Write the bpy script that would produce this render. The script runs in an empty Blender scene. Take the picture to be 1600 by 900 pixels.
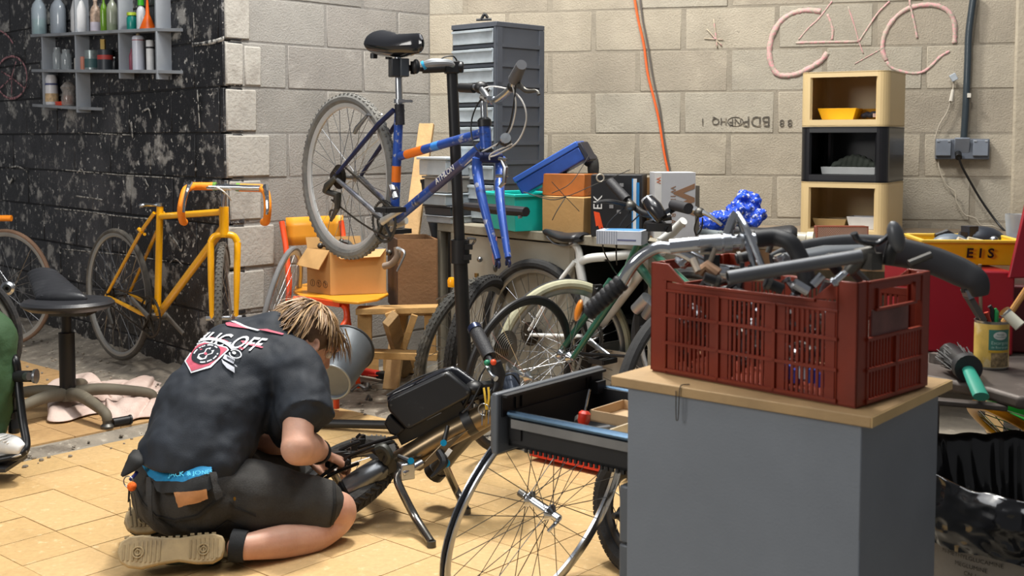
import bpy, bmesh, math, random
from mathutils import Vector as V, Matrix, Euler, noise
from mathutils.bvhtree import BVHTree
rnd = random.Random(11)
PI = math.pi
SC = bpy.context.scene
COL = SC.collection
# ------------------------------------------------------------ camera, world, lights, exposure
HC = 1.18; TH = math.atan(.065); FP = 1800.0; CX, CY = 800.0, 332.0
cam_d = bpy.data.cameras.new('camera'); cam = bpy.data.objects.new('camera', cam_d); COL.objects.link(cam)
cam_d.sensor_width = 36; cam_d.lens = FP / 1600 * 36; cam_d.shift_y = -(450 - CY) / 1600
cam.location = (0, 0, HC); cam.rotation_euler = (PI / 2 - TH, 0, 0)
cam_d.clip_start = .05; cam_d.clip_end = 100
cam_d.dof.use_dof = True; cam_d.dof.focus_distance = 3.9; cam_d.dof.aperture_fstop = 7.0
SC.camera = cam
SC.view_settings.view_transform = 'Standard'; SC.view_settings.look = 'None'
SC.view_settings.gamma = 1; SC.view_settings.use_curve_mapping = False
SC.view_settings.exposure = -0.20
W = bpy.data.worlds.new('world'); SC.world = W; W.use_nodes = True
W.node_tree.nodes['Background'].inputs[0].default_value = (.95, .96, 1, 1)
W.node_tree.nodes['Background'].inputs[1].default_value = .20
def area(name, loc, aim, size, power, col=(1, 1, 1), sy=None):
    d = bpy.data.lights.new(name, 'AREA'); d.energy = power; d.color = col; d.size = size
    if sy: d.shape = 'RECTANGLE'; d.size_y = sy
    o = bpy.data.objects.new(name, d); COL.objects.link(o); o.location = loc
    o.rotation_euler = (V(aim) - V(loc)).to_track_quat('-Z', 'Y').to_euler(); return o
area('ceiling_skylight', (-.35, 4.6, 4.2), (-.5, 3.9, 0), .5, 235, (1, .96, .88))
area('overhead_fill', (-.2, 3.0, 4.8), (-.1, 3.6, 0), 3.6, 190, (.96, .98, 1))  # broad soft fill added overhead, not a known roof window
area('daylight_fill', (-3.6, .6, 2.6), (-.6, 5.0, .6), 1.6, 105, (1, .97, .92))  # fill from camera left, its opening unseen and assumed
area('shop_lamp', (.9, 3.4, 3.6), (1.5, 5.8, .9), .35, 42, (1, .95, .86))

# ------------------------------------------------------------ pixel measuring helpers
_s, _c = math.sin(TH), math.cos(TH)
CO = V((0, 0, HC))
def ray(u, v):
    a = (u - CX) / FP; b = (CY - v) / FP
    return V((a, _c + b * _s, -_s + b * _c))
def py(u, v, Y): d = ray(u, v); return CO + d * (Y / d.y)
def pz(u, v, z=0.0): d = ray(u, v); return CO + d * ((z - HC) / d.z)
def pp(u, v, P, n):
    d = ray(u, v); return CO + d * ((V(P) - CO).dot(V(n)) / d.dot(V(n)))
def proj(p):
    q = V(p) - CO; z = q.y * _c - q.z * _s; h = q.y * _s + q.z * _c
    return CX + FP * q.x / z, CY - FP * h / z, z

# ------------------------------------------------------------ materials
def lin(c):
    if isinstance(c, str): c = [int(c[i:i + 2], 16) / 255 for i in (0, 2, 4)]
    return [(x / 12.92 if x <= .04045 else ((x + .055) / 1.055) ** 2.4) for x in c] + [1]
_mc = {}
def M(c, rough=.5, metal=0, var=.12, sc=9, bump=0, bsc=60, wear=None, coat=0, trans=0, alpha=1, world=False, emit=0, sss=0, det=4):
    key = (str(c), rough, metal, var, sc, bump, bsc, str(wear), coat, trans, alpha, world, emit, sss)
    if key in _mc: return _mc[key]
    m = bpy.data.materials.new('mat'); m.use_nodes = True; N = m.node_tree; b = N.nodes['Principled BSDF']; L = N.links.new
    b.inputs['Roughness'].default_value = rough; b.inputs['Metallic'].default_value = metal
    b.inputs['Coat Weight'].default_value = coat; b.inputs['Transmission Weight'].default_value = trans
    b.inputs['Alpha'].default_value = alpha
    if sss: b.inputs['Subsurface Weight'].default_value = sss; b.inputs['Subsurface Radius'].default_value = (.02, .008, .004)
    lc = lin(c)
    if trans > .5: b.inputs['Base Color'].default_value = lc; _mc[key] = m; return m
    tc = N.nodes.new('ShaderNodeTexCoord') if not world else N.nodes.new('ShaderNodeNewGeometry')
    co = tc.outputs['Object'] if not world else tc.outputs['Position']
    def nz(s, d=4, r=.6):
        n = N.nodes.new('ShaderNodeTexNoise'); n.inputs['Scale'].default_value = s; n.inputs['Detail'].default_value = d
        n.inputs['Roughness'].default_value = r; L(co, n.inputs['Vector']); return n.outputs[0]
    def ramp(src, a, z, ca=(0, 0, 0, 1), cz=(1, 1, 1, 1)):
        r = N.nodes.new('ShaderNodeValToRGB'); e = r.color_ramp.elements; e[0].position = a; e[1].position = z
        e[0].color = ca; e[1].color = cz; L(src, r.inputs[0]); return r.outputs[0]
    out = ramp(nz(sc, det), .3, .7, [x * (1 - var) for x in lc[:3]] + [1], [min(1, x * (1 + var)) for x in lc[:3]] + [1])
    for w in (wear or []):
        wc, ws, a, z, k = w
        mx = N.nodes.new('ShaderNodeMix'); mx.data_type = 'RGBA'
        f = ramp(nz(ws, 6, .65), a, z, (0, 0, 0, 1), (k, k, k, 1))
        L(f, mx.inputs[0]); L(out, mx.inputs[6]); mx.inputs[7].default_value = lin(wc); out = mx.outputs[2]
    L(out, b.inputs['Base Color'])
    if emit: L(out, b.inputs['Emission Color']); b.inputs['Emission Strength'].default_value = emit
    if bump:
        bp = N.nodes.new('ShaderNodeBump'); bp.inputs['Strength'].default_value = min(1, bump); bp.inputs['Distance'].default_value = .004
        L(nz(bsc, 5), bp.inputs['Height']); L(bp.outputs[0], b.inputs['Normal'])
    _mc[key] = m; return m

# ------------------------------------------------------------ mesh builder
def frame(axis, up=None):
    z = V(axis).normalized(); u = V(up) if up is not None else (V((0, 0, 1)) if abs(z.z) < .95 else V((1, 0, 0)))
    x = u.cross(z).normalized(); y = z.cross(x); return Matrix((x, y, z)).transposed()
def cr(pts, n=6, closed=False):
    P = [V(p) for p in pts]; out = []; N = len(P)
    for i in range(N if closed else N - 1):
        a, b, c, d = [P[j % N] if closed else P[max(0, min(N - 1, j))] for j in (i - 1, i, i + 1, i + 2)]
        for k in range(n):
            t = k / n; out.append(.5 * ((2 * b) + (c - a) * t + (2 * a - 5 * b + 4 * c - d) * t * t + (3 * b - a - 3 * c + d) * t ** 3))
    if not closed: out.append(P[-1])
    return out
def lerpl(vals, n):
    out = []
    for i in range(n):
        t = i / (n - 1) * (len(vals) - 1); k = min(int(t), len(vals) - 2); out.append(vals[k] + (vals[k + 1] - vals[k]) * (t - k))
    return out
class MB:
    def __init__(s): s.v = []; s.f = []; s.m = []; s.cm = 0
    def add(s, vs, fs):
        o = len(s.v); s.v += [V(p) for p in vs]; s.f += [[i + o for i in f] for f in fs]; s.m += [s.cm] * len(fs); return s
    def box(s, c, d, rz=0, rot=None):
        R = rot if rot is not None else Matrix.Rotation(rz, 3, 'Z'); c = V(c); d = V(d) / 2
        vs = [c + R @ V((x * d.x, y * d.y, z * d.z)) for x in (-1, 1) for y in (-1, 1) for z in (-1, 1)]
        return s.add(vs, [(0, 1, 3, 2), (4, 6, 7, 5), (0, 4, 5, 1), (2, 3, 7, 6), (0, 2, 6, 4), (1, 5, 7, 3)])
    def beam(s, p, q, w, h=None, up=None):
        p, q = V(p), V(q); return s.box((p + q) / 2, (w, h or w, (q - p).length), rot=frame(q - p, up))
    def tube(s, pts, r, n=10, closed=False, cap=True, flat=1, up=None):
        P = [V(p) for p in pts]; K = len(P); rs = r if isinstance(r, (list, tuple)) else [r] * K
        if len(rs) != K: rs = lerpl(list(rs), K)
        T = []
        for i in range(K):
            a = P[(i - 1) % K] if closed else P[max(0, i - 1)]; b = P[(i + 1) % K] if closed else P[min(K - 1, i + 1)]
            t = (b - a); T.append(t.normalized() if t.length > 1e-9 else V((0, 0, 1)))
        x = frame(T[0], up).col[0]; vs = []
        for i in range(K):
            x = (x - T[i] * x.dot(T[i])).normalized(); y = T[i].cross(x)
            for k in range(n):
                a = 2 * PI * k / n; vs.append(P[i] + (x * math.cos(a) + y * math.sin(a) * flat) * rs[i])
        fs = []
        for i in range(K if closed else K - 1):
            j = (i + 1) % K
            for k in range(n): fs.append((i * n + k, i * n + (k + 1) % n, j * n + (k + 1) % n, j * n + k))
        if cap and not closed: fs += [tuple(range(n - 1, -1, -1)), tuple(range((K - 1) * n, K * n))]
        return s.add(vs, fs)
    def pipe(s, p, q, ro, ri, n=16):
        R = frame(V(q) - V(p)); L = (V(q) - V(p)).length
        return s.lathe([(ri, 0), (ro, 0), (ro, L), (ri, L), (ri, 0)], p, R, n)
    def lathe(s, prof, o=(0, 0, 0), R=None, n=20, sx=1, sy=1):
        R = R if R is not None else Matrix.Identity(3); o = V(o); vs = []; fs = []; K = len(prof)
        for (r, z) in prof:
            for k in range(n):
                a = 2 * PI * k / n; vs.append(o + R @ V((r * math.cos(a) * sx, r * math.sin(a) * sy, z)))
        for i in range(K - 1):
            for k in range(n): fs.append((i * n + k, i * n + (k + 1) % n, (i + 1) * n + (k + 1) % n, (i + 1) * n + k))
        if prof[0][0] > 1e-4 and prof[0] != prof[-1]: fs.append(tuple(range(n - 1, -1, -1)))
        if prof[-1][0] > 1e-4 and prof[0] != prof[-1]: fs.append(tuple(range((K - 1) * n, K * n)))
        return s.add(vs, fs)
    def ring(s, c, ax, Rr, r, n=48, m=8, rz=None, a0=0, a1=2 * PI):
        F = frame(ax); c = V(c); vs = []; fs = []; full = abs(a1 - a0 - 2 * PI) < 1e-6; N = n if full else n + 1
        for i in range(N):
            a = a0 + (a1 - a0) * i / n; d = F @ V((math.cos(a), math.sin(a), 0)); z = F.col[2]
            for k in range(m):
                b = 2 * PI * k / m; vs.append(c + d * (Rr + r * math.cos(b)) + z * ((rz or r) * math.sin(b)))
        for i in range(n):
            j = (i + 1) % N
            for k in range(m): fs.append((i * m + k, j * m + k, j * m + (k + 1) % m, i * m + (k + 1) % m))
        return s.add(vs, fs)
    def ball(s, c, r, rot=None, n=16, m=10):
        if not isinstance(r, (tuple, list, V)): r = (r, r, r)
        R = rot if rot is not None else Matrix.Identity(3); c = V(c)
        vs = [c + R @ V((0, 0, r[2]))]; fs = []
        for i in range(1, m):
            t = PI * i / m
            for k in range(n):
                a = 2 * PI * k / n; vs.append(c + R @ V((r[0] * math.sin(t) * math.cos(a), r[1] * math.sin(t) * math.sin(a), r[2] * math.cos(t))))
        vs.append(c - R @ V((0, 0, r[2])))
        for k in range(n): fs.append((0, 1 + k, 1 + (k + 1) % n)); b = 1 + (m - 2) * n; fs.append((b + (k + 1) % n, b + k, len(vs) - 1))
        for i in range(m - 2):
            for k in range(n): a = 1 + i * n; fs.append((a + k, a + n + k, a + n + (k + 1) % n, a + (k + 1) % n))
        return s.add(vs, fs)
    def prism(s, poly, d, o=(0, 0, 0), R=None):
        R = R if R is not None else Matrix.Identity(3); o = V(o); n = len(poly)
        vs = [o + R @ V((x, y, 0)) for x, y in poly] + [o + R @ V((x, y, d)) for x, y in poly]
        return s.add(vs, [tuple(range(n - 1, -1, -1)), tuple(range(n, 2 * n))] + [(i, (i + 1) % n, n + (i + 1) % n, n + i) for i in range(n)])
    def grid(s, fn, nu, nv, closeu=False):
        vs = [fn(i / (nu if closeu else nu - 1), j / (nv - 1)) for i in range(nu) for j in range(nv)]; fs = []
        for i in range(nu if closeu else nu - 1):
            for j in range(nv - 1): a = i * nv + j; b = ((i + 1) % nu) * nv + j; fs.append((a, b, b + 1, a + 1))
        return s.add(vs, fs)
    def mesh(s, inv=None, sharp=35):
        me = bpy.data.meshes.new('m'); vs = [inv @ p for p in s.v] if inv is not None else s.v
        me.from_pydata([tuple(p) for p in vs], [], s.f); me.update()
        me.polygons.foreach_set('use_smooth', [True] * len(me.polygons)); me.set_sharp_from_angle(angle=math.radians(sharp))
        if any(s.m): me.polygons.foreach_set('material_index', s.m)
        return me
def solidn(me):
    bm = bmesh.new(); bm.from_mesh(me); bmesh.ops.recalc_face_normals(bm, faces=bm.faces); bm.to_mesh(me); bm.free()
def mkobj(name, mb, mat, parent=None, inv=None, bevel=0, mods=(), kind=None, label=None, solid=0):
    me = mb if isinstance(mb, bpy.types.Mesh) else mb.mesh(inv)
    if not isinstance(mb, bpy.types.Mesh): solidn(me)
    for m in (mat if isinstance(mat, (list, tuple)) else [mat]): me.materials.append(m)
    me.name = name; o = bpy.data.objects.new(name, me); COL.objects.link(o)
    if parent is not None: o.parent = parent
    if solid: md = o.modifiers.new('t', 'SOLIDIFY'); md.thickness = solid; md.offset = 0
    if bevel: md = o.modifiers.new('b', 'BEVEL'); md.width = bevel; md.segments = 2; md.limit_method = 'ANGLE'; md.angle_limit = .7
    for t, kw in mods:
        md = o.modifiers.new(t.lower(), t)
        for k, v in kw.items(): setattr(md, k, v)
    if kind: o['kind'] = kind
    if label: o['label'] = label
    return o
class T:
    def __init__(s, name, label, cat, loc=(0, 0, 0), rz=0, group=None, rot=None):
        o = bpy.data.objects.new(name, None); COL.objects.link(o); o.empty_display_size = .05
        m = (Matrix.Rotation(rz, 4, 'Z') if rot is None else rot.to_4x4()); m.translation = V(loc); o.matrix_world = m
        o['label'] = label; o['category'] = cat
        if group: o['group'] = group
        s.o = o; s.m = m; s.inv = m.inverted()
    def p(s, name, mb, mat, parent=None, world=False, **k):      # a part (or sub-part, with parent)
        return mkobj(name, mb, mat, parent or s.o, s.inv if world else None, **k)
    def w(s, name, mb, mat, parent=None, **k): return s.p(name, mb, mat, parent, True, **k)
def solo(name, label, cat, mb, mat, loc=(0, 0, 0), rz=0, group=None, world=False, **k):
    m = Matrix.Rotation(rz, 4, 'Z'); m.translation = V(loc)
    o = mkobj(name, mb, mat, None, m.inverted() if world else None, **k); o.matrix_world = m
    o['label'] = label; o['category'] = cat
    if group: o['group'] = group
    return o
def struct(name, mb, mat, parent=None, **k):
    o = mkobj(name, mb, mat, parent, **k)
    if parent is None: o['kind'] = 'structure'
    return o
def dup(root, loc=None, rz=None, label=None, m=None):
    r = root.copy(); COL.objects.link(r)
    if m is not None: r.matrix_world = m
    else:
        mm = Matrix.Rotation(rz or 0, 4, 'Z'); mm.translation = V(loc); r.matrix_world = mm
    if label: r['label'] = label
    for c in root.children:
        d = c.copy(); COL.objects.link(d); d.parent = r
        for g in c.children: h = g.copy(); COL.objects.link(h); h.parent = d
    return r
def textmesh(s, size, R, o, depth=.0008, sub=False, align='CENTER', spacing=1, bold=0):
    cu = bpy.data.curves.new('t', 'FONT'); cu.body = s; cu.size = size; cu.align_x = align; cu.align_y = 'CENTER'; cu.extrude = depth; cu.space_character = spacing; cu.resolution_u = 3; cu.offset = bold
    ob = bpy.data.objects.new('t', cu); COL.objects.link(ob); dg = bpy.context.evaluated_depsgraph_get()
    me = bpy.data.meshes.new_from_object(ob.evaluated_get(dg)); bpy.data.objects.remove(ob)
    me.transform(Matrix.Translation(V(o)) @ R.to_4x4()); me.materials.clear(); return me
def lettering(s, size, R, o, mat, parent, inv=None, name='lettering', **k):
    me = textmesh(s, size, R, o, **k)
    if inv is not None: me.transform(inv)
    return mkobj(name, me, mat, parent)
def basis(x, z):     # x = reading direction, z = facing normal
    z = V(z).normalized(); x = V(x); x = (x - z * x.dot(z)).normalized(); return Matrix((x, z.cross(x), z)).transposed()
# ------------------------------------------------------------ the room
C3 = V((-.44, 6.2, 0)); DB = V((.966, -.259, 0)).normalized()          # back wall, running right
C1 = V((-1.308, 5.254, 0)); DG = (C3 - C1).normalized(); LG = (C3 - C1).length
DK = V((-.682, .731, 0)).normalized()                                   # black wall, running left
NB = V((DB.y, -DB.x, 0)); NG = V((DG.y, -DG.x, 0)); NK = V((DK.y, -DK.x, 0)) * -1
if NB.y > 0: NB = -NB
if NG.x < 0: NG = -NG
if NK.y > 0: NK = -NK
m_mortB = M('8c8476', .95, var=.14, sc=9, bump=.8, bsc=90, world=True)
m_mortG = M('817e7a', .95, var=.14, sc=9, bump=.8, bsc=90, world=True)
m_mortK = M('19191b', .7, var=.3, sc=10, bump=.8, bsc=70, world=True, wear=[('77746f', 9, .58, .68, .8)])
blkB = [M(c, .95, var=.12, sc=5, bump=1, bsc=130, world=True, wear=[('8d8473', 2.3, .56, .74, .45), ('57534c', 42, .68, .74, .7), ('c5bba8', 3.1, .58, .8, .5)]) for c in ('a09787', '9a9182', 'a69d8d', 'a19a8c')]
blkG = [M(c, .95, var=.12, sc=5, bump=1, bsc=130, world=True, wear=[('84807a', 2.5, .55, .75, .45), ('55524e', 45, .68, .74, .7), ('c4c0ba', 3.6, .6, .8, .5)]) for c in ('918e89', '8a8782', '97938d', '8e8a85')]
blkK = [M(c, .42, var=.35, sc=4, bump=1, bsc=80, world=True, wear=[('4c4b4e', 1.5, .48, .72, .85), ('a9a6a0', 5, .57, .64, .85), ('8d8a86', 14, .58, .64, .8), ('d0cdc6', 30, .62, .66, .9)]) for c in ('17171a', '1c1c20', '131316')]
m_conc = M('a89e8c', .95, var=.15, sc=3, bump=1, bsc=60, world=True, wear=[('7c7363', 1.7, .5, .7, .5), ('4d4a45', 30, .70, .74, .7)])
_bm = {}
def block_mesh(L, D, H):
    k = (round(L, 3), round(H, 3))
    if k not in _bm: _bm[k] = MB().box((0, 0, 0), (L, D, H)); _bm[k] = _bm[k].mesh(); solidn(_bm[k])
    return _bm[k]
def wall(name, P, D, N, L, ztop, mortar, mats, BL, off, proud=.004, tm=0, gx=.006, tb=0):
    w = struct(name, MB().box(P + D * ((L + tm) / 2) - N * .1008 + V((0, 0, ztop / 2 - .05)), (L - tm, .2, ztop + .1), math.atan2(D.y, D.x)), mortar)
    row = 0; z = -.06; rz = math.atan2(D.y, D.x)
    while z < ztop - .05:
        t = -off if row % 2 else -off - BL / 2
        while t < L:
            a, b = max(t + gx, tb), min(t + BL, L) - gx
            if b - a > .03:
                c = P + D * ((a + b) / 2) + V((0, 0, z + .105)) + N * (proud - .05 + rnd.uniform(-.0015, .0015))
                me = block_mesh(b - a, .1, .201)
                base = rnd.choice(mats); key = (me.name, base.name)
                if key not in _bm: m2 = me.copy(); m2.materials.append(base); _bm[key] = m2
                o = bpy.data.objects.new('block', _bm[key]); COL.objects.link(o); o.parent = w
                o.location = c; o.rotation_euler = (rnd.uniform(-.004, .004), rnd.uniform(-.004, .004), rz + rnd.uniform(-.003, .003))
                if proj(c)[1] > -90: md = o.modifiers.new('b', 'BEVEL'); md.width = .0025; md.segments = 1
            t += BL
        z += .21; row += 1
    return w
wb = wall('wall_back', C3, DB, NB, 3.15, 2.2, m_mortB, blkB, .46, .26, proud=.0012, gx=.012)
wg = wall('wall_left', C1, DG, NG, LG, 2.2, m_mortG, blkG, .47, .12, proud=.0015, tm=.04, gx=.008, tb=.006)
wk = wall('wall_black', C1, DK, NK, 3.6, 2.2, m_mortK, blkK, .47, .2, proud=.004, gx=.004, tm=.035)
# concrete column at the right end of the back wall
pc = C3 + DB * 3.15
pil = struct('wall_column', MB().box(C3 + DB * 3.35 - NB * .10 + V((0, 0, 1.1)), (.9, .23, 2.3), math.atan2(DB.y, DB.x)), m_conc, bevel=.01)
pil.location = (0, 0, 0)
# lime-smeared render on the left corner of the grey wall
mq = M('a4a099', .95, var=.1, sc=7, bump=1, bsc=60, world=True, wear=[('8d8881', 5, .5, .65, .8)])
for i, (a, b, z0, z1, pr) in enumerate([(0, .10, 1.42, 1.61, .012), (.11, .2, 1.42, 1.6, .008), (0, .17, 1.21, 1.40, .010), (.0, .24, 1.0, 1.19, .012), (0, .14, 1.63, 1.9, .010), (.02, .19, .8, .98, .008), (0, .26, .58, .77, .01), (0, .2, .38, .56, .008)]):
    o = mkobj('render_patch', MB().box(C1 + DG * ((max(a, .008) + b) / 2) + NG * (pr * .55 - .012) + V((0, 0, (z0 + z1) / 2)), (b - max(a, .008), .03, z1 - z0), math.atan2(DG.y, DG.x)), mq, wg, bevel=.006)
# concrete step block low on the grey wall
# ---- floor
E1 = V((.656, .755, 0)).normalized(); E2 = V((-E1.y, E1.x, 0))
m_dust = M('8d8578', .95, var=.2, sc=4, bump=1, bsc=50, world=True, wear=[('6b635a', 2.2, .5, .7, .7), ('b5ab9c', 9, .6, .7, .7)])
fl = struct('floor', MB().box((.2, 4.4, -.06), (8.5, 7.4, .1)), m_dust)
tileF = [M(c, .55, var=.10, sc=55, bump=.25, bsc=120, world=True, det=6, wear=[('8f6f3e', 1.9, .56, .78, .45), ('e3cfa4', 28, .58, .7, .55)]) for c in ('c8a672', 'caa876', 'c4a26f')]
tileR = [M(c, .6, var=.12, sc=40, bump=.25, bsc=100, world=True, det=6, wear=[('8a6a42', 1.4, .5, .75, .6), ('c9ad80', 12, .6, .7, .4)]) for c in ('bd9868', 'b99466', 'c19d6d')]
p0 = pz(87, 829.6); A0 = p0.dot(E1) % .2; B0 = p0.dot(E2) % .2
tm = MB().box((0, 0, -.009), (.1972, .1972, .018)); tme = tm.mesh(); solidn(tme)
cells = []
for i in range(-20, 60):
    for j in range(0, 60):
        a = A0 + i * .2 + .1; b = B0 + j * .2 + .1; c = E1 * a + E2 * b
        if c.y < 1.6 or c.y > 6.6: continue
        u, v, z = proj(c)
        if not (-90 < u < 1690 and v < 1010): continue
        front = b < 3.98 and a < 3.25
        rear = b > 4.2 and a < 3.1 and (c - C1).dot(NK) > .34
        if u > 1010 and v > 600: front = False
        if not (front or rear): continue
        if 1000 > u > 0 and v < 1000 or True: cells.append((v, c, front, u))
cells.sort(key=lambda t: -t[0]); tz = math.atan2(E1.y, E1.x); rest = MB(); _tm = {}
vis = [t for t in cells if -12 < t[3] < 985 and t[0] < 925]
hid = [t for t in cells if not (-12 < t[3] < 985 and t[0] < 925)]
for k, (v, c, front, u) in enumerate(vis):
    dz = rnd.uniform(-.0012, .0008)
    if k < 300:
        m = rnd.choice(tileF if front else tileR)
        if m.name not in _tm: x = tme.copy(); x.materials.append(m); _tm[m.name] = x
        o = bpy.data.objects.new('tile', _tm[m.name]); COL.objects.link(o); o.parent = fl; o.location = c + V((0, 0, dz + (.0 if front else -.002))); o.rotation_euler = (0, 0, tz + rnd.uniform(-.003, .003))
    else: hid.append((v, c, front, u))
for (v, c, front, u) in hid:
    rest.cm = 0 if front else 1; rest.box(c + V((0, 0, -.009 + rnd.uniform(-.001, .0008))), (.1972, .1972, .018), tz)
mkobj('tile_field', rest, [tileF[0], tileR[0]], fl, kind='stuff')
# groove of broken concrete between the two tile fields, and rubble bank along the black wall
m_rub = M('8b8275', .98, var=.25, sc=12, bump=1, bsc=50, world=True, wear=[('5b5148', 8, .5, .65, .8), ('b7ae9f', 24, .58, .66, .8)])
def nzh(p, s=9): return noise.noise(V((p.x * s, p.y * s, 0))) * .5 + noise.noise(V((p.x * s * 3, p.y * s * 3, 3))) * .3
def gro(a, b):
    p = E1 * (-.6 + 3.7 * a) + E2 * (3.94 + .30 * b); return V((p.x, p.y, -.018 + .03 * max(0, 1 - abs(b - .75) * 4) + .018 * nzh(p, 14)))
mkobj('broken_concrete_strip', MB().grid(gro, 150, 14), m_rub, fl)
def gro2(a, b):
    p = E1 * (3.2 + .5 * b) + E2 * (4.2 - 3.4 * a); return V((p.x, p.y, -.02 + .02 * math.sin(PI * b) + .016 * nzh(p, 14)))
mkobj('broken_concrete_edge', MB().grid(gro2, 130, 16), m_rub, fl)
def bank(a, b):
    p = C1 + DK * (-.15 + 3.5 * a) + NK * (.0 + (.46 + .1 * math.sin(a * 11)) * b); return V((p.x, p.y, .075 * (1 - b) ** 1.3 - .012 + .03 * (1 - b) * nzh(p, 9) + .010 * nzh(p, 25)))
mkobj('rubble_bank', MB().grid(bank, 150, 20), m_rub, fl)
st = MB()
for k in range(420):
    if k < 150: p = C1 + DK * rnd.uniform(-.1, 3) + NK * abs(rnd.gauss(.25, .14)); z = .03
    elif k < 260: p = E1 * rnd.uniform(-.3, 3.1) + E2 * rnd.uniform(3.98, 4.2); z = 0
    elif k < 340: p = E1 * rnd.uniform(3.15, 3.7) + E2 * rnd.uniform(.8, 4); z = 0
    else: p = V((rnd.uniform(-1, .3), rnd.uniform(4.6, 5.7), 0)); z = 0
    s = rnd.uniform(.003, .010); st.ball((p.x, p.y, z + s * .3), (s, s * rnd.uniform(.6, 1.4), s * .7), Matrix.Rotation(rnd.random() * 6, 3, 'Z'), 5, 4)
mkobj('gravel', st, M('857c70', .95, var=.35, sc=6, world=True), fl, kind='stuff')
# ---- chalk and stencil marks
m_chalk = M('cf979a', .95, var=.1, sc=40, bump=.5, world=True, wear=[('a9a192', 70, .40, .56, .95)])
m_chalkK = M('b98489', .95, var=.1, sc=40, world=True, wear=[('1c1c20', 40, .45, .58, 1)])
def wpt(u, v, P, N, off=.008): q = pp(u, v, P + N * off, N); return q
def chalk(name, strokes, P, N, mat, parent, w=.012, off=.004):
    mb = MB()
    for st_ in strokes:
        ww = w
        if isinstance(st_[0], (int, float)): ww, st_ = st_[0], st_[1:]
        pts = cr([wpt(u, v, P, N, off) for u, v in st_], 5)
        vs = []; K = len(pts)
        for i in range(K):
            t = (pts[min(K - 1, i + 1)] - pts[max(0, i - 1)]).normalized(); q = t.cross(N).normalized() * ww / 2 * rnd.uniform(.8, 1.1); vs += [pts[i] + q, pts[i] - q]
        mb.add(vs, [(2 * i, 2 * i + 1, 2 * i + 3, 2 * i + 2) for i in range(K - 1)])
    return mkobj(name, mb, mat, parent, solid=.0008)
chalk('chalk_bicycle_drawing', [
    (.026, (1283, 18), (1262, 16), (1240, 20), (1220, 33), (1207, 55), (1202, 80), (1206, 103), (1217, 117), (1240, 117), (1262, 108), (1283, 95), (1293, 82)),
    (.012, (1293, 22), (1301, 45), (1300, 62)), (.012, (1243, 67), (1280, 66), (1342, 65)), (.009, (1342, 65), (1355, 45), (1372, 20), (1390, 2)),
    (.006, (1325, 10), (1335, 40), (1342, 65), (1349, 84)), (.007, (1248, 62), (1262, 45), (1280, 28), (1300, 2)),
    (.022, (1385, 95), (1379, 78), (1382, 55), (1395, 32), (1415, 15), (1440, 8), (1465, 9), (1483, 19), (1491, 35), (1492, 52), (1491, 68)),
    (.014, (1385, 96), (1395, 107), (1420, 114), (1440, 113), (1455, 103), (1470, 88), (1484, 80)), (.010, (1421, 0), (1425, 20), (1430, 42), (1433, 60)), (.005, (1335, 100), (1362, 85), (1380, 75))],
    C3, NB, m_chalk, wb)
chalk('chalk_star', [(.006, (1115, 30), (1121, 75)), (.006, (1100, 60), (1130, 62)), (.006, (1104, 45), (1128, 72))], C3, NB, M('cf9a9c', .95, var=.1, world=True, wear=[('b0a48f', 50, .40, .5, 1)]), wb)
m_ink = M('4b463f', .9, world=True, wear=[('8e8473', 40, .5, .6, .8)])
RB = basis(-DB, NB); RB.col[1] = -RB.col[1]; RB = Matrix((V(-DB), V((0, 0, -1)), NB)).transposed()
for s, u, v, h in (('BDP', 1182, 189, .075), ('NF', 1149, 190, .05), ('HQ', 1124, 189, .05), ('8 8', 1228, 192, .05), ('1', 1098, 190, .05)):
    lettering(s, h, RB, wpt(u, v, C3, NB, .005), m_ink, wb, name='stencil_lettering')
chalk('stencil_oval', [(.004, *[(1149 + 12 * math.cos(a), 190 + 7 * math.sin(a)) for a in [k * PI / 8 for k in range(17)]])], C3, NB, m_ink, wb)
chalk('chalk_wheel_drawing', [(.014, *[(18 + 24 * math.cos(a), 121 + 33 * math.sin(a)) for a in [k * PI / 8 for k in range(17)]]),
    (.010, (18, 121), (25, 96)), (.010, (18, 121), (38, 138)), (.010, (18, 121), (0, 138)), (.010, (18, 121), (18, 155)), (.010, (18, 121), (2, 112)), (.012, (0, 48), (12, 56), (20, 68))], C1, NK, m_chalkK, wk, off=.014)
m_scr = M('bcb9b2', .9, var=.15, world=True, wear=[('2a2a2c', 35, .45, .58, 1)])
chalk('white_scribble', [(.006, (96, 265), (140, 269), (200, 274), (270, 278)), (.007, (85, 326), (130, 330), (180, 337), (232, 342)), (.008, (118, 306), (160, 312)), (.006, (98, 389), (150, 394), (200, 399), (260, 408)),
    (.010, (15, 262), (28, 260), (42, 268)), (.02, (10, 275), (14, 285), (20, 278)), (.012, (222, 175), (232, 170), (236, 185)), (.012, (262, 365), (275, 378), (283, 392), (285, 372)), (.008, (265, 410), (275, 405), (285, 415)), (.012, (226, 280), (232, 292)),
    (.01, (120, 270), (127, 264), (132, 272)), (.007, (258, 290), (262, 298), (260, 312)), (.006, (130, 207), (160, 209), (205, 211)), (.015, (205, 190), (207, 215)), (.02, (300, 70), (330, 66), (350, 60)), (.01, (302, 20), (304, 60)), (.012, (308, 140), (312, 200))], C1, NK, m_scr, wk, off=.013)
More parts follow.
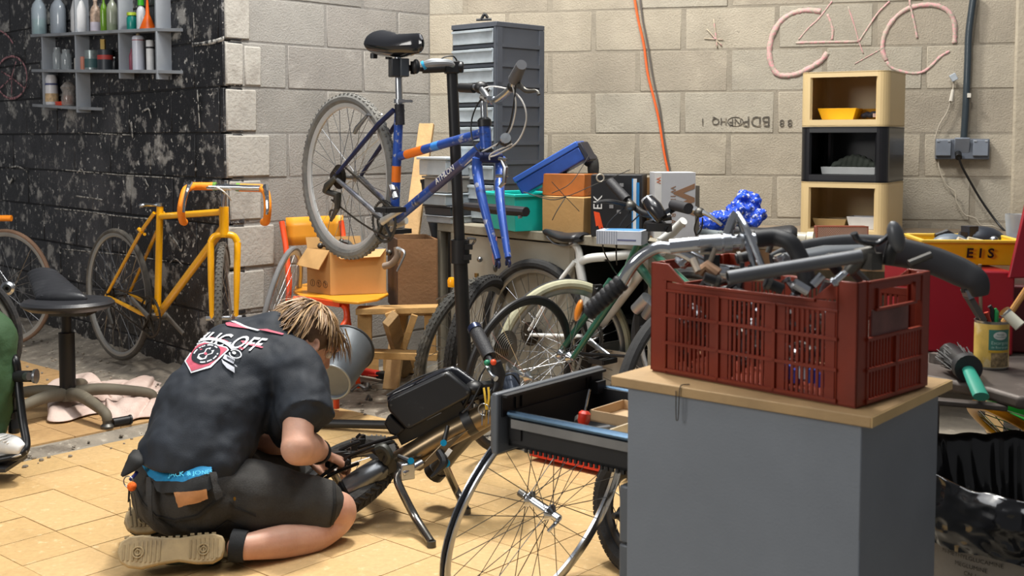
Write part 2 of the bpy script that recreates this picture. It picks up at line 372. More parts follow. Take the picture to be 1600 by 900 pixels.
# ------------------------------------------------------------ foreground: pedestal, worktop, crate
m_greyF = M('7f858d', .5, .1, var=.06, sc=5, bump=.15, bsc=200, wear=[('4b4d52', 3.2, .68, .72, .5)])
m_greyD = M('63676c', .45, .2, var=.06, sc=7, wear=[('8d9094', 20, .7, .74, .4)])
m_dark = M('1b1b1d', .5, var=.2); m_blk = M('141416', .45, var=.2); m_rub2 = M('1e1e20', .75, var=.2, bump=.4)
m_chr = M('c9ccd1', .14, 1, var=.05); m_steel = M('9a9ca0', .32, 1, var=.12); m_alu = M('b9bcc0', .3, 1, var=.08); m_iron = M('5a5854', .45, .8, var=.25)
m_wood = M('b49468', .6, var=.2, sc=6, bump=.3, bsc=60, wear=[('8a6a40', 3, .55, .75, .5)])
m_woodP = M('c2a170', .65, var=.15, sc=7, bump=.3, wear=[('8f6d42', 4, .55, .7, .5)])
K = .80                                            # size of the pedestal, crate and goods relative to first measurements
_MB0 = MB
class MB(_MB0):
    def box(s, c, d, rz=0, rot=None): return _MB0.box(s, c, [x * K for x in d], rz, rot)
    def tube(s, pts, r, n=10, **k): return _MB0.tube(s, pts, [x * K for x in r] if isinstance(r, (list, tuple)) else r * K, n, **k)
    def lathe(s, prof, o=(0, 0, 0), R=None, n=20, **k): return _MB0.lathe(s, [(a * K, b * K) for a, b in prof], o, R, n, **k)
    def pipe(s, p, q, ro, ri, n=16): 
        L = (V(q) - V(p)).length / K; return s.lathe([(ri, 0), (ro, 0), (ro, L), (ri, L), (ri, 0)], p, frame(V(q) - V(p)), n)
    def ball(s, c, r, *a, **k): return _MB0.ball(s, c, [x * K for x in r] if isinstance(r, (list, tuple)) else r * K, *a, **k)
    def prism(s, poly, d, o=(0, 0, 0), R=None): return _MB0.prism(s, [(a * K, b * K) for a, b in poly], d * K, o, R)
d1 = V((-.77, .638, 0)).normalized(); d2 = V((.638, .77, 0)).normalized(); P0 = V((.588, 1.864, 0)); PR = math.atan2(d1.y, d1.x)
def ped(a, b, z): return P0 + (d1 * a + d2 * b) * K + V((0, 0, .724 + (z - .61) * K))
BT = .61; BZ = .724                                          # top of the board
tp = T('drawer_pedestal', 'grey metal drawer pedestal with its top drawer pulled out, under the wooden board', 'pedestal', ped(.31, .23, -.295), PR)
def lbox(mb, a0, a1, b0, b1, z0, z1):             # box in pedestal axes, world placed
    return mb.box(ped((a0 + a1) / 2, (b0 + b1) / 2, (z0 + z1) / 2), (abs(a1 - a0), abs(b1 - b0), abs(z1 - z0)), PR)
mb = MB(); lbox(mb, .02, .60, .005, .455, -.27, .345); lbox(mb, .02, .60, .005, .010, .34, .585); lbox(mb, .02, .60, .450, .455, .34, .585); lbox(mb, .02, .035, .008, .452, .34, .585); lbox(mb, .02, .60, .005, .455, .580, .586)
tp.w('body', mb, m_greyF, bevel=.003)
for z0, z1 in ((.20, .340), (.03, .195), (-.26, .025)):
    d = tp.w('drawer_front', lbox(MB(), .60, .63, .015, .455, z0, z1), m_greyD, bevel=.004)
    tp.w('handle_lip', lbox(MB(), .63, .637, .05, .42, z1 - .02, z1 - .008), m_dark, d)
od = tp.w('open_drawer', lbox(lbox(MB(), 1.0, 1.022, -.005, .475, .352, .513), 1.02, 1.03, .0, .47, .36, .505), m_greyD, bevel=.004)
mb = MB(); lbox(mb, .995, 1.0, .01, .46, .45, .506); lbox(mb, .98, .998, .01, .46, .502, .509)
tp.w('inner_lip', mb, m_dark, od)
mb = MB(); lbox(mb, .52, .995, .035, .043, .37, .462); lbox(mb, .52, .995, .42, .428, .37, .462); lbox(mb, .52, .995, .035, .428, .37, .378); lbox(mb, .987, .995, .035, .428, .37, .462)
tp.w('tray', mb, m_dark, od)
mb = MB()
for b in (.026, .436): mb.tube([ped(.45, b, .458), ped(.985, b, .458)], .010, 10)
tp.w('rail', mb, M('5f7890', .22, .95, var=.1), od)
mb = MB(); lbox(mb, .5, .97, .014, .022, .425, .448); lbox(mb, .5, .97, .438, .446, .425, .448)
tp.w('slide', mb, m_steel, od)
mb = MB()
for k in range(26): lbox(mb, .53 + k * .016, .538 + k * .016, .030, .036, .362, .372)
for a, b in ((.994, .06), (.994, .085), (.994, .38), (.994, .40)): lbox(mb, .990, .9935, b, b + .006, .465, .495)
for a in (.97, .95): lbox(mb, a, a + .02, .03, .06, .39, .45)
for a in (.97, .96): lbox(mb, a, a + .02, .39, .43, .45, .485)
tp.w('bracket', mb, m_blk, od)
for z in (.016,):
    for a in (.07, .55):
        for b in (.06, .41): tp.w('foot', MB().lathe([(.0, -.016), (.022, -.016), (.022, .006), (0, .006)], ped(a, b, -.275), n=12), m_blk)
# drawer contents
def rod(mb, p, q, r, n=8): return mb.tube([p, q], r, n)
dz_ = .415
for k, (a0, a1, b0, b1, c) in enumerate([(.56, .72, .06, .20, 'd8c9ae'), (.74, .88, .24, .40, 'b99c78'), (.56, .73, .24, .40, 'e0d6c2')]):
    t = T('sorting_tray', ['pale plastic sorting tray in the open drawer nearest the pedestal', 'brown plastic sorting tray at the far middle of the open drawer', 'cream sorting tray against the far rail of the open drawer'][k], 'tray', ped((a0 + a1) / 2, (b0 + b1) / 2, dz_), PR, 'sorting trays in the drawer')
    mb = MB(); lbox(mb, a0, a1, b0, b1, dz_, dz_ + .004)
    for x in ((a0, a0 + .004, b0, b1), (a1 - .004, a1, b0, b1), (a0, a1, b0, b0 + .004), (a0, a1, b1 - .004, b1)): lbox(mb, *x, dz_, dz_ + .03)
    t.w('shell', mb, M(c, .5))
SD = pz(911, 664, .724 + (dz_ + .03 - .61) * K)
t = T('screwdriver', 'screwdriver with a red ball handle standing in the open drawer', 'screwdriver', SD)
t.w('handle', MB().lathe([(.0, 0), (.012, .0), (.016, .01), (.016, .03), (.010, .036), (0, .037)], SD, frame(V((.15, .1, 1))), 14), M('d8371f', .35, coat=.4))
t.w('shaft', rod(MB(), SD + V((.003, .002, .026)), SD + V((.014, .009, .072)), .0028), m_chr)
for k, (a, b, l, an, r) in enumerate([(.62, .12, .07, .3, .009), (.60, .11, .05, 1.2, .012), (.58, .075, .09, -.3, .006), (.57, .16, .06, .8, .01), (.64, .14, .05, 2, .008), (.80, .10, .08, .5, .007), (.86, .16, .05, 1.5, .011), (.90, .09, .06, -.5, .008)]):
    p = ped(a, b, dz_ + .055 if k < 5 else dz_ + .012); q = p + V((math.cos(an), math.sin(an), .05 if k < 5 else 0)).normalized() * l * K
    solo('socket_bit', ['short dark socket nearest the screwdriver in the open drawer', 'wide steel socket beside the screwdriver in the drawer', 'long dark bit crossing the drawer rail side', 'steel bit leaning on the pale tray in the drawer', 'dark bit between the sockets and the pedestal', 'thin steel bit lying flat on the drawer floor', 'dark socket lying flat in the middle of the drawer', 'steel socket lying flat nearest the drawer front'][k], 'tool', MB().pipe(p, q, r, r * .55, 10), [m_iron, m_steel][k % 2], p, group='socket bits in the drawer', world=True)
# board
mb = MB(); lbox(mb, -.005, .64, -.008, .468, .5865, BT)
wt = T('worktop', 'pale wooden board lying on the grey drawer pedestal', 'worktop', ped(.31, .23, .5865), PR)
wt.w('board', mb, m_wood, bevel=.002)
wt.w('edge_strip', lbox(MB(), -.0075, -.005, -.008, .468, .588, BT - .001), M('c8a974', .5, var=.1))
pts = cr([ped(.44, .02, BT + .002), ped(.445, -.008, BT + .003), ped(.447, -.012, BT - .02), ped(.449, -.012, BT - .07), ped(.452, -.012, BT - .078), ped(.455, -.012, BT - .07), ped(.456, -.012, BT - .01)], 4)
solo('wire_loop', 'thin dark wire loop hanging over the edge of the wooden board', 'wire', MB().tube(pts, .0013, 5), m_iron, pts[0], world=True)
# ---- crate
c1 = V((-.69, .723, 0)).normalized(); c2 = V((c1.y, -c1.x, 0)); CP = V((.5776, 1.909, BZ)); CL, CW, CH = .556, .318, .268; CR = math.atan2(c1.y, c1.x)
def cb(a, b, z): return CP + (c1 * a + c2 * b + V((0, 0, z))) * K
def cbox(mb, a0, a1, b0, b1, z0, z1): return mb.box(cb((a0 + a1) / 2, (b0 + b1) / 2, (z0 + z1) / 2), (abs(a1 - a0), abs(b1 - b0), abs(z1 - z0)), CR)
m_red = M('7c2609', .42, var=.08, sc=14, bump=.1, wear=[('55302a', 3, .5, .75, .5)])
ct = T('plastic_crate', 'brown-red slatted plastic crate full of bicycle parts on the wooden board', 'crate', cb(CL / 2, CW / 2, 0), CR)
ct.w('base', cbox(MB(), 0.004, CL - .004, .004, CW - .004, 0.001, .008), m_red)
for a in (0, CL):
    for b in (0, CW):
        sa = 1 if a == 0 else -1; sb = 1 if b == 0 else -1
        mb = MB(); cbox(mb, a, a + sa * .050, b, b + sb * .006, .004, CH); cbox(mb, a, a + sa * .006, b, b + sb * .042, .004, CH)
        cbox(mb, a + sa * .046, a + sa * .050, b - sb * .003, b + sb * .014, .004, CH); cbox(mb, a - sa * .003, a + sa * .014, b + sb * .038, b + sb * .042, .004, CH)
        # sloping gusset from the corner down to the lower rim
        R = Matrix((c1 * sa, V((0, 0, 1)), (c1 * sa).cross(V((0, 0, 1))))).transposed()
        mb.prism([(.04, CH - .04), (.04, CH), (.055, CH), (.11, CH - .045)], .004 * 1, cb(a, b + (sb * .001), 0), R)
        ct.w('corner_post', mb, m_red, bevel=.0015)
cols = [.05, .202, .354, CL - .05]; cols = [.05, .05 + (CL - .1) / 3, .05 + 2 * (CL - .1) / 3, CL - .05]
rows = [.012, .078, .144, .205]
def longside(b0, b1):
    sg = -1 if b0 == 0 else 1; e = b0 if b0 == 0 else b1
    rim = cbox(MB(), .045, CL - .045, b0, b1, .205, CH - .045 + .0); cbox(rim, .045, CL - .045, e - .004 * (sg < 0) - 0, e + .004 * (sg > 0), .200, .206)
    cbox(rim, .10, CL - .10, e - .006 * (sg < 0), e + .006 * (sg > 0), CH - .050, CH - .043)
    ct.w('rim', rim, m_red, bevel=.001)
    for z in rows[:3]: ct.w('rib', cbox(MB(), .045, CL - .045, e - .006 if sg < 0 else b0, b1 if sg < 0 else e + .006, z - .004, z + .003), m_red)
    for a in cols[1:3]: ct.w('rib', cbox(MB(), a - .004, a + .004, e - .006 if sg < 0 else b0, b1 if sg < 0 else e + .006, .008, .205), m_red)
    for i in range(3):
        for j in range(3):
            a0, a1 = cols[i], cols[i + 1]; w = a1 - a0
            ct.w('side_panel', cbox(cbox(MB(), a0 + .003, a0 + .026, b0, b1, rows[j], rows[j + 1]), a1 - .026, a1 - .003, b0, b1, rows[j], rows[j + 1]), m_red)
            for k in range(8):
                x = a0 + .026 + (w - .052) * (k + .5) / 8
                ct.w('slat', cbox(MB(), x - .0032, x + .0032, b0, b1, rows[j], rows[j + 1]), m_red)
longside(0, .004); longside(CW - .004, CW)
def shortside(a0, a1):
    near = a0 == 0; e0, e1 = (a0 - .006, a1) if near else (a0, a1 + .006)
    rim = cbox(MB(), a0, a1, .04, .075, .205, CH); cbox(rim, a0, a1, CW - .075, CW - .04, .205, CH); cbox(rim, a0, a1, .07, CW - .07, .245, CH); cbox(rim, e0, e1, .04, CW - .04, CH - .006, CH); cbox(rim, e0, e1, .075, .08, .205, .25); cbox(rim, e0, e1, CW - .08, CW - .075, .205, .25); cbox(rim, e0, e1, .07, CW - .07, .201, .207)
    ct.w('rim', rim, m_red, bevel=.001)
    ct.w('label_panel', cbox(MB(), a0, a1, .06, CW - .10, .146, .203), M('6b4540', .6, var=.3, sc=20))
    for z in rows[:3]: ct.w('rib', cbox(MB(), e0, e1, .035, CW - .035, z - .004, z + .003), m_red)
    for b in (CW / 2,): ct.w('rib', cbox(MB(), e0, e1, b - .004, b + .004, .008, .144), m_red)
    for j in range(2):
        for i in range(2):
            b0 = .042 + i * (CW / 2 - .042); w = CW / 2 - .042
            for k in range(9):
                x = b0 + w * (k + .5) / 9; ct.w('slat', cbox(MB(), a0, a1, x - .003, x + .003, rows[j], rows[j + 1]), m_red)
shortside(0, .004); shortside(CL - .004, CL)
# ---- crate contents: bars, stems, levers
def thing1(name, label, cat, build, group=None):
    parts = build(); loc = parts[0][1].v[0].copy(); t = T(name, label, cat, loc, 0, group)
    for n, mb, m in parts: t.w(n, mb, m)
    return t
def pY(u, v, Y): return py(u, v, Y * K)
hb = cr([pY(900, 490, 2.62), pY(945, 455, 2.60), pY(990, 410, 2.58), pY(1025, 391, 2.57), pY(1060, 392, 2.55), pY(1090, 407, 2.52), pY(1130, 422, 2.5), pY(1200, 430, 2.52)], 6)
def b_():
    d = (hb[3] - hb[0]).normalized(); A = pY(917, 490, 2.62); B = pY(973, 440, 2.60); q = MB()
    q.tube([A + (B - A) * k / 24 for k in range(25)], [.0205 if k % 3 else .0185 for k in range(25)], 14)
    rf = MB().ball(pY(904, 485, 2.62), (.009, .019, .026), Matrix.Rotation(.25, 3, 'Y'), 14, 8)
    bar = cr([B, pY(990, 412, 2.58), pY(1012, 394, 2.57), pY(1035, 386, 2.56), pY(1065, 393, 2.54), pY(1095, 409, 2.52), pY(1140, 428, 2.5), pY(1205, 432, 2.5)], 7)
    return [('bar', MB().tube(bar, .0135, 16), m_chr), ('grip', q, M('1d1d20', .6, bump=.6, bsc=200)), ('reflector', rf, M('f08a10', .2, coat=.8, emit=0))]
thing1('handlebar', 'chrome swept handlebar with black grip and orange end reflector over the crate edge', 'handlebar', b_)
def b_():
    st = cr([pY(1052, 384, 2.50), pY(1090, 380, 2.5), pY(1130, 379, 2.5)], 4)
    bar = MB().tube(cr([pY(1048, 385, 2.52), pY(1100, 380, 2.5), pY(1140, 378, 2.5), pY(1185, 374, 2.5)], 5), .0165, 16)
    g = cr([pY(1180, 374, 2.5), pY(1210, 371, 2.5), pY(1233, 378, 2.48), pY(1247, 397, 2.47), pY(1258, 425, 2.46), pY(1262, 450, 2.46)], 6)
    bk = MB()
    bk.tube(cr([pY(1132, 378, 2.5), pY(1140, 358, 2.5), pY(1146, 342, 2.5), pY(1152, 334, 2.5)], 4), [.012, .011, .011, .012], 10)
    bk.tube(cr([pY(1152, 334, 2.5), pY(1165, 355, 2.47), pY(1180, 390, 2.44), pY(1192, 420, 2.42)], 4), .0075, 8); bk.tube(cr([pY(1152, 334, 2.5), pY(1160, 360, 2.5), pY(1172, 395, 2.47), pY(1178, 420, 2.45)], 4), .0065, 8)
    cl = MB(); cl.pipe(pY(1092, 381, 2.5), pY(1126, 379, 2.5), .0195, .0166, 16); cl.pipe(pY(1130, 379, 2.5), pY(1142, 378, 2.5), .0215, .0166, 16); cl.pipe(pY(1156, 377, 2.5), pY(1160, 377, 2.5), .019, .0166)
    return [('bar', bar, m_chr), ('grip', MB().tube(g, .019, 14), M('1f1f22', .55)), ('bracket', bk, m_chr), ('clamp', cl, m_alu)]
thing1('handlebar', 'thick polished handlebar with triangular stem bracket and bent black grip atop the crate', 'handlebar', b_)
def b_():
    A = pY(1137, 434, 2.32); B = pY(1345, 400, 2.34)
    return [('bar', MB().pipe(A, B, .0142, .011, 18), M('6d6e70', .45, .8, var=.15)), ]
thing1('handlebar', 'straight matt grey tube with an open end lying across the front of the crate', 'tube', b_)
def b_():
    p = cr([pY(1350, 395, 2.40), pY(1372, 405, 2.39), pY(1385, 395, 2.38), pY(1395, 372, 2.37), pY(1402, 360, 2.37)], 6)
    hd = MB().ball(pY(1400, 370, 2.36), (.017, .020, .034), Matrix.Rotation(-.25, 3, 'Y'), 16, 10)
    lv = MB().tube(cr([pY(1334, 364, 2.38), pY(1340, 374, 2.38), pY(1356, 380, 2.37), pY(1372, 380, 2.37), pY(1388, 368, 2.37)], 5), [.012, .011, .009, .009, .010], 12, flat=.6)
    hood = MB().tube(cr([pY(1388, 410, 2.38), pY(1392, 392, 2.37), pY(1400, 374, 2.37), pY(1406, 362, 2.37)], 5), [.012, .013, .015, .010], 12)
    body = MB().tube([pY(1325, 425, 2.4), pY(1345, 400, 2.39), pY(1368, 392, 2.38)], [.012, .02, .013], 12); body.box(pY(1362, 408, 2.38), (.03, .03, .035), .5)
    bolt = MB().tube([pY(1320, 428, 2.4), pY(1340, 408, 2.39)], .008, 10)
    return [('lever', lv, M('2a2b2e', .25, .6, coat=.5)), ('hood', hood, m_blk), ('cap', hd, M('55575a', .4, .3)), ('body', body, m_iron), ('bolt', bolt, m_chr)]
thing1('brake_lever', 'black brake lever with a grey oval hood sticking up at the crate\'s near corner', 'brake lever', b_)
def b_():
    pts = cr([pY(1205, 408, 2.78), pY(1250, 396, 2.8), pY(1320, 388, 2.8), pY(1390, 392, 2.78), pY(1450, 405, 2.75), pY(1500, 425, 2.72), pY(1525, 440, 2.7), pY(1532, 462, 2.7)], 6)
    return [('shell', MB().tube(pts, [.018, .03, .034, .036, .034, .034, .030, .018], 18, flat=.45, up=(0, 1, 0)), M('2c2d30', .55, var=.15))]
thing1('mudguard', 'long black plastic mudguard reaching out of the back of the crate to the right', 'mudguard', b_)
def b_():
    p = MB().tube([pY(1225, 405, 2.68), pY(1290, 395, 2.72), pY(1345, 392, 2.75)], [.028, .035, .03], 14, flat=.5)
    return [('shell', p, M('6e7276', .4, .3, var=.1))]
thing1('light_bracket', 'flat grey bracket behind the tube on top of the crate', 'bracket', b_)
def b_():
    a = MB().tube([pY(1110, 408, 2.45), pY(1118, 388, 2.45)], .0055, 8); a.tube([pY(1083, 405, 2.46), pY(1092, 425, 2.44)], .009, 8)
    b = MB().tube([pY(1095, 425, 2.45), pY(1105, 415, 2.44), pY(1122, 428, 2.43)], [.014, .012, .013], 10)
    return [('jaw', b, M('8a6d56', .5, .7, var=.3)), ('pin', a, M('94897c', .4, .8, var=.2))]
thing1('cantilever_brake', 'rusty cantilever brake lying beside the chrome handlebar in the crate', 'brake', b_)
def b_():
    a = MB().tube([pY(1118, 422, 2.5), pY(1175, 428, 2.5)], .0145, 14)
    b = MB(); b.box(pY(1112, 416, 2.48), (.02, .03, .05), .5); b.box(pY(1150, 422, 2.47), (.02, .02, .012), .5)
    for u, v in ((1160, 410), (1172, 414)): b.tube([pY(u, v + 12, 2.46), pY(u, v, 2.46)], .005, 8)
    return [('quill', a, m_chr), ('clamp', b, M('37383a', .4, .7))]
thing1('handlebar_stem', 'chrome quill stem with a dark clamp behind the grey tube in the crate', 'stem', b_)
for k, (u, v, Y, u2, v2, r, c, lb) in enumerate([
    (1200, 395, 2.6, 1207, 376, .007, 0, 'short steel bolt with a black collar behind the crate grip'), (1240, 442, 2.4, 1262, 455, .011, 1, 'blue tinted chrome stub under the grey tube'),
    (1270, 446, 2.42, 1285, 430, .01, 1, 'small chrome stub near the middle of the crate'), (1330, 420, 2.5, 1352, 442, .012, 0, 'black rod end at the near right of the crate'), (1420, 412, 2.52, 1455, 398, .008, 0, 'bent red-edged rod at the right end of the crate')]):
    solo('metal_rod', lb, 'rod', MB().tube([pY(u, v, Y), pY(u2, v2, Y)], r, 10), [m_iron, m_chr][c], pY(u, v, Y), world=True, group='small rods in the crate')
for k, (u, v, Y, u2, v2, r, c, lb) in enumerate([
    (1060, 414, 2.62, 1078, 398, .013, 1, 'chrome stub behind the left corner of the crate'), (1150, 405, 2.62, 1178, 398, .012, 0, 'dark clamp body under the triangular stem bracket'), (1215, 398, 2.66, 1226, 424, .010, 1, 'bright stub behind the bent black grip'),
    (1290, 400, 2.55, 1310, 424, .012, 0, 'dark block between the grey tube and the long mudguard'), (1300, 444, 2.36, 1318, 428, .008, 1, 'thin chrome pin left of the brake lever body'), (1125, 440, 2.42, 1100, 432, .010, 0, 'rusty rod end below the cantilever brake'), (1195, 440, 2.46, 1222, 452, .012, 0, 'black sleeve under the open end of the grey tube')]):
    t = T('stem_part', lb, 'bicycle part', pY(u, v, Y), 0, 'loose parts on top of the crate'); a, b = pY(u, v, Y), pY(u2, v2, Y); t.w('barrel', MB().tube([a, b], r, 12), [m_dark, m_chr][c]); t.w('collar', MB().tube([a + (b - a) * .1, a + (b - a) * .3], r * 1.35, 12), [m_iron, m_alu][c])
# hidden bulk inside the crate: brake calipers, levers and bits, each its own thing
for k in range(70):
    a = rnd.uniform(.03, CL - .03); b = rnd.choice([rnd.uniform(.018, .05), rnd.uniform(.05, CW - .03)]); z = rnd.uniform(.015, .235)
    p = cb(a, b, z); an = rnd.random() * 6; l = rnd.uniform(.025, .07); d = c1 * math.cos(an) * .8 + V((0, 0, math.sin(an))) + c2 * rnd.uniform(-.1, .2)
    q = p + d * l; q.z = min(max(q.z, BZ + .012), BZ + .19); la = (q - CP).dot(c1); lb_ = (q - CP).dot(c2)
    q += c1 * (min(max(la, .02), CL * K - .02) - la) + c2 * (min(max(lb_, .018), CW * K - .02) - lb_)
    mb = MB().tube(cr([p, (p + q) / 2 + V((0, 0, .008)), q], 3), [.006, .009, .005], 7); mb.lathe([(0, 0), (.012, 0), (.012, .008), (.004, .009), (.004, .018), (0, .018)], p, frame(d), 10)
    solo('brake_part', 'small metal brake part lying inside the slatted crate', 'brake part', mb, rnd.choice([m_iron, m_steel, m_dark, m_dark, M('2b2a2a', .5, .5)]), p, world=True, group='brake parts inside the crate')
for k in range(6):
    p = cb(.10 + .02 * k, .022, .03 + .006 * (k % 3))
    solo('blue_bottle_cap', 'blue and white plastic cap behind the lower crate slats', 'cap', MB().lathe([(0, 0), (.011, 0), (.011, .03), (0, .031)], p, n=12), M(['2b4fc0', '2b66c8', 'd5dbe6'][k % 3], .3), p, world=True, group='blue caps in the crate')

MB = _MB0
# ------------------------------------------------------------ wheels and bicycles
m_tire = M('242426', .8, var=.2, bump=.5, bsc=120, wear=[('5b564e', 7, .5, .72, .6)]); m_tireD = M('4b4843', .85, var=.2, bump=.5, bsc=120, wear=[('7e776c', 6, .5, .7, .6)])
m_spoke = M('a8a9ab', .3, 1); m_rimA = M('b4b5b6', .35, .9, var=.1, wear=[('77736c', 5, .55, .75, .5)]); m_hub = M('a7a49d', .35, .9, var=.2)
m_cable = M('1a1a1c', .5); m_greyc = M('c8c6c2', .5); m_chain = M('4b443c', .5, .8, var=.3)
def wheel(t, c, ax, R=.335, tr=.018, mt=m_tire, mr=m_rimA, mh=m_hub, ns=32, part=True, cas=0, rimw=.011, tyre=True, knob=0, hubw=.05, phase=0, ms=m_spoke, rs=.0013, qr=True):
    c = V(c); ax = V(ax).normalized(); F = frame(ax); x, y, z = F.col
    rr = R - (2 * tr if tyre else rimw) - (.004 if tyre else 0)
    rim = MB()
    K = 64; prof = [(-.010, rimw), (-.010, -rimw * .2), (-.004, -rimw), (.004, -rimw), (.010, -rimw * .2), (.010, rimw), (.007, rimw), (.007, 0), (-.007, 0), (-.007, rimw)]
    vs = []; n = len(prof)
    for i in range(K):
        a = 2 * PI * i / K; d = x * math.cos(a) + y * math.sin(a)
        for (w, q) in prof: vs.append(c + d * (rr + q) + z * w)
    rim.add(vs, [(i * n + k, ((i + 1) % K) * n + k, ((i + 1) % K) * n + (k + 1) % n, i * n + (k + 1) % n) for i in range(K) for k in range(n)])
    w = t.w('wheel', rim, mr) if part else None
    if not part: t.w('rim', rim, mr)
    if tyre:
        tm = MB().ring(c, ax, R - tr, tr, 64, 10)
        if knob:
            for i in range(72):
                a = 2 * PI * i / 72
                for q in (-.6, .0, .6):
                    aa = a + (.04 if q == 0 else 0); d = x * math.cos(aa) + y * math.sin(aa); tm.box(c + d * (R - tr + tr * math.cos(q) * .93) + z * tr * math.sin(q) * .93, (.008, .011, .0065), rot=Matrix((z, d.cross(z), d)).transposed())
        t.w('tyre', tm, mt, w)
    hb = MB().lathe([(.005, -hubw - .014), (.009, -hubw - .012), (.009, -hubw), (.022, -hubw * .72), (.022, -hubw * .66), (.012, -hubw * .5), (.012, hubw * .5), (.022, hubw * .66), (.022, hubw * .72), (.009, hubw), (.009, hubw + .012), (.005, hubw + .014)], c, F, 14)
    t.w('hub', hb, mh, w)
    sp = MB()
    for i in range(ns):
        a = 2 * PI * i / ns + phase; sd = 1 if i % 2 else -1; b = a + (.55 if (i // 2) % 2 else -.55)
        p = c + (x * math.cos(b) + y * math.sin(b)) * .021 + z * sd * hubw * .69; q = c + (x * math.cos(a) + y * math.sin(a)) * (rr - rimw * .7)
        sp.tube([p, q], rs, 4, cap=False)
    t.w('spokes', sp, ms, w, kind='stuff')
    if cas:
        cs = MB(); sd = cas / abs(cas)
        for k in range(7): cs.lathe([(.010, 0), (.050 * (1 - k * .085) , 0), (.050 * (1 - k * .085), .0022), (.010, .0022)], c + z * sd * (hubw * .72 + .003 + k * .0045), F, 26)
        t.w('cassette', cs, m_chain, w)
    return w
def saddle(t, c, f, up, L=.25, W_=.15, H=.05, mat=m_blk, name='saddle'):
    c = V(c); f = V(f).normalized(); up = V(up).normalized(); s = f.cross(up)
    def fn(u, v):
        a = v * 2 * PI; k = u
        w = W_ / 2 * (.16 + .84 * max(0, 1 - (k * 1.15) ** 1.6)) * (math.sin(min(1, (k + .02) * 9) * PI / 2) ** .5) * (math.sin(min(1, (1.0 - k + .01) * 12) * PI / 2) ** .5)
        h = H / 2 * (1.0 - .35 * k) * (math.sin(min(1, (k + .02) * 9) * PI / 2) ** .5) * (math.sin(min(1, (1 - k + .01) * 12) * PI / 2) ** .5)
        z = math.sin(a); z = z if z > 0 else z * .75
        return c + f * (k - .45) * L + s * math.cos(a) * w + up * (z * h + .012 * abs(k - .45) * 2 - .01)
    sd = t.w(name, MB().grid(fn, 22, 21), mat, mods=(('SUBSURF', dict(levels=1, render_levels=1)),))
    r = MB()
    for q in (-1, 1): r.tube(cr([c - f * .36 * L + s * .045 * q - up * .018, c - f * .1 * L + s * .022 * q - up * .038, c + f * .2 * L + s * .02 * q - up * .036, c + f * .42 * L + s * .01 * q - up * .012], 4), .0035, 6)
    t.w('saddle_rail', r, m_steel, sd); return sd
def crankset(t, c, n, ang, R=.09, L=.17, mat=m_steel, pedal=True, sides=(1, -1), off=.045, x=None, far=True, mring=m_iron):
    # c BB centre, n = drive side normal, x = forward in plane
    c = V(c); n = V(n).normalized(); x = V(x).normalized(); up = n.cross(x) if n.cross(x).z > 0 else -n.cross(x)
    t.w('bottom_bracket', MB().tube([c - n * .036, c + n * .036], .02, 14), mat)
    F = Matrix((x, n.cross(x), n)).transposed()
    r = MB().ring(c + n * (off - .008), n, R, .004, 44, 6)
    for i in range(44):
        a = 2 * PI * i / 44; d = x * math.cos(a) + (n.cross(x)) * math.sin(a); r.box(c + n * (off - .008) + d * (R + .005), (.006, .006, .003), rot=Matrix((d, n.cross(d), n)).transposed())
    r.ring(c + n * (off - .018), n, R * .78, .004, 36, 6)
    for k in range(5):
        a = ang + k * 2 * PI / 5; d = x * math.cos(a) + up * math.sin(a); r.beam(c + n * (off - .006), c + d * (R - .003) + n * (off - .008), .012, .006)
    t.w('chainring', r, mring)
    for sd in (1, -1):
        if sd == -1 and not far: continue
        a = ang if sd == 1 else ang + PI; d = x * math.cos(a) + up * math.sin(a); p = c + n * sd * off; q = p + d * L + n * sd * .012
        t.w('crank_arm', MB().tube([p, p + (q - p) * .5, q], [.016, .011, .012], 12, flat=.7, up=n), mat)
        if pedal:
            pc = q + n * sd * .055; pb = MB()
            for e in (-1, 1): pb.beam(pc + x * .032 * e - n * .042, pc + x * .032 * e + n * .042, .012, .018)
            for e in (-1, 1): pb.beam(pc - x * .034 + n * .04 * e, pc + x * .034 + n * .04 * e, .010, .018)
            pd = t.w('pedal', pb, m_dark); t.w('spindle', MB().tube([q - n * sd * .01, pc + n * sd * .04], .008, 8), m_iron, pd)
class Plane:
    def __init__(s, P, D, lean=0):
        s.P = V(P); s.D = V(D); s.D.z = 0; s.D.normalize(); s.n = V((s.D.y, -s.D.x, 0))
        if s.n.y > 0: s.n = -s.n                                  # towards the camera
        s.n = (s.n + V((0, 0, lean))).normalized(); s.up = s.n.cross(s.D); s.up = s.up if s.up.z > 0 else -s.up
    def __call__(s, u, v, off=0): return pp(u, v, s.P + s.n * off, s.n)
def stays(t, name, top, axle, n, r, mat, wt_=.02, wa=.062):
    for sd in (-1, 1):
        a = top + n * sd * wt_; b = axle + n * sd * wa; t.w(name, MB().tube([a, a + (b - a) * .2 + n * sd * .012, b], [r, r, r * .75], 10), mat)
def frametube(t, name, a, b, r, mat, r2=None): return t.w(name, MB().tube([a, b], [r, r2 or r], 14), mat)

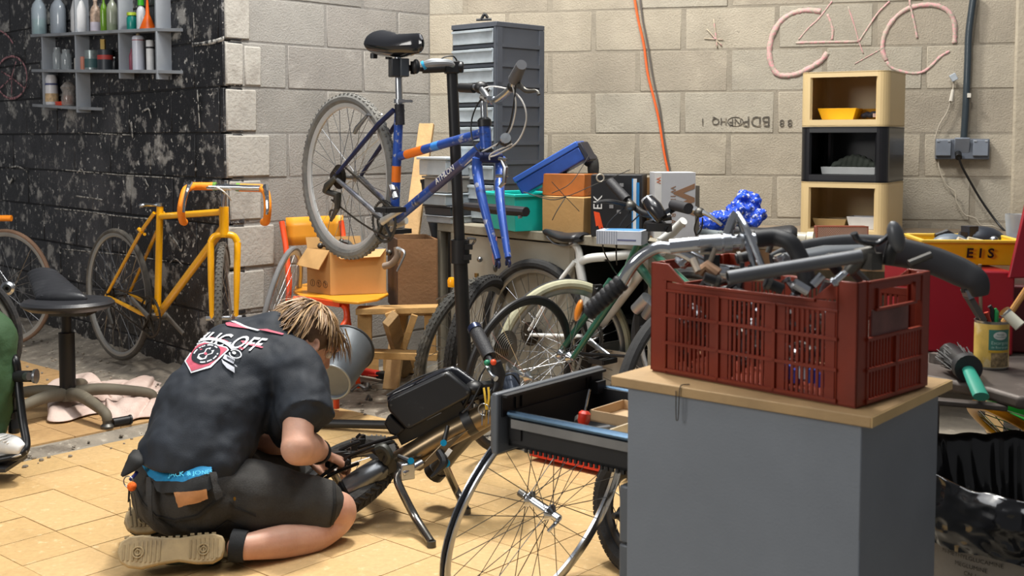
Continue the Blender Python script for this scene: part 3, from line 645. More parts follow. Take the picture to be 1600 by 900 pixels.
# ---- blue mountain bike held in the repair stand
PL = Plane(py(543, 276, 4.65), (.656, -.755, 0)); n = PL.n
t = T('mountain_bicycle', 'blue scratched mountain bike without a front wheel, clamped in the black repair stand', 'bicycle', py(615, 345, 4.35))
m_blue = M('2b50a4', .35, .2, var=.15, sc=12, coat=.2, wear=[('a4a6b0', 38, .58, .62, .85), ('1d2036', 9, .56, .64, .8)]); m_blueD = M('232b52', .4, .3, var=.3, sc=14, wear=[('7d7f8a', 12, .58, .64, .8)])
m_org = M('f07a1c', .35, var=.08)
wc = PL(543, 276); bb = PL(616, 345); st0 = PL(624, 165); ht = PL(757, 193); hbm = PL(760, 236)
wheel(t, wc, n, .335, .021, M('6a6966', .85, var=.15, bump=.5, wear=[('97938b', 8, .5, .7, .7)]), M('cfcfcd', .4, .4, var=.08), cas=(1 if frame(n).col[2].dot(n) > 0 else -1), rimw=.013, knob=1)
sb = PL(626, 300)
frametube(t, 'seat_tube', st0, bb, .0175, m_blue); frametube(t, 'top_tube', PL(626, 244), PL(756, 207), .0165, m_blue); frametube(t, 'down_tube', bb + (PL(756, 226) - bb) * .03, PL(757, 226), .019, m_blue)
ic = t.w('head_tube', MB().tube([ht, hbm], .021, 14), m_blue)
t.w('headset', MB().lathe([(.018, -.012), (.024, -.01), (.024, .012), (.016, .02), (.016, -.012)], ht, frame(ht - hbm), 16).lathe([(.018, -.008), (.025, -.006), (.025, .008), (.016, .012)], hbm, frame(hbm - ht), 16), m_blk, ic)
stays(t, 'seat_stay', PL(622, 172), wc, n, .010, m_blueD); stays(t, 'chain_stay', bb, wc, n, .012, M('8f8f92', .35, .7, var=.3, sc=14, wear=[('3a3f62', 6, .5, .6, .8)]), .025)
t.w('seat_sleeve', MB().tube([PL(624, 163), PL(625, 195)], .0185, 14), M('1f1f24', .6, bump=1, bsc=40))
for a, b, m in ((.08, .30, m_org), (.42, .5, M('3f86d8', .3))):
    p = PL(626, 244); q = PL(756, 207); t.w('decal', MB().tube([p + (q - p) * a, p + (q - p) * b], .0169, 14), m)
p = st0; q = bb; t.w('decal', MB().tube([p + (q - p) * .52, p + (q - p) * .66], .0179, 14), m_org)
p, q = bb, PL(757, 226); t.w('decal', MB().tube([p + (q - p) * .45, p + (q - p) * .78], .0193, 14), M('3b3f6a', .35)); dd = (q - p).normalized()
up_ = n.cross(dd); up_ = up_ if up_.z > 0 else -up_
lettering('ATHLON', .030, Matrix((dd, n.cross(dd), n)).transposed() if n.cross(dd).z > 0 else Matrix((dd, up_, n)).transposed(), p + (q - p) * .63 + n * .0195, M('e8e6e2', .5), t.o, t.inv)
sp_t = PL(622, 92); t.w('seat_post', MB().tube([st0, sp_t, PL(621, 80)], .0135, 14), m_alu)
t.w('seat_clamp', MB().pipe(PL(624, 161), PL(624, 155), .021, .0136, 16).beam(PL(624, 158) + n * .01, PL(643, 158), .012, .010), m_alu)
saddle(t, PL(625, 70), PL.D + V((0, 0, -.06)), (0, 0, 1), .265, .21, .125, M('1b1c20', .18, var=.1, coat=.6))
mb = MB()
for q in (-1, 1): mb.tube([PL(596, 84) + n * .035 * q, PL(596, 92) + n * .035 * q], .014, 10)
t.w('saddle_spring', mb, m_blk)
crankset(t, bb, n, .35, .075, .16, M('c7c3ba', .4, .5, var=.15), x=PL.D, off=.055)
ch = MB(); cen = bb + n * .05
a1, a2, b1, b2 = PL(609, 326, .055), PL(607, 374, .055), PL(540, 262, .055), PL(518, 312, .055)
ch.tube([a1, b1 + (a1 - b1) * 0], .004, 5); ch.tube(cr([a2, (a2 + b2) / 2 + V((0, 0, -.01)), b2], 6), .004, 5); t.w('chain', ch, m_chain)
rd = MB(); rd.tube([PL(524, 278, .07), PL(512, 290, .08), PL(508, 300, .08)], [.010, .016, .013], 10); rd.tube([PL(512, 300, .075), PL(528, 305, .07), PL(527, 325, .07), PL(517, 345, .07)], [.012, .016, .012, .006], 10)
rd.ring(PL(526, 312, .068), n, .018, .004, 16, 6); rd.ring(PL(519, 335, .068), n, .018, .004, 16, 6); t.w('rear_derailleur', rd, m_iron)
mb = MB(); mb.tube([PL(620, 300, .03), PL(612, 292, .05), PL(618, 310, .05)], .013, 8); mb.box(PL(616, 302, .045), (.03, .03, .03), .4); t.w('front_derailleur', mb, m_steel)
mb = MB()
for q in (-1, 1): mb.tube([PL(586, 178) + n * .03 * q, PL(573, 200) + n * .045 * q, PL(569, 208) + n * .045 * q], [.006, .010, .008], 8)
mb.tube([PL(586, 180) + n * .04, PL(590, 184) - n * .04], .005, 6); t.w('rear_brake', mb, m_steel)
# turned front assembly: fork, stem, bar
fs = V((.86, .5, 0)).normalized(); fw = V((.45, -.89, 0)); cb0 = PL(764, 246)
fork = t.w('fork', MB().tube([hbm, cb0], .02, 12).tube([cb0 - fs * .045, cb0 + fs * .045], .02, 12), m_blueD)
f1, f2 = py(783, 408, 3.78), py(797, 406, 3.72)
for p0_, e in ((cb0 - fs * .045, py(778, 405, 3.80)), (cb0 + fs * .045, py(794, 403, 3.76))):
    mid = p0_ + (e - p0_) * .45 + V((-.012, 0, 0)); t.w('fork_blade', MB().tube(cr([p0_, p0_ + V((0, 0, -.05)), mid, e], 5), [.018, .019, .016, .011], 12), m_blue, fork)
    d = MB().ring(e + V((0, 0, -.018)), fs, .011, .005, 14, 6, a0=-.6, a1=4.2); d.box(e + V((0, 0, -.004)), (.016, .008, .016)); t.w('dropout', d, m_blueD, fork)
t.w('quill_stem', MB().tube([ht, PL(755, 150)], .0125, 12).tube(cr([PL(755, 152), py(765, 156, 3.86), py(772, 157, 3.83)], 3), .014, 10), m_chr)
bar = cr([py(722, 137, 4.06), py(747, 137, 4.0), py(757, 145, 3.93), py(768, 158, 3.86), py(785, 150, 3.80), py(800, 135, 3.74), py(805, 122, 3.70), py(814, 102, 3.62)], 6)
hbar = t.w('handlebar', MB().tube(bar, .0115, 12), m_alu)
t.w('grip', MB().tube([py(720, 137, 4.07), py(741, 138, 4.02)], .017, 14), m_blk, hbar); t.w('grip', MB().tube([py(804, 124, 3.705), py(815, 101, 3.61)], [.021, .017], 14), M('55565a', .6), hbar)
t.w('brake_lever', MB().tube(cr([py(809, 130, 3.7), py(822, 142, 3.66), py(838, 142, 3.62), py(842, 148, 3.61)], 4), [.009, .008, .005, .006], 8), m_iron, hbar)
t.w('shifter', MB().ball(py(752, 137, 3.98), (.025, .02, .022)).ball(py(800, 135, 3.74), (.016, .016, .018)), m_blk, hbar)
for pts in ([(752, 140, 3.97), (770, 135, 3.9), (800, 142, 3.75), (818, 162, 3.7), (822, 190, 3.7), (808, 222, 3.75), (780, 240, 3.85), (766, 245, 3.88)], [(765, 140, 3.93), (745, 165, 3.98), (736, 195, 4.0), (740, 225, 3.98), (752, 240, 3.95)],
            [(806, 128, 3.7), (803, 160, 3.72), (795, 200, 3.76), (776, 228, 3.85)], [(800, 130, 3.72), (806, 170, 3.72), (790, 215, 3.8), (745, 243, 4.0), (690, 290, 4.2)], [(765, 250, 3.85), (768, 240, 3.84), (800, 225, 3.75)]):
    t.w('brake_cable', MB().tube(cr([py(*q) for q in pts], 8), .0028, 6), rnd.choice([m_cable, m_greyc]))
t.w('loose_wire', MB().tube(cr([py(776, 370, 3.82), py(774, 385, 3.82), py(770, 398, 3.82), py(772, 412, 3.82), py(777, 422, 3.82)], 5), .002, 5), M('d58a80', .5)); t.w('connector', MB().ball(py(774, 419, 3.82), (.008, .006, .014)), m_iron)
mb = MB(); mb.tube([py(784, 250, 3.76), py(790, 262, 3.75), py(788, 285, 3.75), py(781, 292, 3.76)], [.006, .009, .008, .006], 8); mb.tube([py(776, 275, 3.78), py(796, 275, 3.74)], .006, 8); mb.tube([py(780, 248, 3.77), py(793, 250, 3.74)], .006, 8); t.w('front_brake', mb, m_steel, fork)
mb = MB().ball(py(790, 222, 3.78), (.02, .02, .016)); t.w('headlight_bracket', mb, m_blk, fork); t.w('lens', MB().lathe([(.0, 0), (.017, .004), (.017, .016), (0, .018)], py(789, 217, 3.76), frame((0.2, -1, .2)), 18), M('8f959b', .15, coat=.6), fork)

# ---- repair stand
ts = T('repair_stand', 'tall black repair stand with a clamp arm holding the blue bike', 'repair stand', pz(736, 655))
A = py(706, 100, 4.42); zt = A.z; bx = pz(738, 678, 0.0); bx = V((A.x + .055, A.y + .03, .05))
pole = ts.w('pole', MB().tube([A + V((0, 0, -.02)), A + (bx - A) * .53], .0215, 18), m_blk); ts.w('lower_pole', MB().tube([A + (bx - A) * .5, bx], .028, 18), m_blk)
cp = A + (bx - A) * .51; cl = ts.w('height_clamp', MB().pipe(cp + V((0, 0, -.045)), cp + V((0, 0, .045)), .037, .0285, 20).box(cp + V((.035, -.02, .02)), (.03, .03, .02)).box(cp + V((.03, -.02, -.02)), (.03, .03, .02)), m_blk)
ts.w('clamp_lever', MB().tube(cr([cp + V((.05, -.02, .03)), cp + V((.06, -.03, .05)), cp + V((.03, -.05, .055))], 4), .005, 8), m_steel, cl)
hd = py(706, 105, 4.42); ts.w('head', MB().box(hd, (.055, .05, .05), .2).tube([hd + V((.02, 0, 0)), hd + V((.045, 0, 0))], .022, 14), m_blk, bevel=.006)
j = py(622, 118, 4.36); am = py(660, 107, 4.40)
arm = ts.w('clamp_arm', MB().tube([hd, am], .019, 14), m_dark); ts.w('handle', MB().tube(cr([py(660, 102, 4.33), py(675, 98, 4.32), py(700, 98, 4.34), py(708, 102, 4.36)], 4), [.010, .016, .013, .009], 10), M('8f9398', .4, .3), arm); ts.w('handle_collar', MB().tube([py(660, 103, 4.33), py(664, 101, 4.33)], .017, 12), M('2f9fd0', .4), arm)
ts.w('spring_wire', MB().tube(cr([py(686, 95, 4.36), py(695, 89, 4.36), py(708, 88, 4.37), py(714, 95, 4.38)], 5), .003, 6), m_blk, arm)
for k, dx in enumerate((-.024, .024)): ts.w('jaw', MB().box(py(622 + (8 if k else -6), 106, 4.36) + V((0, 0, 0)), (.034, .055, .068), .35), [M('24262a', .5), M('3c4248', .45)][k], bevel=.004)
ts.w('jaw_screw', MB().tube([py(632, 106, 4.37), am], .012, 12).tube([py(645, 96, 4.37), py(645, 116, 4.37)], .009, 10).ball(py(650, 104, 4.36), (.016, .022, .028)), m_dark)
for e in (pz(482, 661, .018), pz(815, 662, .018), V((bx.x + .05, bx.y + .65, .018))):
    lg = ts.w('leg', MB().tube([V((bx.x, bx.y, .10)), V((bx.x, bx.y, .05)) + (e - bx) * .1, e], .018, 12), m_blk); ts.w('end_cap', MB().ball(e, .021), m_dark, lg)
# ------------------------------------------------------------ kneeling mechanic
m_skin = M('c99a83', .5, var=.10, sc=16, sss=.12, bump=.15, bsc=140, wear=[('b8765f', 5, .52, .75, .5)])
m_shirt = M('161d27', .75, var=.2, sc=9, bump=.25, bsc=300, wear=[('232e3b', 3, .5, .8, .6)])
m_denim = M('2c2a28', .85, var=.2, sc=200, bump=.4, bsc=260, wear=[('3a3835', 6, .5, .75, .7)])
tp = T('person', 'person in a dark printed t-shirt and black denim shorts kneeling beside the electric bike', 'person', pz(330, 870))
RM = lambda v=.007, it=4: (('REMESH', dict(mode='VOXEL', voxel_size=v, use_smooth_shade=True)), ('SMOOTH', dict(factor=.6, iterations=it)))
def limb(mb, pts, r, n=16):
    P = [py(*p) if len(p) == 3 and p[1] > 5 else V(p) for p in pts]; q = cr(P, 6); mb.tube(q, lerpl(r, len(q)), n); mb.ball(P[0], r[0] * .98); mb.ball(P[-1], r[-1] * .98); return mb
# body: head, neck, torso core, arms with hands, legs as one surface
B = MB(); F_ = V((.66, .38, -.64)).normalized(); U_ = V((.5, .35, .79)); U_ = (U_ - F_ * U_.dot(F_)).normalized(); S_ = F_.cross(U_)
HR = Matrix((S_, F_, U_)).transposed(); hc = py(477, 532, 3.55)
def hp(x, y, z): return hc + HR @ V((x, y, z))
B.ball(hp(0, -.012, .015), (.075, .094, .095), HR, 22, 16); B.ball(hp(0, .03, -.045), (.058, .062, .075), HR, 18, 12); B.ball(hp(0, .070, -.085), (.030, .026, .022), HR)
B.tube([hp(0, .085, .02), hp(0, .108, -.028), hp(0, .088, -.035)], [.008, .014, .010], 8)      # nose
B.ball(hp(0, .086, .032), (.055, .018, .012), HR); B.tube([hp(-.022, .088, -.058), hp(0, .096, -.056), hp(.022, .088, -.058)], .007, 6)
B.ball(hp(0, -.055, -.05), (.055, .045, .06), HR)
limb(B, [(440, 516, 3.50), (455, 524, 3.52), (470, 536, 3.54)], [.048, .050, .054])
for sx in (1, -1):
    B.ring(hp(.078 * sx, -.006, -.010), HR @ V((sx, -.25, 0)), .021, .0075, 18, 6); B.ball(hp(.074 * sx, -.004, -.018), (.006, .014, .022), HR)
limb(B, [(310, 735, 3.26), (335, 650, 3.36), (380, 580, 3.46), (415, 545, 3.49)], [.12, .12, .11, .075])
limb(B, [(463, 580, 3.38), (468, 625, 3.31), (466, 668, 3.24), (465, 699, 3.20)], [.056, .050, .045, .046])       # near upper arm
limb(B, [(465, 700, 3.20), (480, 700, 3.29), (493, 703, 3.38), (503, 708, 3.44)], [.050, .051, .038, .028])       # near forearm
limb(B, [(345, 545, 3.66), (385, 610, 3.66), (405, 662, 3.60), (409, 684, 3.56)], [.055, .050, .043, .042])
limb(B, [(409, 684, 3.56), (430, 690, 3.56), (455, 695, 3.60), (478, 705, 3.64)], [.044, .042, .034, .027])
def hand(w, d, up, sc=1.0):
    w = V(w); d = V(d).normalized(); s = d.cross(V(up)).normalized(); u = s.cross(d)
    B.box(w + d * .045 * sc, (.078 * sc, .085 * sc, .026 * sc), rot=Matrix((s, d, u)).transposed()); B.ball(w + d * .01, (.030 * sc, .03 * sc, .018 * sc), Matrix((s, d, u)).transposed())
    for k, L in enumerate((.068, .078, .072, .056)):
        a = w + d * .080 * sc + s * (.029 - .0195 * k) * sc; B.tube(cr([a, a + d * L * .45 * sc - u * .004, a + d * L * .75 * sc - u * .022, a + d * L * .80 * sc - u * .045], 4), [.0095 * sc, .0088 * sc, .008 * sc, .007 * sc], 8)
    a = w + d * .02 + s * .034 * sc; B.tube(cr([a, a + d * .03 + s * .020 - u * .008, a + d * .055 + s * .018 - u * .022], 4), [.014, .011, .009], 8)
hand(py(504, 709, 3.45), (.35, .75, -.35), (.3, .1, .9)); hand(py(479, 706, 3.645), (.8, .1, -.30), (.2, -.4, .9))
KN = (524, 797, 3.30)
limb(B, [(320, 782, 3.22), (420, 780, 3.26), KN], [.088, .078, .058]); B.ball(py(530, 800, 3.31), (.052, .055, .060))
limb(B, [(528, 815, 3.30), (490, 838, 3.24), (440, 846, 3.17), (395, 853, 3.11), (372, 856, 3.09)], [.042, .047, .048, .038, .034])
limb(B, [(320, 765, 3.45), (400, 745, 3.62), (455, 740, 3.78)], [.085, .075, .056]); limb(B, [(455, 745, 3.79), (400, 760, 3.62), (330, 790, 3.45)], [.05, .045, .035])
B.ball(py(300, 768, 3.25), (.13, .13, .12))
body = tp.w('body', B, m_skin, mods=RM(.0055, 3))
# t-shirt
Sh = MB()
secs = [(293, 741, 3.25, .178, .145, .42), (300, 718, 3.26, .182, .150, .44), (313, 688, 3.29, .180, .152, .48), (330, 648, 3.34, .182, .148, .55), (352, 608, 3.40, .186, .140, .62), (378, 573, 3.45, .190, .125, .68), (406, 546, 3.49, .170, .105, .73), (430, 525, 3.51, .115, .088, .73), (446, 514, 3.53, .072, .068, .73)]
C_ = [py(a, b, c) for a, b, c, *_ in secs]; rings = []; NS = 36
for i, (a, b, c, wa, wd, k) in enumerate(secs):
    tg = (C_[min(i + 1, len(C_) - 1)] - C_[max(0, i - 1)]).normalized(); s = V((k, -math.sqrt(1 - k * k), -.05)); s = (s - tg * s.dot(tg)).normalized(); d = tg.cross(s)
    rings.append([C_[i] + s * math.copysign(abs(math.cos(2 * PI * q / NS)) ** .85, math.cos(2 * PI * q / NS)) * wa + d * math.sin(2 * PI * q / NS) * wd for q in range(NS)])
vs = []; R2 = []
for q in range(NS): R2.append(cr([r[q] for r in rings], 6))
K = len(R2[0])
for i in range(K):
    for q in range(NS): vs.append(R2[q][i])
Sh.add(vs, [(i * NS + q, i * NS + (q + 1) % NS, (i + 1) * NS + (q + 1) % NS, (i + 1) * NS + q) for i in range(K - 1) for q in range(NS)] + [tuple(range(NS - 1, -1, -1)), tuple(range((K - 1) * NS, K * NS))])
limb(Sh, [(425, 556, 3.44), (452, 572, 3.39), (469, 602, 3.34), (476, 628, 3.29)], [.085, .084, .080, .078]); Sh.tube([py(472, 612, 3.32), py(478, 645, 3.27), py(479, 655, 3.25)], [.078, .080, .079], 20)
limb(Sh, [(400, 550, 3.50), (358, 543, 3.63), (368, 600, 3.66)], [.085, .08, .075])
Sh.ball(py(440, 655, 3.36), (.05, .08, .09))
tex = bpy.data.textures.new('folds', 'CLOUDS'); tex.noise_scale = .12; tex.noise_depth = 2
shirt = tp.w('tshirt', Sh, m_shirt, mods=RM(.007, 5) + (('DISPLACE', dict(texture=tex, strength=.036, mid_level=.5)),))
# folds: soft creases laid on the cloth
dg = bpy.context.evaluated_depsgraph_get(); bpy.context.view_layer.update()
def bvh(o):
    bpy.context.view_layer.update(); e = o.evaluated_get(bpy.context.evaluated_depsgraph_get()); me = e.to_mesh(); mw = o.matrix_world
    return BVHTree.FromPolygons([mw @ v.co for v in me.vertices], [tuple(p.vertices) for p in me.polygons])
bs = bvh(shirt)
def decal(t, name, polys, tree, mat, off=.002, step=3.5, parent=None, thick=.0006, label=None):
    bm = bmesh.new()
    for poly in polys:
        try: bm.faces.new([bm.verts.new((u, v, 0)) for u, v in poly])
        except ValueError: pass
    bmesh.ops.triangulate(bm, faces=bm.faces)
    for _ in range(6):
        es = [e for e in bm.edges if e.calc_length() > step]
        if not es: break
        bmesh.ops.subdivide_edges(bm, edges=es, cuts=1); bmesh.ops.triangulate(bm, faces=[f for f in bm.faces if len(f.verts) > 3])
    dead = []
    for v in bm.verts:
        d = ray(v.co.x, v.co.y).normalized(); h = tree.ray_cast(CO, d)
        if h[0] is None: dead.append(v); continue
        nn = h[1] if h[1].dot(d) < 0 else -h[1]; v.co = h[0] + nn * off - d * off * .6
    if dead: bmesh.ops.delete(bm, geom=dead, context='VERTS')
    bmesh.ops.delete(bm, geom=[f for f in bm.faces if max(e.calc_length() for e in f.edges) > .05], context='FACES')
    me = bpy.data.meshes.new(name); bm.transform(t.inv); bm.to_mesh(me); bm.free()
    if not me.polygons: return None
    return mkobj(name, me, mat, parent or t.o, solid=thick, label=label)
def textpolys(s, size, fn):
    me = textmesh(s, size, Matrix.Identity(3), (0, 0, 0), depth=0, align='LEFT', bold=.012)
    return [[fn(me.vertices[i].co.x, me.vertices[i].co.y) for i in p.vertices] for p in me.polygons]
m_wht = M('dfe1e6', .7, var=.05); m_pnk = M('c2566a', .7, var=.1)
def zp(pts): return [(280 + x / 8, 490 + y / 8) for x, y in pts]
decal(tp, 'shirt_lettering', textpolys('MUC-OFF', 1, lambda x, y: (299 + 25 * x + 30 * (y + .05), 530 + 3.0 * x - 28 * (y + .05))), bs, m_wht, .003, 4, shirt)
decal(tp, 'shirt_print', [zp([(570, 125), (640, 118), (900, 185), (870, 200), (600, 160)]), zp([(980, 205), (1100, 200), (1310, 262), (1290, 275), (1080, 225)]), zp([(770, 350), (830, 352), (1050, 430), (1030, 440), (800, 385)]),
    zp([(300, 320), (400, 300), (560, 335), (620, 360), (600, 372), (520, 345), (400, 320), (310, 335)])], bs, m_pnk, .003, 4, shirt)
decal(tp, 'shirt_print', [zp([(650, 105), (700, 105), (860, 175), (1010, 215), (980, 225), (840, 190)])], bs, m_wht, .0034, 4, shirt)
decal(tp, 'shirt_lettering', textpolys('94', 1, lambda x, y: (373 + 8 * x + 3 * y, 545 + 1.5 * x - 6 * y)), bs, m_pnk, .0034, 4, shirt)
decal(tp, 'shield_border', [zp([(75, 600), (155, 750), (400, 680), (625, 460), (600, 425), (330, 350), (240, 375), (190, 430)])], bs, m_wht, .0026, 4, shirt)
decal(tp, 'shield', [zp([(95, 600), (165, 725), (390, 655), (605, 455), (585, 435), (330, 372), (250, 395), (205, 440)])], bs, m_pnk, .0036, 4, shirt)
def ell(cx, cy, rx, ry, a, n=26): return [(cx + rx * math.cos(t) * math.cos(a) - ry * math.sin(t) * math.sin(a), cy + rx * math.cos(t) * math.sin(a) + ry * math.sin(t) * math.cos(a)) for t in [2 * PI * k / n for k in range(n)]]
decal(tp, 'shield_ring', [zp(ell(345, 515, 185, 118, -.35))], bs, m_shirt, .0046, 4, shirt)
def arcp(cx, cy, rx, ry, a, t0, t1, w, n=20):
    e = lambda k, r: (cx + (rx + r) * math.cos(t0 + (t1 - t0) * k / n) * math.cos(a) - (ry + r * .7) * math.sin(t0 + (t1 - t0) * k / n) * math.sin(a), cy + (rx + r) * math.cos(t0 + (t1 - t0) * k / n) * math.sin(a) + (ry + r * .7) * math.sin(t0 + (t1 - t0) * k / n) * math.cos(a))
    return [[e(k, 0), e(k, w), e(k + 1, w), e(k + 1, 0)] for k in range(n)]
ringp = [zp(q) for t0, t1 in ((-2.6, -.2), (.5, 2.4)) for q in arcp(345, 515, 150, 92, -.35, t0, t1, 18, 14)]
decal(tp, 'shield_lettering', ringp[::2] + ringp[1::4], bs, m_wht, .0054, 4, shirt)
cr_ = lambda s: [(-.33, -1), (.33, -1), (.33, -.33), (1, -.33), (1, .33), (.33, .33), (.33, 1), (-.33, 1), (-.33, .33), (-1, .33), (-1, -.33), (-.33, -.33)]
cm = lambda s: [zp([(345 + s * (x * .95 - y * .35), 518 + s * (y * .72 + -x * .25))])[0] for x, y in cr_(1)]
decal(tp, 'cross_outline', [cm(100)], bs, m_wht, .0056, 3, shirt); cr_ = lambda s: [(a * .8, b * .8) for a, b in [(-.14, -1), (.14, -1), (.14, -.14), (1, -.14), (1, .14), (.14, .14), (.14, 1), (-.14, 1), (-.14, .14), (-1, .14), (-1, -.14), (-.14, -.14)]]; decal(tp, 'cross', [cm(100)], bs, m_shirt, .0066, 3, shirt); decal(tp, 'cross_centre', [zp(ell(345, 518, 20, 17, 0, 10))], bs, m_pnk, .007, 4, shirt)
decal(tp, 'banner', [zp(q) for q in arcp(400, 560, 300, 215, .10, -2.15, -.62, 48, 14)], bs, m_wht, .0042, 4, shirt)
decal(tp, 'moon_emblem', [zp(q) for q in arcp(705, 512, 66, 46, .2, -2.6, 3.2, 14, 18)] + [zp(ell(690, 500, 26, 18, .4, 12))], bs, m_wht, .0034, 4, shirt)
decal(tp, 'label_print', [zp([(575, 515), (700, 580), (680, 635), (550, 570)]), zp([(535, 575), (560, 600), (690, 680), (688, 745), (600, 690), (550, 630)]), zp([(690, 640), (710, 655), (725, 675), (700, 665)])], bs, M('b9bcc6', .7), .0034, 4, shirt)
decal(tp, 'shirt_print', [zp([(x0, y0), (x0 + 22, y0 - 6), (x0 - 40, y0 + 78), (x0 - 58, y0 + 80)]) for x0, y0 in ((150, 450), (110, 505), (70, 540))], bs, m_wht, .003, 4, shirt)
decal(tp, 'label_lettering', textpolys('BRRR', 1, lambda x, y: (355 + 5 * x - 1 * y, 559.5 + 2.6 * x - 5.5 * y)), bs, m_shirt, .0046, 2, shirt)
# shorts
Q = MB(); Q.ball(py(297, 772, 3.25), (.152, .150, .118), None, 24, 16); Q.ball(py(262, 762, 3.30), (.105, .11, .12)); Q.ball(py(320, 775, 3.17), (.12, .10, .11)); Q.ball(py(300, 745, 3.28), (.155, .135, .09))
limb(Q, [(320, 778, 3.22), (390, 778, 3.23), (450, 783, 3.26), (500, 787, 3.285)], [.118, .110, .092, .076]); Q.tube([py(480, 786, 3.275), py(517, 790, 3.295)], [.079, .076], 22)
limb(Q, [(320, 758, 3.42), (400, 742, 3.58), (440, 738, 3.70)], [.11, .10, .085]); Q.ball(py(355, 750, 3.35), (.12, .12, .10))
tex2 = bpy.data.textures.new('folds2', 'CLOUDS'); tex2.noise_scale = .09; tex2.noise_depth = 2
shorts = tp.w('shorts', Q, m_denim, mods=RM(.007, 5) + (('DISPLACE', dict(texture=tex2, strength=.014, mid_level=.5)),))
bq = bvh(shorts)
def z5(pts): return [(x / 4, 675 + y / 4) for x, y in pts]
m_bx = M('0e7fb0', .7, var=.15, sc=60); m_belt = M('141414', .7)
wb_ = decal(tp, 'boxer_waistband', [z5([(905, 160), (960, 175), (1100, 215), (1320, 235), (1320, 300), (1160, 320), (1000, 325), (950, 290), (915, 225)])], bq, m_bx, .012, 4, thick=.004)
tw = textpolys('JONES', 1, lambda x, y: (236 + 9.5 * x, 732 + 3.2 * x - 8.5 * y)); tw2 = textpolys("JACK & JONES", 1, lambda x, y: (271 + 9.5 * x, 747 - .8 * x - 8.0 * y))
decal(tp, 'waistband_lettering', tw + tw2, bq, M('58c8e8', .7), .018, 3, wb_)
decal(tp, 'bare_back', [z5([(985, 195), (1100, 212), (1165, 240), (1060, 235)])], bq, m_skin, .017, 4, thick=.003, label='strip of bare skin between shirt and waistband')
decal(tp, 'belt', [z5([(965, 320), (1160, 318), (1310, 270), (1345, 265), (1365, 330), (1300, 372), (1130, 385), (1000, 380)])], bq, m_belt, .014, 4, thick=.003)
decal(tp, 'leather_patch', [z5([(1115, 385), (1290, 362), (1303, 415), (1135, 460)])], bq, M('a9713f', .6, var=.15, sc=30), .018, 4, thick=.002)
for q in ([(945, 300), (970, 300), (975, 430), (985, 525), (965, 520), (950, 430)], [(1305, 275), (1335, 270), (1380, 400), (1340, 425)]): decal(tp, 'belt_loop', [z5(q)], bq, m_denim, .019, 4, thick=.003)
m_st = M('100f0f', .8); decal(tp, 'seam', [z5(q) for q in ([(985, 520), (1090, 545), (1230, 520), (1400, 385), (1410, 395), (1240, 535), (1090, 560), (985, 530)], [(850, 340), (900, 440), (1000, 540), (1080, 590), (1080, 600), (990, 550), (890, 450), (842, 350)], [(1420, 548), (1340, 610), (1345, 618), (1422, 558)], [(1420, 548), (1570, 612), (1570, 622), (1420, 558)], [(1440, 430), (1470, 470), (1600, 520), (1600, 528), (1465, 478), (1432, 435)])], bq, m_st, .0025, 5, thick=.001)
decal(tp, 'rivet', [z5(ell(1462, 418, 9, 13, 0, 10))], bq, M('b88a3a', .3, .9), .004, 4)
decal(tp, 'hem_stitch', [[(519, 745), (523, 745), (526, 790), (520, 822), (516, 822), (521, 790)]], bq, m_st, .002, 4)
Tl = MB().tube(cr([py(222, 708, 3.2), py(213, 718, 3.16), py(203, 730, 3.15), py(190, 744, 3.14)], 4), [.028, .026, .018, .004], 10, flat=.25, up=(0, 1, 0)); tp.w('shirt_tail', Tl, m_belt)
# hair
Hh = MB(); Hh.ball(hp(0, -.022, .028), (.086, .098, .090), HR, 20, 14)
m_hair = M('8a6a46', .5, var=.3, sc=22, wear=[('5b4028', 9, .5, .7, .7)]); m_hair2 = M('a8885f', .45, var=.25, sc=40); m_hair3 = M('5c4532', .5, var=.3, sc=40)
hcap = tp.w('hair', Hh, m_hair3)
lk = MB(); lk.cm = 0
for k in range(1700):
    th = rnd.uniform(0, 2 * PI); cz = rnd.uniform(-.30, 1); sz = math.sqrt(max(0, 1 - cz * cz)); d = V((sz * math.cos(th), sz * math.sin(th), cz))
    if d.y > .55 and cz < .55: continue
    if abs(d.x) > .75 and d.z < .12 and d.y > -.25: continue
    p = V((d.x * .084, d.y * .096 - .022, d.z * .090 + .028)); g = (V((d.x * .7 + rnd.uniform(-.3, .3), d.y * .8 + .25 + rnd.uniform(-.3, .3), -.55))); tg = (g - d * g.dot(d)).normalized()
    L = rnd.uniform(.04, .085); pts = [p]
    for q in range(4):
        p = p + (tg + V((rnd.uniform(-.15, .15), rnd.uniform(-.15, .15), -.20 * q)) + d * (.085 - .03 * q)) * L / 4; pts.append(p)
    lk.cm = rnd.choice((0, 0, 1, 1, 2)); w = rnd.uniform(.0020, .0042)
    if any(q.x > .045 and -.045 < q.y < .04 and q.z < .028 for q in pts): continue
    lk.tube([hp(*q) for q in pts], [w * .8, w, w, w * .7, w * .12], 5, flat=.45, cap=False)
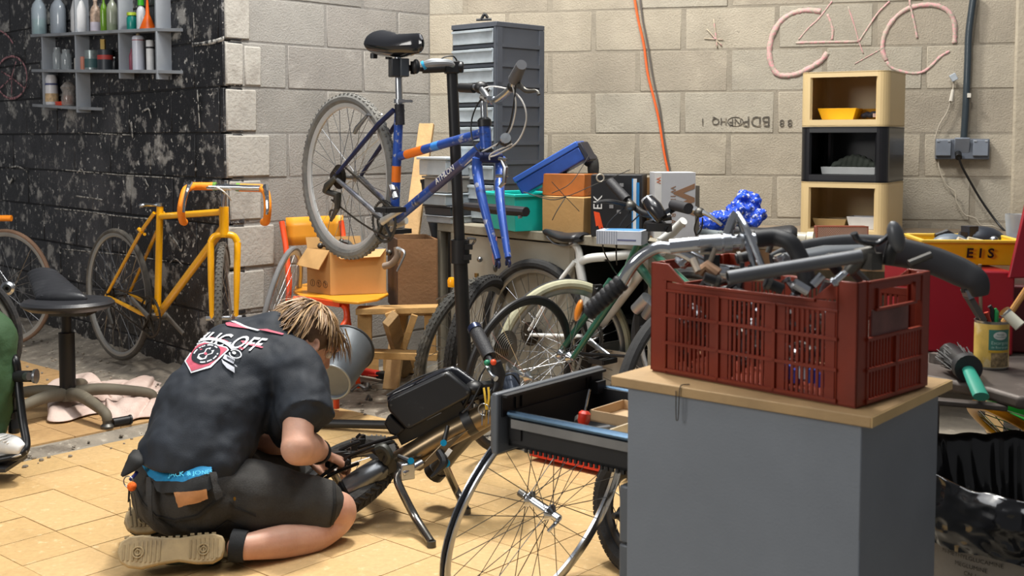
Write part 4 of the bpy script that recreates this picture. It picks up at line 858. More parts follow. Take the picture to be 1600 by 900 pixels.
for k in range(70):      # fringe and side locks hanging down past the face
    x = rnd.uniform(-.06, .085); p = hp(x, .055 + rnd.uniform(-.04, .03), .085 + rnd.uniform(-.03, .01)); pts = [p]
    for q in range(5): p = p + (F_ * (.55 - .12 * q) + V((.0 + rnd.uniform(-.12, .12), -.05, -.5 - .25 * q)) + S_ * rnd.uniform(-.12, .25) * (1 if x > 0 else -.5)).normalized() * rnd.uniform(.012, .019); pts.append(p)
    w = rnd.uniform(.002, .0045); lk.cm = rnd.choice((0, 1, 1, 2))
    if any((lambda q: q.x > .04 and -.045 < q.y < .035 and q.z < .028)(HR.transposed() @ (p_ - hc)) for p_ in pts): continue
    lk.tube(pts, [w, w, w, w * .8, w * .5, w * .1], 5, flat=.5, cap=False)
for k in range(330):      # nape
    x = rnd.uniform(-.07, .075); p = hp(x, -.10 + .25 * x * x * 8, rnd.uniform(-.07, .05)); pts = [p]
    for q in range(3): p = p + (U_ * -.9 - F_ * .40 + V((rnd.uniform(-.3, .3), rnd.uniform(-.3, .3), .1))).normalized() * .022; pts.append(p)
    lk.cm = rnd.choice((0, 1, 2)); w = rnd.uniform(.003, .006); lk.tube(pts, [w, w, w * .7, w * .1], 5, flat=.5, cap=False)
tp.w('hair_locks', lk, [m_hair, m_hair2, m_hair3], hcap, kind='stuff')
bd = MB()
for k in range(90):
    p = hp(rnd.uniform(.02, .062), rnd.uniform(.02, .085), rnd.uniform(-.11, -.06)); bd.tube([p, p + (F_ * .6 - U_ + S_ * .3).normalized() * .018], [.0018, .0004], 4, cap=False)
tp.w('beard', bd, m_hair, kind='stuff')
for sx in (1, -1):
    e = tp.w('eye', MB().ball(hp(.03 * sx, .078, .004), .0115), M('e9e4dd', .25)); tp.w('iris', MB().ball(hp(.03 * sx, .0875, .003), .0052), M('4a5a50', .2), e)
tp.w('lips', MB().tube([hp(-.022, .098, -.058), hp(0, .106, -.056), hp(.022, .098, -.058)], [.003, .006, .003], 8), M('a8604f', .5))
# sock, shoes, watch
tp.w('sock', MB().tube([py(385, 854, 3.10), py(362, 852, 3.10)], [.043, .045], 18), M('111316', .9, bump=.5)); 
sole = [(0, -.020), (.006, -.034), (.03, -.042), (.07, -.040), (.12, -.034), (.17, -.038), (.215, -.046), (.25, -.044), (.272, -.030), (.280, -.005), (.272, .022), (.25, .036), (.215, .042), (.17, .033), (.12, .027), (.07, .036), (.03, .036), (.006, .024), (0, .005)]
def shoe(lab, hx, toe, nrm, dark=False):
    X = (V(toe) - V(hx)).normalized(); Z = V(nrm).normalized(); Z = (Z - X * Z.dot(X)).normalized(); Y = Z.cross(X); R = Matrix((X, Y, Z)).transposed()
    so = tp.w('shoe', MB().prism(sole, .024, hx, R), M('a08c68', .7, var=.15, sc=20, wear=[('6f604a', 12, .5, .65, .6)]), bevel=.005, label=lab)
    tr = MB()
    for k in range(22):
        x = .020 + k * .0115
        if .10 < x < .165: continue
        tr.box(V(hx) + R @ V((x, -.002, .025)), (.0045, .058 - .25 * abs((x % .14) - .05) , .003), rot=R)
    for cx in (.055, .225): tr.ring(V(hx) + R @ V((cx, 0, .0265)), Z, .014, .002, 20, 5); tr.ring(V(hx) + R @ V((cx, 0, .0265)), Z, .007, .002, 16, 5)
    for k in range(13): tr.box(V(hx) + R @ V((.03 + k * .019, -.043 + .005 * (3 < k < 9), .010)), (.011, .006, .011), rot=R)
    tp.w('tread', tr, M('8a7858', .75, var=.2), so)
    U2 = MB(); q = lambda x, y, z: V(hx) + R @ V((x, y, z))
    U2.ball(q(.05, 0, -.040), (.046, .034, .050), R); U2.ball(q(.13, 0, -.030), (.07, .030, .042), R); U2.ball(q(.21, 0, -.022), (.060, .036, .034), R); U2.ball(q(.045, 0, -.070), (.038, .032, .034), R)
    tp.w('shoe_upper', U2, M('1c2723', .7, var=.2), so, mods=RM(.006, 3)); tp.w('shoe_stripe', MB().box(q(.125, -.040, -.012), (.012, .006, .05), rot=R), M('223a33', .6), so)
shoe('tan worn sole facing the camera', py(356, 853, 3.10) + V((0, -.03, 0)), py(209, 866, 3.03), (-.12, -.80, .42))
shoe('dark shoe hidden behind the near one', pz(345, 800, .05), pz(235, 815, .05), (-.1, -.7, .5))
tp.w('watch_strap', MB().ring(py(498, 706, 3.405), py(503, 708, 3.44) - py(490, 702, 3.36), .0345, .004, 28, 6, rz=.011), m_blk)
tp.w('watch', MB().tube([py(505, 699, 3.41), py(508, 698, 3.415)], .017, 16), m_steel)
# keys hanging at the hip
tk = T('key_bunch', 'bunch of keys with an orange ball hanging from the kneeling person\'s belt', 'keys', py(205, 755, 3.12))
tk.w('ring', MB().ring(py(201, 753, 3.13), (.3, 1, 0), .016, .0018, 20, 6).ring(py(204, 762, 3.13), (.8, .5, 0), .012, .0015, 18, 6), m_steel); tk.w('ball', MB().ball(py(206, 760, 3.12), .013, None, 16, 10), M('ee6a18', .8, bump=1, bsc=200)); tk.w('strap', MB().tube(cr([py(214, 738, 3.16), py(208, 745, 3.14), py(203, 750, 3.13)], 3), .005, 6), M('1f2468', .7))
for (a, b, c, d, m) in ((202, 764, 201, 784, m_blk), (203, 780, 204, 806, m_iron), (209, 770, 215, 811, m_iron)): tk.w('key', MB().beam(py(a, b, 3.12), py(c, d, 3.12), .009 if m == m_blk else .0035, .003), m)
# ------------------------------------------------------------ foreground wheel, tyre
ax = V((.71, -.60, -.30)).normalized()
c = py(843, 790, 2.82)
t = T('bicycle_wheel', 'silver spoked road wheel without tyre standing in front beside the open drawer', 'wheel', V((c.x, c.y, 0)))
wheel(t, c, ax, .335, tyre=False, part=False, mr=M('a9adb5', .22, .95, var=.08), mh=m_chr, ns=32, hubw=.048, rimw=.012, ms=M('5b5a58', .35, .9), rs=.0012)
F = frame(ax); t.w('rim_edge', MB().ring(c, ax, .3335, .004, 72, 6), M('26282e', .4, .5))
e = c + ax * .066; t.w('quick_release', MB().tube([c + ax * .05, e], .010, 12).tube(cr([e, py(868, 818, 2.73), py(857, 830, 2.73)], 5), [.006, .0045, .005], 8), m_chr); t.w('quick_release_nut', MB().tube([c - ax * .05, c - ax * .068], .010, 12), m_iron)
c = V((.155, 3.52, .31)); ax = V((.93, .36, .06))
t = T('bicycle_wheel', 'small black tyred wheel seen edge on behind the left edge of the drawer pedestal', 'wheel', V((c.x, c.y, 0)))
cc_ = py(988, 802, 3.05); aa_ = V((.86, .50, -.05)).normalized(); wheel(t, cc_, aa_, .165, part=False, tr=.028, mt=M('1c1c1e', .85, bump=1, bsc=60), ns=16, knob=1, mr=m_dark, mh=m_dark)

# ------------------------------------------------------------ electric bicycle on its double kickstand
PE = Plane(py(680, 670, 3.5), (.98, -.08, 0), .10); n = PE.n
t = T('electric_bicycle', 'low bronze electric bicycle with a big black battery on its double kickstand', 'electric bicycle', pz(700, 825))
m_brz = M('7f6e56', .28, .85, var=.12, sc=6); m_batt = M('16171a', .42, var=.15, coat=.15, wear=[('3a3b3d', 18, .62, .70, .6)]); m_anod = M('1f9fd0', .3, .6); m_gun = M('3b3a38', .35, .8, var=.15)
def Q_(u, v, off=0): return PE(u, v, off)
t.w('main_tube', MB().tube([Q_(624, 722), Q_(690, 684), Q_(760, 648), Q_(800, 626)], [.036, .038, .036, .034], 22), m_brz)
t.w('tube_collar', MB().tube([Q_(727, 663), Q_(740, 656)], .041, 20), m_blk)
def poly3(pts, d, off): return MB().prism([( (PE(u, v) - PE.P).dot(PE.D), (PE(u, v) - PE.P).dot(PE.n.cross(PE.D))) for u, v in pts], d, PE.P + n * off, Matrix((PE.D, PE.n.cross(PE.D), n)).transposed())
t.w('lower_plate', poly3([(655, 728), (692, 690), (735, 668), (690, 712), (660, 732), (640, 730)], .012, .03), m_brz, bevel=.003)
t.w('lower_beam', MB().beam(Q_(594, 753), Q_(624, 728), .03, .024).beam(Q_(700, 688), Q_(745, 662), .03, .026), m_dark)
bat = t.w('battery', poly3([(612, 640), (609, 632), (609, 623), (615, 618), (690, 583), (700, 579), (706, 581), (736, 606), (739, 612), (732, 620), (645, 667), (638, 668)], .045, .0), m_batt, bevel=.008)
t.w('battery_shell', poly3([(604, 634), (604, 622), (612, 612), (692, 576), (706, 573), (716, 576), (752, 602), (768, 606), (770, 618), (752, 622), (640, 678), (628, 672)], .035, -.038), M('1d1e24', .22, coat=.5), bat, bevel=.008)
t.w('battery_foot', poly3([(602, 660), (610, 645), (636, 668), (622, 680), (612, 676)], .06, -.03), m_dark, bat, bevel=.006)
t.w('battery_rail', MB().beam(Q_(622, 684, .0), Q_(724, 634, .0), .012, .05), m_blk, bat)
mb = MB()
for u, v in ((696, 586), (730, 613), (611, 633), (639, 664)): mb.tube([Q_(u, v, .044), Q_(u, v, .047)], .004, 8)
t.w('battery_screw', mb, m_iron, bat)
t.w('battery_latch', poly3([(668, 650), (690, 640), (692, 643), (670, 654)], .006, .03), m_steel, bat)
# rear fork arm, tyre, guard
cw = py(528, 752, 3.58); axw = V((.36, .22, -.80)).normalized()
wheel(t, cw, axw, .215, tr=.032, mt=M('2b2a28', .8, var=.25, bump=1, bsc=60), mr=m_dark, ns=16, rimw=.02)
Fw = frame(axw); tr = MB()
for k in range(60):
    a = 2 * PI * k / 60; d = Fw.col[0] * math.cos(a) + Fw.col[1] * math.sin(a); s = axw.cross(d)
    for q in (-1, 1): tr.beam(cw + d * .2155 + axw * .002 * q, cw + d * .2125 + axw * .018 * q + s * .014, .005, .004)
t.w('tyre_tread', tr, m_blk, kind='stuff')
g = py(570, 747, 3.46); gd = (py(592, 735, 3.47) - py(548, 762, 3.45)).normalized(); gR = frame(gd)
t.w('motor_guard', MB().tube([g - gd * .072, g - gd * .06, g, g + gd * .055, g + gd * .075], [.030, .042, .046, .044, .028], 20, flat=.8), M('6d6f71', .3, .85, var=.12))
t.w('guard_cap', MB().tube([g - gd * .09, g - gd * .068], [.022, .034], 16).tube([py(551, 778, 3.4), py(549, 780, 3.38)], .007, 8), m_blk)
t.w('swing_arm', MB().tube([py(597, 712, 3.5), py(585, 700, 3.52), py(560, 707, 3.6)], [.012, .016, .012], 10).beam(py(596, 700, 3.47), py(616, 735, 3.47), .03, .04), m_gun)
t.w('tail_bracket', MB().tube(cr([py(590, 703, 3.45), py(600, 700, 3.44), py(608, 712, 3.44), py(603, 722, 3.45)], 4), .014, 10), M('34352f', .5))
mb = MB(); mb.box(py(560, 690, 3.55), (.035, .03, .02), .4).box(py(553, 695, 3.54), (.02, .03, .03), .2).tube([py(557, 684, 3.54), py(563, 678, 3.54)], .005, 6).box(py(567, 684, 3.56), (.012, .015, .02), .6)
t.w('axle_bracket', mb, m_blk)
mb = MB(); mb.box(py(529, 712, 3.5), (.05, .04, .035), .4).box(py(519, 722, 3.48), (.035, .03, .03), .7).box(py(541, 716, 3.5), (.03, .03, .04), .1).tube([py(514, 725, 3.47), py(520, 708, 3.48)], .008, 8).tube([py(536, 730, 3.46), py(545, 718, 3.46)], .006, 8); t.w('brake_caliper', mb, m_dark, bevel=.002)
for pts in ([(560, 700, 3.5), (590, 690, 3.48), (622, 682, 3.46)], [(540, 715, 3.48), (580, 700, 3.46), (615, 690, 3.46)], [(530, 704, 3.5), (548, 695, 3.5), (562, 690, 3.5)], [(492, 752, 3.45), (515, 735, 3.46), (535, 722, 3.47)], [(500, 752, 3.46), (525, 738, 3.46), (560, 724, 3.44)]):
    t.w('rod', MB().tube(cr([py(*q) for q in pts], 5), .0055, 8), rnd.choice([m_gun, m_blk]))
# kickstand and pedals
ks = t.w('kickstand_bracket', MB().box(py(634, 735, 3.42), (.045, .04, .05), .5).tube([py(628, 740, 3.40), py(660, 722, 3.45)], .012, 12), m_alu, bevel=.004)
for pts in ([(645, 730, 3.43), (628, 735, 3.41), (621, 748, 3.40), (628, 768, 3.385), (650, 810, 3.36), (674, 848, 3.355)], [(680, 695, 3.55), (686, 705, 3.56), (700, 738, 3.59), (715, 770, 3.62), (729, 797, 3.65)]):
    P_ = [py(*q) for q in pts]; P_[-1] = pz(pts[-1][0], pts[-1][1], .012); lg = t.w('kickstand_leg', MB().tube(cr(P_, 6), .0125, 14), M('84827e', .25, .95, var=.1)); t.w('leg_foot', MB().tube([P_[-1] + V((0, 0, .006)), P_[-1] - V((0, 0, .011))], [.0135, .014], 12), m_iron, lg)
for a, b, k in (((700, 665), (693, 694), (693, 692)), ((622, 712), (645, 722), (642, 720))):
    lv = t.w('lever', MB().tube([Q_(*a, .07), Q_(*b, .08)], [.006, .009], 8), m_blk); t.w('blue_bolt', MB().tube([Q_(*k, .08), Q_(*k, .094)], .010, 12), m_anod, lv)
lv = t.w('lever', MB().tube(cr([py(686, 706, 3.45), py(694, 722, 3.42), py(685, 735, 3.41), py(673, 746, 3.40)], 4), [.012, .014, .008, .004], 8), m_blk); t.w('blue_bolt', MB().tube([py(694, 723, 3.44), py(697, 724, 3.42)], .013, 12), m_anod, lv)
sk = t.w('lower_shock', MB().tube([py(682, 735, 3.62), py(705, 705, 3.6), py(745, 664, 3.58)], [.03, .03, .026], 16), M('5c5a56', .4, .7, var=.2)); t.w('shock_cap', MB().tube([py(677, 740, 3.63), py(685, 731, 3.62)], .036, 16), m_dark, sk)
t.w('shock_lettering', poly3([(697, 706), (705, 695), (711, 699), (703, 710)], .0015, .055), M('e8e8e6', .5), sk)
t.w('joint_sleeve', MB().tube([py(735, 675, 3.55), py(765, 655, 3.52), py(800, 640, 3.5)], .03, 16), M('6b6258', .5, .5, var=.2))
# bar end, brake lever, bell
hb_ = t.w('handlebar', MB().tube(cr([py(744, 515, 3.62), py(762, 556, 3.55), py(775, 590, 3.5), py(772, 612, 3.48), py(750, 620, 3.5)], 5), .012, 12), m_blk)
t.w('grip', MB().tube([py(742, 514, 3.63), py(765, 558, 3.55)], .0225, 18), M('26262a', .6, bump=.5, bsc=200), hb_); t.w('lock_ring', MB().tube([py(741, 512, 3.635), py(744, 518, 3.62)], .0235, 18), M('2a3350', .3, .6), hb_)
t.w('green_button', MB().ball(py(761, 567, 3.5), .010), M('1f7a5a', .4), hb_); t.w('red_button', MB().ball(py(771, 566, 3.48), .0095), M('e04a20', .4), hb_)
t.w('brake_lever', MB().tube(cr([py(760, 572, 3.52), py(767, 585, 3.49), py(775, 592, 3.47)], 4), [.008, .006, .009], 8), m_alu, hb_); t.w('lever_body', MB().tube([py(774, 565, 3.5), py(779, 585, 3.5), py(776, 608, 3.5)], [.018, .022, .018], 12).box(py(765, 605, 3.5), (.05, .05, .03), .3), m_dark, hb_)
mb = MB(); mb.tube([py(795, 590, 3.6), py(800, 618, 3.56)], [.035, .03], 16); t.w('display', mb, M('3a4250', .25, .3, coat=.5)); t.w('headset_cluster', MB().box(py(770, 618, 3.55), (.11, .08, .04), .3).ball(py(742, 606, 3.5), (.03, .03, .022)).tube([py(736, 612, 3.5), py(722, 640, 3.5)], .006, 6), m_blk, bevel=.006)
for pts in ([(758, 575, 3.5), (748, 595, 3.5), (757, 612, 3.48), (760, 640, 3.47)], [(780, 590, 3.55), (800, 585, 3.55), (812, 600, 3.55)], [(752, 600, 3.47), (735, 632, 3.46), (722, 645, 3.45)], [(775, 600, 3.5), (764, 616, 3.46), (758, 650, 3.46)], [(604, 618, 3.46), (650, 592, 3.52), (690, 577, 3.55)]):
    t.w('brake_cable', MB().tube(cr([py(*q) for q in pts], 6), .003, 6), m_cable)
tk = T('key_bunch', 'keys on a yellow cord hanging from the electric bicycle beside the drawer', 'keys', py(758, 640, 3.42))
tk.w('cord', MB().tube(cr([py(756, 606, 3.43), py(758, 620, 3.42), py(760, 640, 3.42)], 4), .0035, 6).tube(cr([py(763, 605, 3.43), py(764, 622, 3.42), py(761, 640, 3.42)], 4), .0035, 6), M('d8b23a', .6))
tk.w('ring', MB().ring(py(756, 640, 3.42), (.4, 1, 0), .018, .0018, 18, 6), m_steel)
for dx, dv in ((-4, 22), (2, 26), (6, 20)): tk.w('key', MB().beam(py(758 + dx, 642, 3.415), py(757 + dx, 642 + dv, 3.41), .016, .003), [m_steel, m_chr, M('b4914c', .35, .8)][rnd.randrange(3)])

# ------------------------------------------------------------ yellow road bike against the black wall
Pa, Pb = py(184, 460, 5.78), py(350, 480, 5.08); PY = Plane(Pa, Pb - Pa); n = PY.n
t = T('road_bicycle', 'yellow road bike without a saddle leaning at the corner of the black wall', 'bicycle', V((Pb.x - .4, Pb.y + .4, 0)))
m_yel = M('f2ae0c', .28, var=.06, sc=12, coat=.5, wear=[('8a5a20', 9, .70, .74, .8)]); m_tape = M('f28a14', .6, var=.08, bump=.3, bsc=100)
bb = PY(246, 494)
frametube(t, 'seat_tube', PY(250, 322), bb, .0165, m_yel); frametube(t, 'top_tube', PY(252, 338), PY(350, 331), .0155, m_yel); frametube(t, 'down_tube', bb, PY(349, 356), .0185, m_yel)
frametube(t, 'head_tube', PY(350, 323), PY(350, 367), .021, m_yel); stays(t, 'seat_stay', PY(248, 332), Pa, n, .0095, m_yel, .022); stays(t, 'chain_stay', bb, Pa, n, .011, m_yel, .03)
t.w('stay_bridge', MB().tube([PY(226, 366, .04), PY(226, 366, -.04)], .008, 8).tube([PY(217, 358, .045), PY(222, 362, .045)], .010, 8), m_yel)
wheel(t, Pa, n, .335, .014, m_tireD, M('a9a8a4', .4, .7, var=.1), m_iron, ns=32, cas=1 if frame(n).col[2].dot(n) > 0 else -1)
t.w('seat_clamp', MB().tube([PY(250, 322), PY(250, 317)], .020, 14).tube([PY(248, 321), py(224, 320, 5.4)], [.006, .009], 8).ball(py(222, 321, 5.4), (.016, .012, .01)), m_alu)
crankset(t, bb, n, 2.65, .095, .165, M('77736d', .4, .6, var=.2), x=PY.D, pedal=False, mring=M('4a443c', .5, .7, var=.3))
ch = MB(); up = V((0, 0, 1)); ch.tube([bb + n * .04 + up * .09, Pa + n * .04 + up * .04], .004, 5).tube([bb + n * .04 - up * .09, Pa + n * .04 - up * .05], .004, 5); t.w('chain', ch, m_chain)
rd = MB().tube([Pa + n * .05 - up * .01, Pa + n * .06 + PY.D * .02 - up * .08, Pa + n * .055 + PY.D * .05 - up * .14], [.01, .016, .01], 8); t.w('rear_derailleur', rd, m_iron)
fc = py(350, 497, 5.03); fa = V((.985, .17, 0)).normalized(); crn = PY(350, 370)
wheel(t, fc, V((.985, .17, 0)), .335, .0165, m_tireD, M('9a9894', .4, .7), m_alu, ns=32, knob=1)
fk = t.w('fork', MB().tube([PY(350, 362), crn], .019, 12).tube(cr([crn - fa * .058 + up * -.025, crn - fa * .035 + up * .006, crn + fa * .035 + up * .006, crn + fa * .058 + up * -.025], 5), .015, 12), m_yel)
for q in (-1, 1):
    a = crn + fa * q * .058 - up * .025; b = fc + fa * q * .052; t.w('fork_blade', MB().tube([a, a + (b - a) * .5, b], [.0155, .0145, .010], 12), m_yel, fk); t.w('axle_nut', MB().tube([b - fa * .006, b + fa * q * .025], .011, 10), m_alu, fk)
mb = MB().tube([PY(350, 323), PY(351, 300)], .012, 12).tube([PY(351, 300), py(353, 291, 4.98)], .014, 12); t.w('quill_stem', mb, m_chr)
yb = 4.97; hb_ = t.w('handlebar', MB().tube([py(300, 291, yb), py(412, 294, yb - .02)], .013, 14), m_chr)
for (a, b) in (((299, 291), (336, 291)), ((374, 293), (410, 294))): t.w('bar_tape', MB().tube([py(*a, yb), py(*b, yb)], .0175, 14), m_tape, hb_)
for (a, b) in (((333, 291), (338, 291)), ((369, 292), (375, 293))): t.w('green_tape', MB().tube([py(*a, yb), py(*b, yb)], .0182, 14), M('5c8a2c', .6), hb_)
for sx, pts in ((-1, [(302, 291, yb), (291, 296, yb - .06), (286, 310, yb - .1), (283, 328, yb - .11), (285, 344, yb - .04), (288, 347, yb)]), (1, [(408, 294, yb), (415, 300, yb - .07), (418, 315, yb - .11), (418, 332, yb - .11), (416, 346, yb - .05), (412, 347, yb)])):
    t.w('bar_drop', MB().tube(cr([py(*q) for q in pts], 6), .0165, 14), m_tape, hb_)
t.w('brake_lever', MB().tube(cr([py(297, 286, yb - .06), py(293, 296, yb - .13), py(288, 315, yb - .15), py(287, 332, yb - .16)], 4), [.012, .008, .006, .006], 8), m_chr, hb_)
t.w('brake_lever', MB().tube(cr([py(415, 292, yb - .08), py(417, 305, yb - .15), py(418, 325, yb - .17), py(417, 335, yb - .17)], 4), [.014, .009, .007, .006], 8), m_chr, hb_)
t.w('brake_cable', MB().tube(cr([py(338, 292, yb - .02), py(348, 298, yb - .05), py(356, 306, yb - .03), py(361, 313, yb + .02)], 5), .003, 6), m_greyc)
t.w('front_brake', MB().tube(cr([py(342, 380, 4.95), py(337, 393, 4.93), py(337, 405, 4.95)], 3), .006, 6), m_iron, fk)
# ---- road bike at the left edge, black wall behind
Pc = py(12, 448, 6.42); PL2 = Plane(Pc, (.93, -.37, 0)); n = PL2.n
t = T('road_bicycle', 'bike at the left edge with a pale rimmed wheel and an orange taped bar end', 'bicycle', V((Pc.x, Pc.y, 0)))
wheel(t, Pc, n, .325, .012, M('7a5f4c', .8, var=.2), M('b9b4ac', .4, .6, var=.1), m_alu, ns=28, rimw=.013)
t.w('bar_tape', MB().tube([py(-40, 341, 6.3), py(18, 341, 6.3)], .017, 14), m_tape); t.w('fork_blade', MB().tube([py(-30, 355, 6.35), Pc + n * .05], .012, 10), m_iron)
# ---- loose slim wheel in front of the orange chair
c = py(438, 492, 5.12); t = T('bicycle_wheel', 'slim grey tyred wheel leaning on the orange legged chair', 'wheel', V((c.x, c.y, 0)))
wheel(t, c, V((.985, -.05, -.20)), .315, .012, M('6b6b6c', .7, var=.2), M('b7b7b6', .35, .7), m_alu, part=False, ns=28, qr=True)

# ------------------------------------------------------------ the heap of wheels and bikes in the middle
c = py(728, 543, 4.98); t = T('bicycle_wheel', 'grey rimmed knobbly wheel standing left of and behind the stand pole', 'wheel', V((c.x, c.y, 0)))
wheel(t, c, V((.78, -.56, -.25)), .325, .024, M('3a3936', .85, bump=.5, wear=[('7b766c', 6, .5, .7, .6)]), M('a6a39b', .45, .5), m_iron, part=False, knob=1, cas=1)
c = py(752, 545, 4.80); t = T('bicycle_wheel', 'black knobbly mountain bike wheel right behind the stand pole', 'wheel', V((c.x, c.y, 0)))
wheel(t, c, V((.90, -.40, -.10)), .315, .026, M('201f1f', .85, bump=.8), M('8f8e8a', .4, .7), m_iron, part=False, knob=1, ns=32)
c = py(813, 585, 4.28); t = T('bicycle_wheel', 'black rimmed road wheel with a steel cassette in front of the wheel heap', 'wheel', V((c.x, c.y, 0)))
wheel(t, c, V((.74, -.66, -.14)), .305, .010, M('1d1d1f', .5), M('4c4d4f', .3, .8), m_alu, part=False, ns=32)
axc = V((.74, -.66, -.14)).normalized(); cs = MB()
for k in range(8): cs.lathe([(.012, 0), (.064 * (1 - k * .085), 0), (.064 * (1 - k * .085), .0024), (.012, .0024)], py(803, 547, 4.22) - axc * (.045 - k * .0052), frame(axc), 34)
t.w('cassette', cs, M('8e8a84', .3, .9, var=.15))
# white bike
PW = Plane(py(905, 430, 4.60), (.72, -.69, 0)); n = PW.n
t = T('bicycle', 'white bike with a black saddle standing against the grey bench', 'bicycle', V((py(905, 430, 4.6).x, 4.6, 0)))
m_wf = M('dcdcd8', .3, var=.05, coat=.4); bb = PW(925, 525)
saddle(t, PW(884, 368), PW.D * -1 + V((0, 0, .04)), (0, 0, 1), .225, .13, .05, M('232327', .45))
t.w('seat_post', MB().tube(cr([PW(893, 378), PW(903, 388), PW(906, 405), PW(907, 425)], 4), [.015, .015, .017, .017], 12), m_wf)
frametube(t, 'seat_tube', PW(904, 404), bb, .019, m_wf); tt = t.w('top_tube', MB().tube(cr([PW(900, 414), PW(920, 404), PW(960, 400), PW(1010, 394)], 5), [.014, .018, .019, .02], 14), m_wf)
t.w('decal', MB().tube([PW(925, 405, .0008), PW(950, 402, .0008), PW(985, 398, .0008)], [.008, .0172, .010], 12, flat=1), m_blk, tt); frametube(t, 'down_tube', bb, PW(1010, 415), .021, m_wf); frametube(t, 'head_tube', PW(1008, 385), PW(1014, 425), .02, m_wf)
rc = PW(838, 520); stays(t, 'seat_stay', PW(903, 408), rc, n, .009, m_wf); stays(t, 'chain_stay', bb, rc, n, .010, m_wf)
wheel(t, rc, n, .31, .022, M('232324', .8, bump=.5, wear=[('5b564e', 7, .5, .72, .6)]), M('a9a9a6', .4, .7), m_iron, cas=1)
wheel(t, PW(1085, 540), n, .29, .022, m_tire); frametube(t, 'fork_blade', PW(1014, 425), PW(1050, 515), .014, m_wf); crankset(t, bb, n, -.4, .085, .16, m_alu, x=PW.D)
t.w('quill_stem', MB().tube([PW(1030, 396), PW(1032, 372)], .014, 12).tube([PW(1030, 378), py(1052, 362, 4.3), py(1068, 345, 4.25)], [.016, .018, .016], 12).lathe([(.02, -.01), (.024, 0), (.02, .008)], PW(1031, 395), n=14), m_wf)
# green bike
PG = Plane(py(883, 553, 4.42), (.62, -.78, 0)); n = PG.n; ng = V((.86, -.50, 0)).normalized()
fc = py(884, 556, 4.42)
t = T('bicycle', 'dark green bike with a pale tyred front wheel and black handlebar with headlight', 'bicycle', V((fc.x, fc.y, 0)))
m_grn = M('2f6350', .28, .3, var=.12, coat=.5); m_cream = M('a8a68c', .75, var=.12, bump=.3, wear=[('7d7a64', 8, .5, .7, .5)])
PF = Plane(fc, (.9, .43, 0)); nf = PF.n
wheel(t, fc, nf, .298, .019, m_cream, M('a8a8a6', .35, .8), m_chr, ns=36, rimw=.013)
t.w('tyre_edge', MB().ring(fc - nf * .013, nf, .285, .015, 64, 8), m_tire)
cr0 = py(965, 440, 4.34); hb0, ht0 = py(984, 415, 4.38), py(1006, 368, 4.33)
ff = t.w('fork', MB().tube([cr0, hb0], .017, 12), m_grn)
for q in (-1, 1): b = fc + nf * q * .055; a = cr0 + nf * q * .045; t.w('fork_blade', MB().tube(cr([a, a + (b - a) * .5, b + V((0, 0, 0))], 5), [.016, .014, .010], 12), m_grn, ff)
frametube(t, 'head_tube', hb0, ht0, .020, m_grn); bbg = py(1062, 500, 3.95)
frametube(t, 'down_tube', hb0 + (ht0 - hb0) * .25, bbg, .017, m_grn); frametube(t, 'top_tube', hb0 + (ht0 - hb0) * .8, py(1085, 455, 3.95), .015, m_grn)
t.w('headset', MB().lathe([(.018, 0), (.024, .002), (.024, .012), (.018, .024)], ht0 - (ht0 - hb0).normalized() * .01, frame(ht0 - hb0), 16), m_blk)
st_ = t.w('quill_stem', MB().tube([ht0, py(1012, 352, 4.32)], .013, 12).tube([py(1012, 352, 4.32), py(1030, 350, 4.22), py(1045, 358, 4.18)], [.018, .02, .014], 12), m_blk)
hb_ = t.w('handlebar', MB().tube(cr([py(955, 285, 4.45), py(975, 305, 4.40), py(990, 322, 4.33), py(1010, 335, 4.25), py(1035, 335, 4.18), py(1052, 326, 4.1)], 5), .0125, 12), m_blk)
t.w('grip', MB().tube([py(953, 284, 4.46), py(980, 313, 4.37)], .020, 16), M('26262a', .6, bump=.4, bsc=200), hb_); t.w('grip', MB().tube([py(1052, 320, 4.10), py(1076, 326, 4.0)], .020, 16), M('26262a', .6), hb_); t.w('grip_cap', MB().tube([py(1050.5, 320, 4.105), py(1052, 320, 4.10)], .0165, 16), M('b6ad98', .5), hb_)
t.w('brake_lever', MB().tube(cr([py(978, 320, 4.3), py(955, 315, 4.28), py(940, 315, 4.28), py(932, 318, 4.28)], 4), [.010, .009, .007, .006], 8), m_blk, hb_); t.w('brake_lever', MB().tube(cr([py(1085, 328, 3.98), py(1105, 335, 3.95), py(1128, 352, 3.92)], 4), [.014, .008, .006], 8), m_steel, hb_); t.w('shifter', MB().ball(py(1093, 332, 3.97), (.02, .02, .018)).ball(py(985, 322, 4.3), (.022, .02, .02)), m_iron, hb_)
hl = t.w('headlight', MB().tube(cr([py(1012, 312, 4.14), py(1022, 325, 4.11), py(1034, 342, 4.09)], 4), [.024, .030, .024], 18), M('1a1a1d', .25, coat=.5)); t.w('headlight_lens', MB().tube([py(1011, 310, 4.14), py(1013, 314, 4.135)], .024, 18), M('b9bec4', .2), hl)
t.w('reflector_arm', MB().tube([py(1035, 342, 4.1), py(1048, 338, 4.1)], [.010, .014], 10).box(py(1030, 355, 4.2), (.09, .03, .03), -.3), m_blk, hl)
